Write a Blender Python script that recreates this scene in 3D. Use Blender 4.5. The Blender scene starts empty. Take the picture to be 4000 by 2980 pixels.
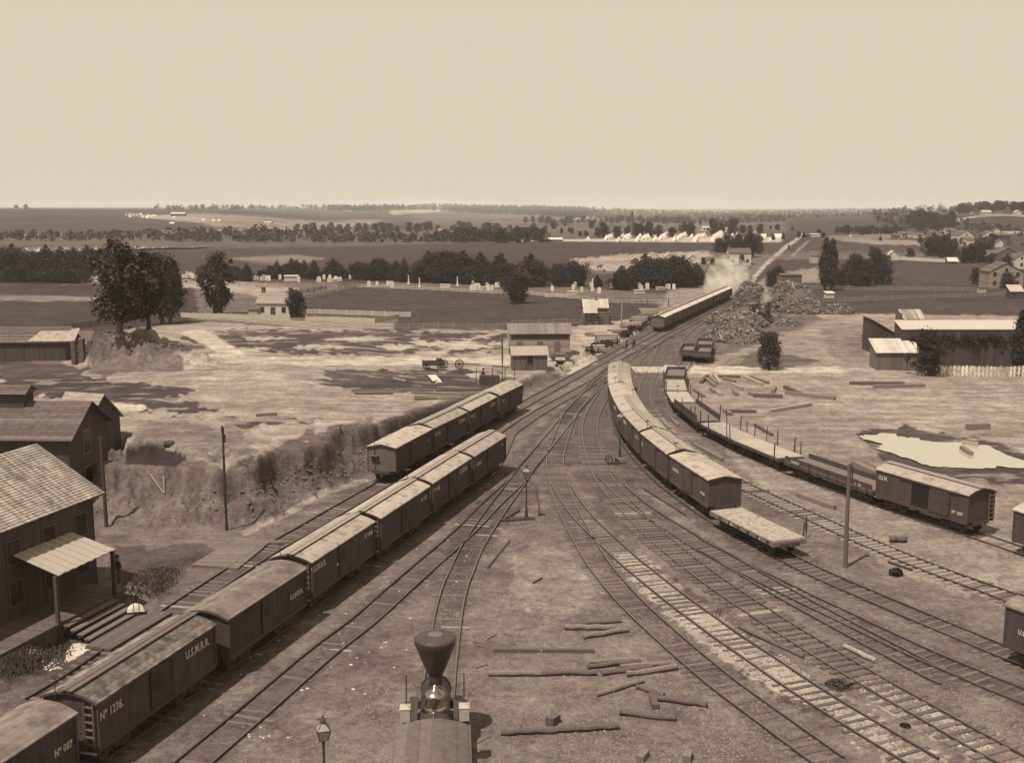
import bpy, bmesh, math, random
import numpy as np
from mathutils import Vector, Matrix, Euler
R = math.radians
random.seed(7)
scene = bpy.context.scene
COL = scene.collection
PI = math.pi
# ------------------------------------------------------------------ camera
FPX, HY, CAMH = 4400.0, 800.0, 22.6      # focal length in photo pixels, horizon row, eye height
PITCH = math.atan((1490 - HY) / FPX)
CP, SP = math.cos(PITCH), math.sin(PITCH)
cam = bpy.data.cameras.new('camera'); co = bpy.data.objects.new('camera', cam); COL.objects.link(co)
cam.sensor_width = 36.0; cam.lens = 36.0 * FPX / 4000.0
co.location = (0, 0, CAMH); co.rotation_euler = (PI/2 - PITCH, 0, 0)
cam.clip_start = 0.5; cam.clip_end = 30000
scene.camera = co
# photograph regions -> photo pixels
def d_(x, y): return (x*1.80424, y*1.80424)
def r1(i, x, y): return (1000*i + x*.45086, 740 + y*.45086)
def r2(i, x, y): return (1000*i + x*.45393, 1200 + y*.45393)
def r3(i, x, y): return (1000*i + x*.65359, 1900 + y*.65359)
def cr(ox, oy, x, y, f=.27236): return (ox + x*f, oy + y*f)
def gp(p, z=0.0):
    x = (p[0]-2000)/FPX; y = (1490-p[1])/FPX
    d = (x, CP + y*SP, y*CP - SP); k = (z-CAMH)/d[2]
    return (d[0]*k, d[1]*k)
def proj(x, y, z):
    dz = z-CAMH; yc = y*CP - dz*SP; zc = y*SP + dz*CP
    return 2000 + FPX*x/yc, 1490 - FPX*zc/yc
# ------------------------------------------------------------------ noise
def _h(xi, yi, s):
    n = (xi*374761393 + yi*668265263 + s*974711) & 0x7fffffff
    n = ((n ^ (n >> 13))*1274126177) & 0x7fffffff
    n = ((n ^ (n >> 15))*668265263) & 0x7fffffff
    return (n ^ (n >> 16)) / 0x7fffffff
def vn(x, y, s=0):
    x = np.asarray(x, float); y = np.asarray(y, float)
    xi = np.floor(x).astype(np.int64); yi = np.floor(y).astype(np.int64)
    fx = x-xi; fy = y-yi; fx = fx*fx*(3-2*fx); fy = fy*fy*(3-2*fy)
    a = _h(xi, yi, s); b = _h(xi+1, yi, s); c = _h(xi, yi+1, s); d = _h(xi+1, yi+1, s)
    return (a*(1-fx)+b*fx)*(1-fy) + (c*(1-fx)+d*fx)*fy
def fbm(x, y, s=0, o=4):
    t = 0; a = .5; n = 0
    for i in range(o):
        t = t + a*vn(x, y, s+i*17); n += a; a *= .5; x = x*2.03+7.1; y = y*2.03+3.7
    return t/n
def sstep(a, b, x):
    t = np.clip((x-a)/(b-a), 0, 1); return t*t*(3-2*t)
# ------------------------------------------------------------------ polygons
def inpoly(X, Y, P):
    ins = np.zeros(X.shape, bool); n = len(P)
    for i in range(n):
        x1, y1 = P[i]; x2, y2 = P[(i+1) % n]
        if y1 == y2: continue
        c = ((y1 > Y) != (y2 > Y)) & (X < (x2-x1)*(Y-y1)/(y2-y1) + x1)
        ins ^= c
    return ins
def segdist(X, Y, P, closed=False):
    b = np.full(np.shape(X), 1e9); n = len(P)
    for i in range(n if closed else n-1):
        x1, y1 = P[i]; x2, y2 = P[(i+1) % n]
        dx, dy = x2-x1, y2-y1; L = dx*dx+dy*dy+1e-9
        t = np.clip(((X-x1)*dx + (Y-y1)*dy)/L, 0, 1)
        b = np.minimum(b, np.hypot(X-x1-t*dx, Y-y1-t*dy))
    return b
def sdpoly(X, Y, P):
    d = segdist(X, Y, P, True); return np.where(inpoly(X, Y, P), -d, d)
# ------------------------------------------------------------------ terrain heights
G0 = -.14
TOP = [(54, 300), (35, 250), (18, 200), (10.3, 165), (6.2, 151), (3.6, 145.5), (0, 132.5), (-3.3, 123), (-6.0, 115.5), (-8.7, 107.5), (-11.2, 102), (-13.7, 99.2), (-14.8, 95.6), (-16.7, 90.4),
       (-19.4, 86.2), (-21.5, 85.2), (-26.0, 88), (-31.0, 92.5), (-37, 95), (-46, 92), (-60, 86), (-140, 60), (-700, 300), (-700, 1200), (-50, 420), (20, 330)]
TOE = [(55.5, 299), (36.5, 249), (19.5, 199), (11.8, 165), (7.3, 150.2), (5.2, 145), (1.2, 131.5), (-2.0, 122), (-4.8, 114.5), (-7.8, 106.8), (-9.9, 100.5), (-12.0, 95.2), (-15.2, 87.8), (-17.2, 80.6),
       (-20.6, 81.2), (-24.0, 83.2), (-31.2, 84.5), (-37, 88), (-46, 84), (-60, 70), (-140, 40), (-705, 290), (-705, 1210), (-50, 430), (22, 332)]
SPUR_T = [(-19.6, 82.6), (-22.5, 82.2), (-26, 82.0), (-30.4, 82.6), (-31.2, 84.6), (-27, 85), (-22.5, 85.4), (-19.4, 86.6)]
SPUR_B = [(-16.8, 80.4), (-19.6, 79.0), (-23.8, 78.2), (-28, 79.2), (-30.6, 80.8), (-33.6, 83), (-31.6, 87), (-26, 88), (-21, 88.4), (-17, 86)]
DK = np.array([330, 560, 900, 1300, 1800, 2500, 3500, 6000, 9000, 14000.])
XK = np.array([-1500, 0, 800, 1400, 2000, 2600, 3200, 3600, 4000, 5500.])
YT = {900: [905, 900, 900, 905, 905, 900, 885, 866, 817, 808], 1300: [852, 850, 850, 885, 880, 878, 865, 838, 799, 790],
      1800: [820, 820, 825, 868, 862, 862, 848, 833, 803, 796], 2500: [816, 816, 818, 845, 852, 855, 846, 826, 806, 798],
      3500: [815, 815, 817, 822, 838, 846, 838, 826, 810, 803], 6000: [814, 814, 815, 815, 822, 828, 826, 822, 812, 810],
      9000: [811, 811, 811, 811, 814, 818, 816, 814, 811, 810], 14000: [818]*10}
ZT = [[G0]*10, [-1, -.6, -.6, 0, 3.5, 5, 5, 5, 8, 9]] + [[CAMH-(y-800)*D/FPX for y in YT[D]] for D in (900, 1300, 1800, 2500, 3500, 6000, 9000, 14000)]
ZT = np.array(ZT)
def ramp_of(t, k=.62, h=.34):       # talus slope below a steeper face
    return np.where(t < k, t/k*h, h + (1-h)*sstep(k, 1, t))
def TZ(X, Y):
    X = np.atleast_1d(np.asarray(X, float)); Y = np.atleast_1d(np.asarray(Y, float))
    z = np.full(X.shape, G0)
    # far land
    px = 2000 + X/np.maximum(Y, 1)*FPX/CP
    f = Y > 330
    if f.any():
        xi = np.clip(px[f], XK[0], XK[-1]-1); yi = np.clip(Y[f], DK[0], DK[-1]-1)
        i = np.searchsorted(XK, xi, 'right')-1; j = np.searchsorted(DK, yi, 'right')-1
        tx = (xi-XK[i])/(XK[i+1]-XK[i]); tx = tx*tx*(3-2*tx); ty = (yi-DK[j])/(DK[j+1]-DK[j]); ty = .5*ty + .5*ty*ty*(3-2*ty)
        zz = (ZT[j, i]*(1-tx)+ZT[j, i+1]*tx)*(1-ty) + (ZT[j+1, i]*(1-tx)+ZT[j+1, i+1]*tx)*ty
        amp = np.clip((yi-500)/1500, 0, 1)*2.2*np.clip(yi/3000, .4, 2.0)
        zz = zz - 1.7*np.exp(-((yi-640)/55.0)**2)*np.clip((900-xi)/150, 0, 1)
        z[f] = zz + (fbm(X[f]/160, Y[f]/260, 3, 3)-.5)*amp
    n = Y < 430
    if n.any():
        x = X[n]; y = Y[n]
        wa = .5 + 4.2*(1-sstep(-17, -10, x)); wx = x + (fbm(x/2.6, y/2.6, 11, 4)-.5)*wa; wy = y + (fbm(x/2.6, y/2.6, 12, 4)-.5)*wa
        hL = 3.5*(1-.95*sstep(140, 228, y)); hR = np.interp(y, [0, 108, 122, 138, 150, 170, 260, 330], [3.3, 3.1, 2.2, 1.5, 1.0, .7, .2, 0])
        h = hL + (hR-hL)*sstep(-30, -2, x)
        dT = np.maximum(sdpoly(wx, wy, TOP), 0); inB = inpoly(wx, wy, TOE); dB = np.where(inB, segdist(wx, wy, TOE, True), 0)
        t = np.where(dT <= 0, 1, dB/(dB+dT+1e-6)); t = np.where(inB | (dT <= 0), t, 0)
        zz = h*ramp_of(t)
        rough = t*(1-t)*4
        dT = np.maximum(sdpoly(wx, wy, SPUR_T), 0); inB = inpoly(wx, wy, SPUR_B); dB = np.where(inB, segdist(wx, wy, SPUR_B, True), 0)
        t = np.where(dT <= 0, 1, dB/(dB+dT+1e-6)); t = np.where(inB | (dT <= 0), t, 0)
        zz = np.maximum(zz, 3.5*ramp_of(t, .5, .4)); rough = np.maximum(rough, t*(1-t)*4)
        # pit floor behind the spur, gravel cone, clay mound, bank by the stairs
        zz = zz + rough*((fbm(x/1.3, y/1.3, 21, 5)-.5)*2.0 - .5*np.abs(fbm(x/.9, y/4, 22, 3)-.5))
        r = np.hypot((x+27.6)/3.4, (y-88.6)/3.0); zz = np.maximum(zz, np.where(r < 1, 1.5 + 2.5*np.minimum(1-r, .72), zz))
        mx = x + (fbm(x/2.1, y/2.1, 31, 3)-.5)*3.4; my = y + (fbm(x/2.1, y/2.1, 32, 3)-.5)*3.4
        r = np.hypot((mx+47.6)/6.4, (my-139.0)/5.2); m = 3.6*sstep(1.0, .50, r)
        r2_ = np.hypot((mx+43.2)/8.4, (my-137.6)/6.0); m = np.maximum(m, 3.0*np.clip(1-r2_, 0, 1)); zz = zz + m + np.clip(m, 0, 1)*(fbm(x/1.3, y/1.3, 33, 4)-.5)*1.6
        r = np.hypot((x+21.9)/2.0, (y-64.4)/2.9); zz = zz + .9*sstep(1, .2, r)
        r = np.hypot((x+25.6)/3.6, (y-53.0)/3.4); zz = zz + .9*sstep(1, .2, r)
        zz = zz + (fbm(x/3.0, y/3.0, 41, 4)-.5)*.10 + (fbm(x/14, y/14, 42, 3)-.5)*np.clip((np.abs(x-4)-30)/30, 0, 1)*.5
        zz = zz*np.clip((430-y)/100, 0, 1)
        z[n] = z[n] + zz
    return z
def tz(x, y): return float(TZ([x], [y])[0])
_YS = np.geomspace(20, 13000, 420)
def at(p, dz=0.0):
    """photo pixel -> point on the ground (ray against the terrain, lifted by dz)"""
    x = (p[0]-2000)/FPX; y = (1490-p[1])/FPX
    dx, dy, dzz = x, CP+y*SP, y*CP-SP
    k = _YS/dy; g = CAMH+dzz*k - TZ(dx*k, _YS) - dz
    i = max(np.argmax(g < 0) if (g < 0).any() else len(g)-1, 1)
    Y2 = np.linspace(_YS[i-1], _YS[i], 12); k = Y2/dy; g = CAMH+dzz*k - TZ(dx*k, Y2) - dz
    i = max(np.argmax(g < 0) if (g < 0).any() else len(g)-1, 1)
    a, b = g[i-1], g[i]; t = min(max(a/(a-b+1e-9), 0), 1); Yv = Y2[i-1]+(Y2[i]-Y2[i-1])*t; kk = Yv/dy
    return Vector((dx*kk, Yv, tz(dx*kk, Yv)))
def mpp(p): return (p[1]*CP + (CAMH-p[2])*SP)/FPX        # metres per photo pixel at a point
# ------------------------------------------------------------------ mesh builder
class MB:
    def __init__(s): s.v = []; s.f = []; s.m = []
    def add(s, vs, fs, mi=0):
        o = len(s.v); s.v += [tuple(v) for v in vs]; s.f += [tuple(i+o for i in f) for f in fs]; s.m += [mi]*len(fs); return s
    def box(s, x0, x1, y0, y1, z0, z1, mi=0):
        return s.add([(x0,y0,z0),(x1,y0,z0),(x1,y1,z0),(x0,y1,z0),(x0,y0,z1),(x1,y0,z1),(x1,y1,z1),(x0,y1,z1)],
                     [(0,3,2,1),(4,5,6,7),(0,1,5,4),(1,2,6,5),(2,3,7,6),(3,0,4,7)], mi)
    def bar(s, a, b, w, h, mi=0, up=(0,0,1)):
        a = Vector(a); b = Vector(b); d = (b-a).normalized(); u = Vector(up)
        sd = d.cross(u)
        if sd.length < 1e-4: sd = d.cross(Vector((1,0,0)))
        sd.normalize(); u = sd.cross(d)
        q = [(-1,-1),(1,-1),(1,1),(-1,1)]
        return s.add([p + sd*i*w/2 + u*j*h/2 for p in (a, b) for i, j in q], [(0,1,2,3),(7,6,5,4),(4,5,1,0),(5,6,2,1),(6,7,3,2),(7,4,0,3)], mi)
    def tube(s, pts, rs, n=8, mi=0, cap=True):
        pts = [Vector(p) for p in pts]
        if not hasattr(rs, '__len__'): rs = [rs]*len(pts)
        o = len(s.v)
        for k, p in enumerate(pts):
            d = (pts[min(k+1, len(pts)-1)]-pts[max(k-1, 0)]).normalized()
            a = d.cross(Vector((0,0,1)))
            if a.length < 1e-3: a = Vector((1,0,0))
            a.normalize(); b = d.cross(a)
            for i in range(n):
                t = 2*PI*i/n; s.v.append(tuple(p + (a*math.cos(t) + b*math.sin(t))*rs[k]))
        for k in range(len(pts)-1):
            for i in range(n):
                j = (i+1) % n; s.f.append((o+k*n+i, o+k*n+j, o+(k+1)*n+j, o+(k+1)*n+i)); s.m.append(mi)
        if cap:
            s.f.append(tuple(o+i for i in range(n))[::-1]); s.m.append(mi)
            s.f.append(tuple(o+(len(pts)-1)*n+i for i in range(n))); s.m.append(mi)
        return s
    def lathe(s, prof, c=(0,0,0), n=16, mi=0):
        o = len(s.v)
        for r, z in prof:
            for i in range(n):
                t = 2*PI*i/n; s.v.append((c[0]+r*math.cos(t), c[1]+r*math.sin(t), c[2]+z))
        for k in range(len(prof)-1):
            for i in range(n):
                j = (i+1) % n; s.f.append((o+k*n+i, o+k*n+j, o+(k+1)*n+j, o+(k+1)*n+i)); s.m.append(mi)
        s.f.append(tuple(o+i for i in range(n))[::-1]); s.m.append(mi)
        s.f.append(tuple(o+(len(prof)-1)*n+i for i in range(n))); s.m.append(mi)
        return s
    def wheel(s, c, axis, r, w, rim=.1, spokes=0, mi=0, n=20):
        """a wheel: solid disc, or rim with spokes"""
        c = Vector(c); ax = Vector(axis).normalized(); a = ax.orthogonal().normalized(); b = ax.cross(a)
        def P(rr, t, h): return c + (a*math.cos(t)+b*math.sin(t))*rr + ax*h
        o = len(s.v); ri = r-rim if spokes else 0.02
        for i in range(n):
            t = 2*PI*i/n; s.v += [tuple(P(r,t,-w/2)), tuple(P(r,t,w/2)), tuple(P(ri,t,w/2)), tuple(P(ri,t,-w/2))]
        for i in range(n):
            j = (i+1) % n
            for k in range(4):
                l = (k+1) % 4; s.f.append((o+i*4+k, o+j*4+k, o+j*4+l, o+i*4+l)); s.m.append(mi)
        for i in range(spokes):
            t = 2*PI*i/spokes; s.bar(c, P(ri+rim*.3, t, 0), w*.5, w*.5, mi, up=ax)
        if spokes: s.tube([c-ax*w*.8, c+ax*w*.8], r*.14, 8, mi)
        return s
    def prism(s, poly, x0, x1, mi=0):
        """poly in (y,z) extruded along x"""
        n = len(poly); vs = [(x0,y,z) for y,z in poly]+[(x1,y,z) for y,z in poly]
        fs = [tuple(range(n))[::-1], tuple(range(n,2*n))]+[(i,(i+1)%n,n+(i+1)%n,n+i) for i in range(n)]
        return s.add(vs, fs, mi)
    def mesh(s, name, mats, smooth=False):
        me = bpy.data.meshes.new(name); me.from_pydata(s.v, [], s.f)
        for m in (mats if isinstance(mats, (list, tuple)) else [mats]): me.materials.append(m)
        me.polygons.foreach_set('material_index', s.m)
        if smooth: me.polygons.foreach_set('use_smooth', [True]*len(s.f))
        me.update(); return me
    def build(s, name, mats, parent=None, loc=None, smooth=False):
        o = bpy.data.objects.new(name, s.mesh(name, mats, smooth)); COL.objects.link(o)
        if parent: o.parent = parent
        if loc is not None: o.location = loc
        return o
def tag(o, label=None, cat=None, group=None, kind=None):
    if label: o['label'] = label
    if cat: o['category'] = cat
    if group: o['group'] = group
    if kind: o['kind'] = kind
    return o
def empty(name, loc, rz=0, label=None, cat=None, group=None, kind=None):
    o = bpy.data.objects.new(name, None); COL.objects.link(o); o.empty_display_size = .2
    o.location = loc; o.rotation_euler = (0, 0, rz); return tag(o, label, cat, group, kind)
def copy_tree(o, parent=None):
    c = o.copy(); COL.objects.link(c)
    if parent: c.parent = parent
    for ch in list(o.children): copy_tree(ch, c)
    return c
ORD = ['first','second','third','fourth','fifth','sixth','seventh','eighth','ninth','tenth','eleventh','twelfth','thirteenth','fourteenth','fifteenth','sixteenth','seventeenth','eighteenth','nineteenth','twentieth']
TENS = {2:'twenty',3:'thirty',4:'forty',5:'fifty',6:'sixty',7:'seventy',8:'eighty',9:'ninety'}
def ordw(i):
    if i < 20: return ORD[i]
    n = i+1; t, u = divmod(n, 10)
    if t >= 10: return 'far'
    return (TENS[t]+'-'+ORD[u-1]) if u else TENS[t][:-1]+'ieth'
# ------------------------------------------------------------------ materials (one brown print-like palette)
def sep(l):
    l = l*(.72+.2*math.exp(-l/.07))
    k = [math.log(.02), math.log(.06), math.log(.2), math.log(.6)]
    r = float(np.interp(math.log(max(l, .005)), k, [1.47, 1.38, 1.245, 1.105])); b = float(np.interp(math.log(max(l, .005)), k, [1.08, .99, .87, .84]))
    return (min(l*r, 1), l, l*b, 1)
MATS = {}
def mat(name, l, var=.35, scale=3.0, rough=.85, planks=None, stretch=(1,1,1), bump=.0, gap=.55, spots=None, metal=0.0, rnd=.0):
    if name in MATS: return MATS[name]
    m = bpy.data.materials.new(name); m.use_nodes = True; nt = m.node_tree; N = nt.nodes; L = nt.links
    b = N['Principled BSDF']; b.inputs['Roughness'].default_value = rough; b.inputs['Metallic'].default_value = metal
    if 'Specular IOR Level' in b.inputs: b.inputs['Specular IOR Level'].default_value = .25
    tc = N.new('ShaderNodeTexCoord'); mp = N.new('ShaderNodeMapping'); mp.inputs['Scale'].default_value = stretch
    L.new(tc.outputs['Object'], mp.inputs['Vector'])
    no = N.new('ShaderNodeTexNoise'); no.inputs['Scale'].default_value = scale; no.inputs['Detail'].default_value = 6; no.inputs['Roughness'].default_value = .65
    L.new(mp.outputs['Vector'], no.inputs['Vector'])
    rp = N.new('ShaderNodeValToRGB'); rp.color_ramp.elements[0].position = .25; rp.color_ramp.elements[1].position = .75
    rp.color_ramp.elements[0].color = sep(l*(1-var)); rp.color_ramp.elements[1].color = sep(l*(1+var))
    L.new(no.outputs['Fac'], rp.inputs['Fac']); col = rp.outputs['Color']
    def mul(a, fac):
        mx = N.new('ShaderNodeMix'); mx.data_type = 'RGBA'; mx.blend_type = 'MULTIPLY'; mx.inputs[0].default_value = 1
        L.new(a, mx.inputs[6]); L.new(fac, mx.inputs[7]); return mx.outputs[2]
    def math_(op, a, bb=None):
        n = N.new('ShaderNodeMath'); n.operation = op
        for k, q in enumerate((a, bb)):
            if q is None: continue
            if isinstance(q, (int, float)): n.inputs[k].default_value = q
            else: L.new(q, n.inputs[k])
        return n.outputs[0]
    if planks:
        ax, w = planks
        sx = N.new('ShaderNodeSeparateXYZ'); L.new(tc.outputs['Object'], sx.inputs[0])
        q = math_('DIVIDE', sx.outputs['XYZ'.index(ax)], w)
        fr = math_('FRACT', q); fl = math_('FLOOR', q)
        wn = N.new('ShaderNodeTexWhiteNoise'); wn.noise_dimensions = '1D'; L.new(fl, wn.inputs['W'])
        v = math_('ADD', math_('MULTIPLY', wn.outputs['Value'], var*1.1), 1-var*.55)
        g = math_('GREATER_THAN', fr, .1); g = math_('ADD', math_('MULTIPLY', g, gap), 1-gap)
        col = mul(col, math_('MULTIPLY', v, g))
    if spots:
        sc, thr, lev = spots
        n2 = N.new('ShaderNodeTexNoise'); n2.inputs['Scale'].default_value = sc; n2.inputs['Detail'].default_value = 4
        L.new(tc.outputs['Object'], n2.inputs['Vector'])
        s2 = N.new('ShaderNodeMapRange'); s2.inputs[1].default_value = thr; s2.inputs[2].default_value = thr+.12; s2.inputs[3].default_value = 1; s2.inputs[4].default_value = lev
        L.new(n2.outputs['Fac'], s2.inputs[0]); col = mul(col, s2.outputs[0])
    if rnd:
        oi = N.new('ShaderNodeObjectInfo'); col = mul(col, math_('ADD', math_('MULTIPLY', oi.outputs['Random'], rnd), 1-rnd/2))
    L.new(col, b.inputs['Base Color'])
    if bump:
        bp = N.new('ShaderNodeBump'); bp.inputs['Strength'].default_value = bump; bp.inputs['Distance'].default_value = .05
        L.new(no.outputs['Fac'], bp.inputs['Height']); L.new(bp.outputs['Normal'], b.inputs['Normal'])
    MATS[name] = m; return m
# ------------------------------------------------------------------ tracks (rail traces in photo pixels -> ground)
TRK = {  # name: (label, left rail?, pixel trace, (ties from, to metres), ballast)
 'M': ('left', [(100,2724),(248,2639),(431,2511),(598,2400),(1000,2142),(1050,2119),(1451,1891),(1700,1752),(1870,1660),(2039,1567.5),(2145,1510),(2347,1400),(2469,1334),(2567,1285),(2660,1242),(2780,1185),(2850,1153),(2890,1128),(2908,1102),(2925,1078),(2950,1050),(2995,1017),(3060,968),(3105,930),(3128,908)]),
 'B': ('left', [(1954,1691.5),(2077,1607),(2200,1542),(2308,1484),(2379,1433),(2422,1405),(2501,1364),(2608,1301),(2690,1262),(2800,1205),(2870,1165)]),
 'C': ('left', [(720,2940),(1000,2710),(1216,2527),(1373,2416),(1556,2253),(1778,2070),(1878,1965),(1980,1878),(2045,1800),(2096,1738),(2197,1615),(2268,1531),(2325,1468),(2370,1432)]),
 'D': ('right', [(1772,2960),(1772,2750),(1776,2651),(1797,2450),(1810,2351),(1830,2272),(1841,2250),(1882,2143),(1914,2089),(1974,1993),(2051,1887),(2074,1850),(2134,1773),(2254,1618),(2279,1582),(2374,1476)]),
 'E': ('left', [(3179,2977),(3031,2868),(2800,2696),(2739,2647),(2581,2510),(2470,2407),(2380,2314),(2290,2200),(2252,2132),(2225,2083),(2198,2029),(2162,1952),(2138,1833),(2134,1803),(2138,1768),(2172,1678),(2202,1607),(2306,1506),(2350,1462)]),
 'F': ('left', [(3560,2985),(3400,2889),(3181,2753),(3031,2653),(2857,2530),(2800,2493),(2573,2323),(2426,2200),(2400,2178),(2317,2097),(2241,2023),(2190,1952),(2150,1880)]),
 'G': ('left', [(3904,2977),(3754,2895),(3607,2808),(3400,2691),(3162,2547),(2974,2427),(2800,2310),(2714,2247),(2589,2151),(2474,2045),(2349,1909),(2322,1863),(2300,1808),(2281,1746),(2273,1689),(2279,1640),(2300,1590),(2374,1480)]),
 'H': ('right', [(4080,2718),(4000,2685),(3877,2636),(3735,2576),(3623,2530),(3400,2425.5),(3089,2280),(2868,2171),(2807,2138),(2662,2053),(2613,2023),(2521,1963),(2447,1901),(2390,1840)]),
 'K': ('left', [(3672,2666),(3601,2633),(3400,2525),(3162,2397),(2974,2291),(2800,2186),(2733,2151),(2654,2105)]),
 'I': ('left', [(4150,2660),(3874,2547),(3618,2440),(3400,2346),(3146,2236),(3037,2179),(2860,2085),(2780,2041),(2620,1930),(2520,1845),(2440,1752),(2400,1680),(2385,1600),(2390,1540),(2410,1486),(2458,1419),(2501,1364),(2560,1328)]),
 'J': ('right', [(4080,2362),(3958,2310),(3694,2220),(3400,2100),(3307,2057),(3000,1920),(2894,1872),(2708,1758),(2635,1695),(2581,1640),(2549,1590),(2540,1550),(2545,1518),(2550,1495),(2578,1435),(2618,1337),(2634,1310)]),
 'P': None, 'Q': None }
GA = 1.5
def smooth_line(P, step=1.0, it=2):
    P = [Vector((a, b)) for a, b in P]
    for _ in range(it):                                  # Chaikin corner cutting keeps hand-traced rails smooth
        Q = [P[0]]
        for a, b in zip(P[:-1], P[1:]): Q += [a*.75+b*.25, a*.25+b*.75]
        P = Q+[P[-1]]
    out = [P[0]]; acc = 0
    for a, b in zip(P[:-1], P[1:]):
        L = (b-a).length
        if L < 1e-6: continue
        t = step-acc
        while t <= L: out.append(a+(b-a)*t/L); t += step
        acc = (acc+L) % step
    out.append(P[-1]); return out
def offset(P, d):
    o = []
    for i, p in enumerate(P):
        t = (P[min(i+1, len(P)-1)]-P[max(i-1, 0)]).normalized(); o.append(p + Vector((t.y, -t.x))*d)
    return o
LINE = {}
for k, v in TRK.items():
    if v is None: continue
    side, pts = v
    W = [gp(p, 0) for p in pts]
    if W[0][1] > W[-1][1]: W = W[::-1]
    W = smooth_line(W)
    LINE[k] = offset(W, GA/2 if side == 'left' else -GA/2)
def extend(P, n): return [P[0]+(P[0]-P[3]).normalized()*i for i in range(n, 0, -1)] + P
LINE['D'] = extend(LINE['D'], 14); LINE['C'] = extend(LINE['C'], 10)
# train tracks known from the cars that stand on them
BC = [((-17.97,40.3),(-14.10,50.94)), ]
B0 = [(-20.6,33.5),(-17.95,42.2),(-15.44,50.5),(-12.7,58.9),(-9.94,68.1),(-7.13,77.1),(-4.5,86.0),(-1.8,94.5)]
LINE['B'] = smooth_line([(a, b) for a, b in B0] + [tuple(p) for p in LINE['B'] if p.y > 103], 1.0, 2)
PP = [(44.5,51.5),(41.2,58),(36.8,65.6),(33.75,72.3),(32.3,75.5),(28.5,83.4),(24.0,94.4),(21.6,102.3),(19.6,111),(18.75,122),(19.1,129.6),(20.2,139),(21.75,147.4),(24.3,158),(28.0,172)]
LINE['P'] = smooth_line(PP + [gp((2662+10,1334)), gp((2736+20,1263)), gp((2804+18,1214)), gp((2868,1187)), gp((2912,1150))], 1.0, 2)
LINE['Q'] = smooth_line([gp(p) for p in [(2742,1420),(2752,1372),(2768,1310),(2812,1255),(2850,1215),(2900,1178)]], 1.0, 2)
def near_line(P, s):
    """point and heading at arc length s along a 1 m polyline"""
    i = int(max(0, min(len(P)-2, math.floor(s)))); a, b = P[i], P[i+1]; t = (b-a).normalized()
    return a+(b-a)*(s-i), t
# ------------------------------------------------------------------ ground sheet
PAINT = []
PX = lambda x, y: (x, y)
def paint(tone, pts, soft=10, amp=30, sc=60, f=d_): PAINT.append((tone, [f(*p) for p in pts], soft, amp, sc))
# broad zones, in photo order from far to near
paint(.05, [(-200,430),(2400,430),(2400,545),(-200,545)], 20, 20)
paint(.10, [(900,462),(1700,450),(1700,500),(1300,512),(900,492)], 20, 30)
paint(.22, [(560,470),(700,482),(820,478),(770,492),(640,500),(490,492),(350,468),(420,463)], 8, 40)
paint(.27, [(275,462),(420,470),(470,478),(480,486),(380,478),(280,466)], 4, 20)
paint(.40, [(840,455),(915,451),(990,455),(905,462),(850,464)], 4, 14)
paint(.38, [(1215,466),(1290,468),(1290,476),(1240,474)], 4, 14)
paint(.34, [(350,500),(660,494),(780,498),(660,497),(440,501)], 2, 4)
paint(.30, [(0,509),(150,506),(150,508),(0,511)], 1, 3)
paint(.09, [(0,512),(560,500),(1000,500),(1560,505),(1640,520),(1000,530),(430,535),(0,530)], 8, 20)
paint(.042, [(0,540),(430,545),(1130,524),(1640,526),(1600,545),(1540,545),(1240,570),(1320,610),(0,610)], 8, 20)
paint(.16, [(500,560),(640,553),(700,560),(620,575)], 8, 20)
paint(.40, [(1125,520),(1300,518),(1560,512),(1700,514),(1690,524),(1600,525),(1130,522)], 2, 3)
paint(.30, [(1235,562),(1330,553),(1530,545),(1545,560),(1500,575),(1400,585),(1330,590),(1260,575)], 5, 24, 14)
paint(.24, [(1310,590),(1440,580),(1520,600),(1450,612),(1330,612)], 6, 20)
paint(.05, [(-100,590),(540,590),(900,606),(1300,625),(1520,640),(1600,600),(1540,590),(900,590),(500,580),(-100,575)], 8, 10)
paint(.042, [(-100,618),(420,618),(430,690),(250,716),(-100,720)], 6, 12)
paint(.18, [(0,640),(215,644),(200,652),(0,650)], 6, 10)
paint(.30, [(395,606),(560,612),(650,624),(560,640),(400,622)], 4, 10, 20)
paint(.045, [(650,640),(770,620),(960,628),(1200,642),(1420,654),(1430,680),(1330,705),(1150,712),(860,712),(860,690),(660,690)], 4, 8)
paint(.16, [(660,682),(845,690),(820,700),(660,698)], 3, 4)
# clay terrace with turf
TER = [(120,800),(210,735),(290,712),(420,700),(860,714),(1110,716),(1250,708),(1290,735),(1400,700),(1420,720),(1250,800),(1110,835),(1000,850),(740,940),(560,1005),(420,1060),(280,1010),(250,905),(60,870),(0,860),(0,815)]
paint(.28, TER, 5, 14)
paint(.055, [(500,715),(860,717),(1095,722),(1090,757),(1000,768),(930,757),(840,772),(640,765),(500,752),(460,730)], 3, 26, 26)
for q in ([(640,750),(690,747),(770,752),(650,757)],[(812,752),(840,744),(905,750),(860,760)],[(930,762),(985,752),(960,770)],[(700,735),(800,728),(860,732),(760,740)],[(885,738),(1010,742),(1085,752),(1000,756),(900,748)],
          [(525,752),(585,752),(560,760),(510,760)],[(520,728),(650,733),(540,738)],[(1150+0,742),(1185,735),(1175,744)],[(1020,727),(1080,723),(1050,733)],[(960,742),(1010,737),(1030,741),(970,746)],[(1015,762),(1060,758),(1045,766)],[(1094,750),(1130,745),(1110,755)],
          [(1068,741),(1098,741),(1090,746),(1060,745)],[(888,732),(910,730),(900,735)],[(1000,733),(1040,730),(1020,735)]):
    paint(.36, q, 3, 12, 18)
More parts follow.
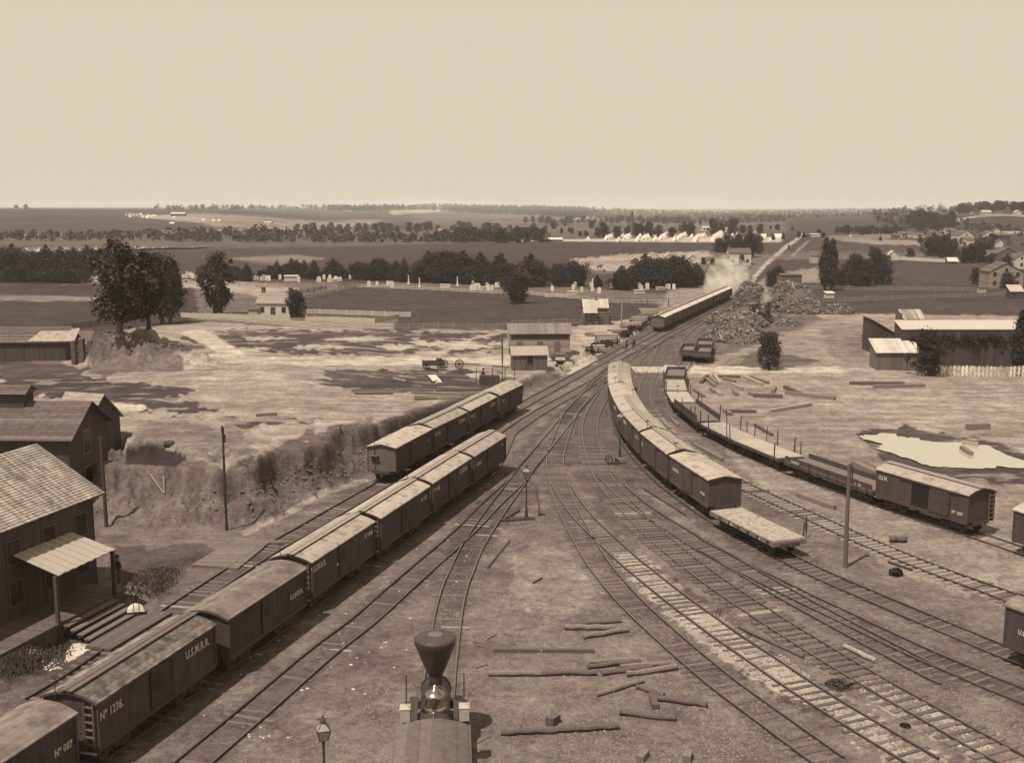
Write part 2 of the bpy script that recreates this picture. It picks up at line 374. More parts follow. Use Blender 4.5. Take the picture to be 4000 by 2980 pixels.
paint(.05, [(838,806),(1000,803),(1120,812),(1065,850),(960,845),(820,845),(690,835),(650,818),(760,820)], 4, 26)
paint(.33, [(1000,812),(1080,806),(1120,815),(1050,825)], 3, 12)
paint(.07, [(700,805),(760,800),(840,810),(830,830),(740,828)], 5, 20)
paint(.05, [(0,815),(60,805),(160,815),(330,830),(410,842),(420,855),(330,862),(470,882),(430,896),(300,888),(200,870),(70,860),(0,850)], 4, 34, 40)
paint(.06, [(480,905),(590,903),(690,910),(600,920),(500,925)], 5, 26)
paint(.40, [(20,865),(180,868),(320,880),(300,886),(100,878)], 3, 14)
paint(.06, [(400,722),(440,735),(425,742),(390,735)], 5, 10)
paint(.08, [(310,740),(450,750),(440,756),(330,760),(300,748)], 5, 16)
paint(.45, [(440,715),(480,735),(520,760),(540,772),(1000,776),(1130,770),(1110,785),(760,790),(540,785),(430,792),(380,800),(420,775),(470,765),(440,740),(390,720)], 4, 12)
paint(.07, [(0,775),(100,792),(190,795),(170,815),(0,815)], 5, 20)
# faces of the cut and spoil
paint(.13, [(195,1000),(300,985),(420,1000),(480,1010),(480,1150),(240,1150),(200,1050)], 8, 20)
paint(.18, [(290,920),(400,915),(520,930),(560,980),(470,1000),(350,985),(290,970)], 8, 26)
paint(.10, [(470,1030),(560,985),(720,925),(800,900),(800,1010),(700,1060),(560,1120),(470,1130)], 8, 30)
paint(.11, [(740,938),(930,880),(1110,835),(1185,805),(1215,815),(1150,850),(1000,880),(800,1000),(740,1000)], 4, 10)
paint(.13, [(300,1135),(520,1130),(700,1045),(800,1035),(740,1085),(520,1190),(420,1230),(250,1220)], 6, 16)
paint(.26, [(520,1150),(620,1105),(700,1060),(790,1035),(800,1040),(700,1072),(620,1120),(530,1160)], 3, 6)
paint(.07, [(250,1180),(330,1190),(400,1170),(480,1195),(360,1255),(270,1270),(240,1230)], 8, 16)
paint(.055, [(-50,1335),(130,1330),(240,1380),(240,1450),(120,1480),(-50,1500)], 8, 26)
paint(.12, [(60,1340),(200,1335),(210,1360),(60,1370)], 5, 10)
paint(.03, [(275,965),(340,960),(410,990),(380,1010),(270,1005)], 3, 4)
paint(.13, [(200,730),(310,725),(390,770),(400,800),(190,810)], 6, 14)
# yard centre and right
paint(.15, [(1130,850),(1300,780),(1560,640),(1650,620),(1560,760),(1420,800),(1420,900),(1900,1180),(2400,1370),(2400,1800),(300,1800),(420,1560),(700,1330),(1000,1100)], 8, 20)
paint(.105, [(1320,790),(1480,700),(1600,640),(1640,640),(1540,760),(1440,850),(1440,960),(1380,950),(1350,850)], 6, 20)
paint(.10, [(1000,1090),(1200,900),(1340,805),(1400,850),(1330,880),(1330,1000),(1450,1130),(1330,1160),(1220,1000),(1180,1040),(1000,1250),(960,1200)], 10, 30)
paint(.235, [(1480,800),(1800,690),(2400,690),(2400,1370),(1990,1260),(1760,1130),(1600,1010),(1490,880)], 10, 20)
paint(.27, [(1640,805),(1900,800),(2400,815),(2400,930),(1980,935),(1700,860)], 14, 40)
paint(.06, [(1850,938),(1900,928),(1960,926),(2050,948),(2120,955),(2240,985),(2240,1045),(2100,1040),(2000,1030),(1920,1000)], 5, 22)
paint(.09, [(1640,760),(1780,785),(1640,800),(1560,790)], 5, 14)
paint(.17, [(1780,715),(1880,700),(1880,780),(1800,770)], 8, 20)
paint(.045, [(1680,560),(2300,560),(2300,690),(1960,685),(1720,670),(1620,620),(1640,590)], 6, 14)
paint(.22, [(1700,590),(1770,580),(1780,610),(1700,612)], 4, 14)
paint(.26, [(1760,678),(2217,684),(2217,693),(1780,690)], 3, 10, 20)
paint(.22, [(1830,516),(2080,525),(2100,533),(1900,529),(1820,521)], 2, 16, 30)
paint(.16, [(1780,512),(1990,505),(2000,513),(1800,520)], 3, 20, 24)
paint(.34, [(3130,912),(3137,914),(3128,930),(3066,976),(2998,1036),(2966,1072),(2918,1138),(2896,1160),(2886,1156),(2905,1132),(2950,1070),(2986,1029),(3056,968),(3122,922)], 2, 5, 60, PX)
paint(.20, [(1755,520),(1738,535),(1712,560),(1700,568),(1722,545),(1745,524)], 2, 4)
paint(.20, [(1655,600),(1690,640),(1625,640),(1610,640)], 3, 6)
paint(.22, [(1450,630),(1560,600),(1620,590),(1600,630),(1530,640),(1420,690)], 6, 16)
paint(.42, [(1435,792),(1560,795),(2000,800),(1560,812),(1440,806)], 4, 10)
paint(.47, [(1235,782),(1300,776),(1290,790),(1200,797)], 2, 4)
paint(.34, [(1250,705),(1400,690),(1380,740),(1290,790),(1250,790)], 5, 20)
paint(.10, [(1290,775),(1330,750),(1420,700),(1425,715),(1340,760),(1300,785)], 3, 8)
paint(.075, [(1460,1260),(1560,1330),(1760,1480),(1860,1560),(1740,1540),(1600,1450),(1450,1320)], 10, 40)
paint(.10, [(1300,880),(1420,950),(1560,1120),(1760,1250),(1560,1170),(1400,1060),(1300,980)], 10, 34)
# white stone ballast
paint(.34, [(2500,2165),(2690,2333),(2972,2530),(3138,2642),(3225,2693),(3330,2768),(3180,2760),(3040,2700),(2900,2620),(2780,2545),(2640,2430),(2520,2315),(2440,2235),(2400,2170)], 8, 22, 30, PX)
paint(.30, [(3250,2735),(3400,2802),(3560,2900),(3720,2990),(3560,2990),(3400,2895),(3260,2800)], 8, 60, 30, PX)
paint(.30, [(3360,2640),(3440,2635),(3600,2735),(3800,2835),(4020,2960),(3960,3000),(3820,2970),(3680,2890),(3500,2790),(3350,2695)], 8, 30, 30, PX)
paint(.22, [(1120,1190),(1260,1180),(1330,1260),(1240,1330),(1100,1300)], 14, 50, 20)
paint(.055, [(1795,1470),(1850,1465),(1860,1490),(1820,1498)], 3, 8)
def make_ground():
    ya = []; p = 3150.0
    while p > 1130: ya.append(gp((2000, p), 0)[1]); p -= 2.6
    n = int(math.log(14000/ya[-1])/.0115); ya += list(np.geomspace(ya[-1], 14000, n)[1:])
    ya = np.array([12, 20, 26] + ya); nx = 640
    u = np.linspace(-.58, .58, nx-24); u = np.concatenate([np.linspace(-1.3, -.6, 12), u, np.linspace(.6, 1.3, 12)])
    Y, U = np.meshgrid(ya, u, indexing='ij'); X = U*Y; X = X.ravel(); Y = Y.ravel()
    Z = TZ(X, Y)
    px, py = proj(X, Y, Z)
    tone = np.full(X.shape, .12)
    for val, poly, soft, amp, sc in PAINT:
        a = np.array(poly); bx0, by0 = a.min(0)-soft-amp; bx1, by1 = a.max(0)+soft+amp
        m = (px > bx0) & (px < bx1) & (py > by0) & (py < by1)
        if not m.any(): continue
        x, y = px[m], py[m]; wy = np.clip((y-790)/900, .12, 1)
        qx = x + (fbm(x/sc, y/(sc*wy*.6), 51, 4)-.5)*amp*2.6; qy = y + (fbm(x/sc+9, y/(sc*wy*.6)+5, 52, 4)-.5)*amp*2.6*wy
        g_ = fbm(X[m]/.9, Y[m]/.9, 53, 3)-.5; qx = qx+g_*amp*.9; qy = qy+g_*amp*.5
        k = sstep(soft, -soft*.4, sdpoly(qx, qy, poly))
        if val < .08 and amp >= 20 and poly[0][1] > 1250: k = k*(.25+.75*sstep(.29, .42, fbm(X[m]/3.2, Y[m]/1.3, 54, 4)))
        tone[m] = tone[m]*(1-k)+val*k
    far = np.clip((Y-500)/1500, 0, 1)
    tone *= .72 + .56*fbm(X/(1.1+far*60), Y/(1.6+far*120), 61, 5)
    tone *= .78 + .44*fbm(X/7, Y/9, 62, 3)
    w = np.clip((140-Y)/40, 0, 1)*0+sstep(60, 90, Y)*(1-sstep(260, 330, Y)); tone *= 1 + w*(fbm(X/7, Y/.9, 65, 4)-.5)*.75
    # hedges and scrub mottling on the far slopes
    w = far*sstep(.52, .62, fbm(X/70, Y/150, 63, 4)); tone = tone*(1-.55*w)
    # dark, oily ground along the running lines
    nr = Y < 330; dmin = np.full(X.shape, 9.0)
    for k, P in LINE.items():
        if k in 'FP': continue
        pl = [tuple(P[i]) for i in range(0, len(P), 6)]+[tuple(P[-1])]
        a = np.array(pl); m = nr & (X > a[:,0].min()-2) & (X < a[:,0].max()+2) & (Y > a[:,1].min()-2) & (Y < a[:,1].max()+2)
        dmin[m] = np.minimum(dmin[m], segdist(X[m], Y[m], pl))
    k = sstep(1.5, .55, dmin + (fbm(X/1.3, Y/1.3, 64, 3)-.5)*.9)*np.clip(.30/np.maximum(tone, .12), 0, 1); tone = tone*(1-.30*k)
    nv = len(X); ny = len(ya)
    me = bpy.data.meshes.new('ground')
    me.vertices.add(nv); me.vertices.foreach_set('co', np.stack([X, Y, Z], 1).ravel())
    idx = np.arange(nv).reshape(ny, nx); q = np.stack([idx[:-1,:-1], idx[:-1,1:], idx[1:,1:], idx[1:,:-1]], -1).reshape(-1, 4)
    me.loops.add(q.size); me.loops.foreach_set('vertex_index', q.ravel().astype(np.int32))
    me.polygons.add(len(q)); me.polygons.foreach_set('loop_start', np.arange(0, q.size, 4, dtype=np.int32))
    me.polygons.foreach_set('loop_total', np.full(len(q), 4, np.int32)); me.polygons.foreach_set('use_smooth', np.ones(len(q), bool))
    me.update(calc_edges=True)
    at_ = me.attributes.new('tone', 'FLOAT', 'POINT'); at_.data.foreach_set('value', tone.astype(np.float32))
    m = bpy.data.materials.new('earth_and_turf'); m.use_nodes = True; nt = m.node_tree; N, L = nt.nodes, nt.links
    b = N['Principled BSDF']; b.inputs['Roughness'].default_value = .95; b.inputs['Specular IOR Level'].default_value = .1
    A = N.new('ShaderNodeAttribute'); A.attribute_name = 'tone'
    ge = N.new('ShaderNodeNewGeometry')
    def noise(sc, det, rough=.65):
        n = N.new('ShaderNodeTexNoise'); n.inputs['Scale'].default_value = sc; n.inputs['Detail'].default_value = det; n.inputs['Roughness'].default_value = rough
        L.new(ge.outputs['Position'], n.inputs['Vector']); return n.outputs['Fac']
    def mth(op, a, c):
        n = N.new('ShaderNodeMath'); n.operation = op
        for k, v in enumerate((a, c)):
            if isinstance(v, (int, float)): n.inputs[k].default_value = v
            else: L.new(v, n.inputs[k])
        return n.outputs[0]
    f = mth('ADD', mth('MULTIPLY', noise(2.6, 8, .75), 2.5), -.25)
    vo = N.new('ShaderNodeTexVoronoi'); vo.inputs['Scale'].default_value = 5.5; L.new(ge.outputs['Position'], vo.inputs['Vector'])
    st = mth('MULTIPLY', mth('LESS_THAN', vo.outputs['Distance'], .17), mth('GREATER_THAN', noise(.55, 3), .5))
    f = mth('ADD', f, mth('MULTIPLY', st, .55))
    f = mth('MULTIPLY', f, mth('ADD', mth('MULTIPLY', noise(9, 5, .85), 2.0), 0)); f2 = noise(.35, 6, .7); f = mth('MULTIPLY', f, mth('ADD', mth('MULTIPLY', f2, 1.9), .05))
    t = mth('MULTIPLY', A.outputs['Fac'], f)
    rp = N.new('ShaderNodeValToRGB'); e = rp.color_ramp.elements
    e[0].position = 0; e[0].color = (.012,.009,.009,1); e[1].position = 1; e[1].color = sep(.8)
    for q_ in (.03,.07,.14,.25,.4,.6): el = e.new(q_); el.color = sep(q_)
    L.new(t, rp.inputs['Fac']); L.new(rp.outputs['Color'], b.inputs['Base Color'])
    bp = N.new('ShaderNodeBump'); bp.inputs['Strength'].default_value = .9; bp.inputs['Distance'].default_value = .12
    L.new(noise(3.5, 7, .7), bp.inputs['Height']); L.new(bp.outputs['Normal'], b.inputs['Normal'])
    me.materials.append(m)
    o = bpy.data.objects.new('ground', me); COL.objects.link(o); o['kind'] = 'structure'
make_ground()
# ------------------------------------------------------------------ track objects
M_rail = mat('rail_iron', .05, .3, 4, .6); M_rtop = mat('rail_head', .30, .3, 4, .38, metal=.8)
M_tie = [mat('tie_grey', .145, .4, 6, bump=.5), mat('tie_dark', .10, .4, 6, bump=.5), mat('tie_pale', .29, .35, 6, bump=.5)]
def tie_mesh(i):
    rr = random.Random(i); b = MB(); w = .11+rr.random()*.05; L_ = 1.18+rr.random()*.12
    n = 5; pr = []
    for k in range(n+1):
        y = -L_+2*L_*k/n; pr.append((y, w*(.85+rr.random()*.3), .0+rr.uniform(-.015,.015)))
    o = []
    for y, ww, zz in pr: o.append([(-ww,y,-.16),(ww,y,-.16),(ww*.75,y,zz),(-ww*.75,y,zz)])
    vs = [p for q in o for p in q]; fs = [(0,1,2,3), tuple(4*n+j for j in (3,2,1,0))]
    for k in range(n):
        for j in range(4): a = 4*k+j; c = 4*k+(j+1) % 4; fs.append((a, a+4, c+4, c))
    b.add(vs, fs); return b.mesh('sleeper', M_tie[i % 3])
TIES = [tie_mesh(i) for i in range(9)]; PALE = [2, 5, 8]; DULL = [0, 1, 3, 4, 6, 7]
TRACK_LABEL = {'M':'main line with plank crossing beside the clay bank, running out to the far village','B':'track carrying the long nearest row of boxcars','C':'bare track between the shadow of the near boxcars and the locomotive track',
 'D':'track on which the steam locomotive stands','E':'curving track left of the white ballasted one','F':'curving track laid in white stone ballast','G':'curving track with knobbly bare sleeper ends at the lower right',
 'H':'track whose rails run double beside a second line at the right','K':'short line that stops where its right rail ends','I':'track under the curved row of boxcars and the loaded flatcar','J':'track with pale exposed sleepers right of the curved boxcars',
 'P':'outer track carrying the flatcars with stakes','Q':'short siding by the log heap under low cars'}
allp = {}
for k, P in LINE.items():
    far = P[0].copy(); base = P[0]
    t = empty('railway_track', (base.x, base.y, 0), 0, TRACK_LABEL[k], 'railway track', 'tracks of the yard', 'structure')
    for s in (-1, 1):
        Q = offset(P, s*GA/2); n = len(Q); vs = []; fs = []
        for i, q in enumerate(Q):
            tt = (Q[min(i+1, n-1)]-Q[max(i-1, 0)]).normalized(); nn = Vector((tt.y, -tt.x))*.045
            for a, z in ((-1,-.12),(-1,0),(1,0),(1,-.12)): v = q+nn*a; vs.append((v.x-base.x, v.y-base.y, z))
        for i in range(n-1):
            for j in range(3): fs.append((4*i+j, 4*i+j+1, 4*i+j+5, 4*i+j+4))
        b = MB().add(vs, fs); b.m = [1 if j % 3 == 1 else 0 for j in range(len(fs))]; b.build('rail', [M_rail, M_rtop], t)
    # sleepers: the nearest hundred as parts, the rest in one piece
    s = .3; spots = []
    while s < len(P)-2:
        p, h = near_line(P, s); spots.append((p, h)); s += random.uniform(.56, .74)
    spots = [q for q in spots if q[0].y < 215 and abs(q[0].x/q[0].y) < .6]
    vis = [q for q in spots if abs(q[0].x)/q[0].y < .47 and q[0].y > 44]
    rest = [q for q in spots if q not in vis]; rest += vis[98:]; vis = vis[:98]
    dz = {'G':.05,'F':.012,'J':.04,'P':.01,'H':.0,'I':-.01,'E':-.01,'C':-.025,'D':-.035,'B':-.02,'M':-.01}.get(k, 0)
    for p, h in vis:
        o = bpy.data.objects.new('sleeper', TIES[random.choice(PALE) if (k == 'J' and random.random() < .75) or random.random() < .035 else random.choice(DULL)]); COL.objects.link(o); o.parent = t
        o.location = (p.x-base.x, p.y-base.y, -.105+dz+random.uniform(-.04,.02)); o.rotation_euler = (0,0,math.atan2(h.y,h.x)+random.uniform(-.06,.06))
        if k == 'G': o.scale = (1.45, 1.06, 1.2)
    if rest:
        b = MB()
        for p, h in rest:
            a = math.atan2(h.y,h.x); c, s_ = math.cos(a), math.sin(a); x, y = p.x-base.x, p.y-base.y
            b.add([(x+c*u-s_*v, y+s_*u+c*v, z) for z in (-.22,-.12) for u, v in ((-.11,-1.2),(.11,-1.2),(.11,1.2),(-.11,1.2))], [(4,5,6,7),(0,1,5,4),(1,2,6,5),(2,3,7,6),(3,0,4,7)])
        tag(b.build('sleepers', M_tie[0], t), kind='stuff')
# ------------------------------------------------------------------ rolling stock
M_side = mat('car_paint_dark', .055, .25, 5, .7, planks=('X', .16), gap=.35, spots=(.9, .52, .65), rnd=.35)
M_side2 = mat('car_paint_brown', .085, .2, 5, .7, planks=('X', .16), gap=.3, spots=(.9, .52, .72), rnd=.25)
M_side3 = mat('car_paint_plain', .06, .25, 5, .7, planks=('X', .15), gap=.35)
M_end = mat('car_end_boards', .13, .25, 5, .8, planks=('Y', .3), gap=.35)
M_trim = mat('car_trim', .06, .2, 4, .6)
M_roofl = mat('canvas_roof_pale', .37, .22, 2.2, .85, bump=.2, spots=(1.7, .52, .66), rnd=.34)
M_roofm = mat('canvas_roof_dull', .20, .32, 2.6, .85, planks=('Y', .3), gap=.25, bump=.2, spots=(1.1, .5, .7), rnd=.25)
M_roofw = mat('canvas_roof_worn', .19, .75, 3.2, .85, planks=('Y', .31), gap=.3, bump=.2, spots=(1.3, .5, .55))
M_roofc = mat('canvas_roof_bright', .62, .12, 2, .85, bump=.1)
M_walk = mat('running_board_wood', .13, .3, 5, .85)
M_walkl = mat('running_board_pale', .30, .3, 5, .85)
M_iron = mat('dark_iron', .055, .2, 5, .55)
M_letter = mat('letter_paint', .55, .15, 8, .7)
M_deck = mat('deck_planks', .20, .35, 4, .9, planks=('X', .28), gap=.4, bump=.2)
M_deckl = mat('deck_planks_pale', .42, .22, 3, .9, planks=('X', .3), gap=.25, bump=.2)
M_deckd = mat('deck_dirt', .16, .45, 5, .95, bump=.4)
M_decks = mat('deck_sandy', .36, .5, 4, .95, bump=.3, spots=(2.5, .55, .6))
CL, CW, CF, CE = 8.15, 2.5, .95, 2.95     # body length, width, floor, eave
def text(s, size, parent, loc, rot, name='lettering', mt=None, bold=.012, sx=.8):
    cu = bpy.data.curves.new('t', 'FONT'); cu.body = s; cu.size = size; cu.extrude = .006; cu.offset = bold; cu.align_x = 'CENTER'
    cu.resolution_u = 2; cu.space_character = 1.06
    tmp = bpy.data.objects.new('t', cu); COL.objects.link(tmp); dg = bpy.context.evaluated_depsgraph_get()
    me = bpy.data.meshes.new_from_object(tmp.evaluated_get(dg)); bpy.data.objects.remove(tmp); me.materials.clear(); me.materials.append(mt or M_letter)
    o = bpy.data.objects.new(name, me); COL.objects.link(o); o.parent = parent; o.location = loc; o.rotation_euler = rot; o.scale = (sx, 1, 1); return o
def wheel_mesh():
    b = MB(); b.wheel((0,0,0), (0,1,0), .40, .10, mi=0, n=20); b.wheel((0,.055,0), (0,1,0), .44, .02, n=20); return b.mesh('wheel', M_iron)
WH = wheel_mesh()
def truck(parent, x):
    b = MB()
    for s in (-1, 1):
        b.box(x-.85, x+.85, s*.86-.05, s*.86+.05, .42, .55); b.box(x-.16, x+.16, s*.86-.07, s*.86+.07, .25, .72)
        b.bar((x-.85, s*.86, .5), (x-.2, s*.86, .24), .06, .05); b.bar((x+.85, s*.86, .5), (x+.2, s*.86, .24), .06, .05)
        for q in (-.72, .72): b.box(x+q-.12, x+q+.12, s*.86-.1, s*.86+.1, .32, .54)
    b.box(x-.15, x+.15, -.8, .8, .55, .78)
    for q in (-.72, .72): b.tube([(x+q, -.8, .42), (x+q, .8, .42)], .06, 8)
    t = b.build('truck', M_iron, parent)
    for q in (-.72, .72):
        for s in (-1, 1):
            w = bpy.data.objects.new('wheel', WH); COL.objects.link(w); w.parent = t; w.location = (x+q, s*.74, .42)
            w.rotation_euler = (0, 0, 0 if s < 0 else PI)
    return t
def under(parent, L, wood):
    b = MB()
    for s in (-.9, -.35, .35, .9): b.box(-L/2+.05, L/2-.05, s-.07, s+.07, .72, .93)
    b.build('underframe', wood, parent)
    for s in (-1, 1):
        c = MB(); c.box(s*(L/2+.02), s*(L/2+.14), -.75, .75, .70, .95) if s > 0 else c.box(-(L/2+.14), -(L/2+.02), -.75, .75, .70, .95)
        c.tube([(s*(L/2+.1), 0, .80), (s*(L/2+.42), 0, .80)], .07, 8)
        c.build('coupler', M_iron, parent)
def roof_mb(kind, L, w, ez, rise, th=.06):
    b = MB(); n = 10 if kind == 'arch' else 2; pr = []
    for i in range(n+1):
        y = -w+2*w*i/n; z = ez + rise*(1-(y/w)**2 if kind == 'arch' else 1-abs(y)/w); pr.append((y, z))
    pr = pr + [(y, z-th) for y, z in pr[::-1]]
    nn = n+1; vs = [(-L/2,y,z) for y,z in pr]+[(L/2,y,z) for y,z in pr]; m = len(pr); fs = []
    for i in range(m): j = (i+1) % m; fs.append((i, j, m+j, m+i))
    for o, fl in ((0, False), (m, True)):
        for i in range(n): q = (o+i, o+i+1, o+m-2-i, o+m-1-i); fs.append(q if fl else q[::-1])
    return b.add(vs, fs)
def brake(parent, x, y, z0, z1):
    b = MB(); b.tube([(x, y, z0), (x, y, z1)], .022, 6); b.build('brake_shaft', M_iron, parent)
    w = MB(); w.wheel((0,0,0), (0,0,1), .21, .035, .045, 5, n=16); w.build('brake_wheel', M_iron, parent, (x, y, z1))
def boxcar(a, c, label, roof='arch', roofm=None, walk=True, side=None, endm=None, bw=(-1,), text_r=(), text_l=(), door_open=False, ladder=True, group='military freight boxcars', name='boxcar', L=None, step=True, crossbars=False, end_door=False, bwy=.6):
    """a, c: ground points under the two ends (near, far) on the track centre line"""
    a = Vector(a); c = Vector(c); mid = (a+c)/2; L = L or (c-a).length; rz = math.atan2(c.y-a.y, c.x-a.x)
    t = empty(name, (mid.x, mid.y, 0), rz, label, 'boxcar', group)
    side = side or M_side; roofm = roofm or M_roofl
    b = MB(); w = CW/2; rise = .34 if roof == 'arch' else .26
    prof = [(-w, CF), (-w, CE)]
    n = 8
    for i in range(1, n): y = -w+2*w*i/n; prof.append((y, CE + (rise-.02)*(1-(y/w)**2 if roof == 'arch' else 1-abs(y)/w)))
    prof += [(w, CE), (w, CF)]
    b.prism(prof[::-1], -L/2, L/2); o = b.build('body', [side], t)
    if endm:
        e = MB(); e.prism([(y*.96, CF+.05 + (z-CF-.05)*.985) for y, z in prof][::-1], -L/2-.012, -L/2+.01); e.build('end_wall', endm, t)
    f = MB()                                    # corner posts, sills, belt rails
    for sx in (-1, 1):
        for sy in (-1, 1): f.box(sx*L/2-.07, sx*L/2+.03 if sx > 0 else sx*L/2+.07, sy*w-.07, sy*w+.02, CF-.02, CE-.02) if sx > 0 else f.box(-L/2-.03, -L/2+.07, sy*w-.07, sy*w+.02, CF-.02, CE-.02)
    for sy in (-1, 1): f.box(-L/2, L/2, sy*w-.02, sy*w+.03, CF-.14, CF+.08); f.box(-L/2, L/2, sy*w-.02, sy*w+.035, CE-.12, CE-.03)
    f.build('frame', M_trim if side is not M_side2 else M_side2, t)
    roof_mb(roof, L+.22, w+.09, CE+.005, rise, .07).build('roof', [roofm], t, smooth=False)
    fp = roof_mb(roof, .04, w+.095, CE-.02, rise+.01, .10)
    for sx in (-1, 1): fa = MB(); fa.add([(x+sx*(L/2+.125), y, z) for x, y, z in fp.v], fp.f); fa.build('fascia', M_trim, t)
    if walk:
        k = MB(); zt_ = CE+rise+.07
        for s in (-1, 1): k.box(-L/2-.22, L/2+.22, s*.155-.13, s*.155+.13, zt_, zt_+.04)
        i = -L/2+.3
        while i < L/2: k.box(i-.04, i+.04, -.3, .3, zt_-.06, zt_-.002); i += 1.2
        k.build('running_board', M_walkl if roofm is M_roofl else M_walk, t)
    if crossbars:
        i = -L/2+.1; fp = roof_mb(roof, .09, w+.05, CE+.01, rise, .05)
        while i < L/2: k = MB(); k.add([(x+i, y, z+.03) for x, y, z in fp.v], fp.f); k.build('roof_batten', M_trim, t); i += 2.7
    for sy in (-1, 1):
        d = MB(); dx0 = -.85 if not door_open else -2.7
        if door_open and sy > 0: 
            q = MB(); q.box(-.8, .8, w-.005, w+.012, CF+.1, CE-.25); q.build('doorway', mat('dark_interior', .012, .1), t)
        y0, y1 = (w+.03, w+.07) if sy > 0 else (-w-.07, -w-.03)
        d.box(dx0, dx0+1.7, y0, y1, CF+.06, CE-.2)
        for q in (CF+.1, (CF+CE)/2-.1, CE-.34): d.box(dx0, dx0+1.7, y0-.015, y1+.015, q, q+.11)
        for q in (0, 1.58): d.box(dx0+q, dx0+q+.12, y0-.015, y1+.015, CF+.06, CE-.2)
        dd = d.build('door', side, t)
        r = MB(); r.box(-1.9 if not door_open else -3.4, 1.9, y0, y1+.02, CE-.19, CE-.145); r.build('door_rail', M_trim, dd)
    if ladder:
        for sx, sy in ((-1, -1), (1, 1)):
            l = MB(); x = sx*(L/2+.10)
            for q in range(6): z = CF+.15+q*.32; l.box(x-.03, x+.03, sy*(w-.35)-.22, sy*(w-.35)+.22, z, z+.05)
            for s in (-.22, .22): l.box(x-.03, x+.03, sy*(w-.35)+s-.025, sy*(w-.35)+s+.025, CF+.05, CE-.05)
            l.build('ladder', M_walk, t)
            if step: st = MB(); st.box(x-.1 if sx < 0 else x-.02, x+.02 if sx < 0 else x+.1, sy*(w-.4)-.36, sy*(w-.4)+.36, CF-.2, CF-.14); st.build('step', M_walkl, t)
    for sx in bw: brake(t, sx*(L/2+.12), bwy, 1.0, CE+rise+.55)
    if bw:
        for sx in bw: st = MB(); st.box(sx*(L/2+.02) if sx > 0 else -L/2-.36, L/2+.36 if sx > 0 else -L/2-.02, .25, 1.0, CE-.75, CE-.70); st.build('brake_step', M_walk, t)
    under(t, L, M_trim)
    truck(t, -L/2+1.6); truck(t, L/2-1.6)
    for s, size, x, z in text_r: text(s, size, t, (x*L, -w-.035, z), (PI/2, 0, 0))
    for s, size, x, z in text_l: text(s, size, t, (x*L, w+.035, z), (PI/2, 0, PI))
    return t
def flatcar(a, c, label, deck=None, walls=0.0, ends=False, stakes=(), stake_h=1.1, text_l=(), L=None, group='flatcars and low gondolas', cat='flatcar', side=None, name=None, bw=None):
    a = Vector(a); c = Vector(c); mid = (a+c)/2; L = L or (c-a).length; rz = math.atan2(c.y-a.y, c.x-a.x)
    t = empty(name or ('gondola_car' if walls else 'flatcar'), (mid.x, mid.y, 0), rz, label, cat, group); w = CW/2; side = side or M_side3
    b = MB(); b.box(-L/2, L/2, -w, w, 1.08, 1.17); b.build('deck', deck or M_deck, t)
    s_ = MB()
    for sy in (-1, 1): s_.box(-L/2, L/2, sy*(w-.09)-.08, sy*(w-.09)+.08, .80, 1.078)
    for sx in (-1, 1): s_.box(sx*L/2-.1, sx*L/2+.1, -w-.02, w+.02, .78, 1.075)
    s_.build('side_sill', side, t)
    i = -L/2+.5
    while i < L/2-.3:
        for sy in (-1, 1): p = MB(); p.box(i-.08, i+.08, sy*(w+.05)-.05, sy*(w+.05)+.05, .84, 1.08); p.build('stake_pocket', M_iron, t)
        i += 1.2
    for sy in (-1, 1): q = MB(); q.tube([(-L/2+.3, sy*(w-.2), .85), (-L/4, sy*(w-.2), .48), (L/4, sy*(w-.2), .48), (L/2-.3, sy*(w-.2), .85)], .022, 6); q.build('truss_rod', M_iron, t)
    if walls:
        for sy in (-1, 1):
            k = MB(); k.box(-L/2+.02, L/2-.02, sy*(w-.05)-.035, sy*(w-.05)+.035, 1.172, 1.17+walls)
            i = -L/2+.5
            while i < L/2-.3: k.box(i-.05, i+.05, sy*(w+.02)-.04, sy*(w+.02)+.03, 1.08, 1.17+walls+.02); i += 1.2
            k.build('side_board', side, t)
        if ends:
            for sx in (-1, 1): k = MB(); k.box(sx*(L/2-.05)-.03, sx*(L/2-.05)+.03, -w+.09, w-.09, 1.172, 1.17+walls); k.build('end_board', side, t)
    for x, sy in stakes:
        k = MB(); k.bar((x*L, sy*(w+.05), .8), (x*L+random.uniform(-.06,.06), sy*(w+.05)+random.uniform(-.06,.1)*sy, 1.17+stake_h*random.uniform(.85,1.15)), .09, .08); k.build('stake', M_trim, t)
    if bw is not None: brake(t, bw*(L/2-.3), 0, 1.1, 2.0); 
    under(t, L, M_trim); truck(t, -L/2+1.6); truck(t, L/2-1.6)
    for s, size, x, z in text_l: text(s, size, t, (x*L, w+.03, z), (PI/2, 0, PI))
    return t
U = 'U.S.M.R.R.'
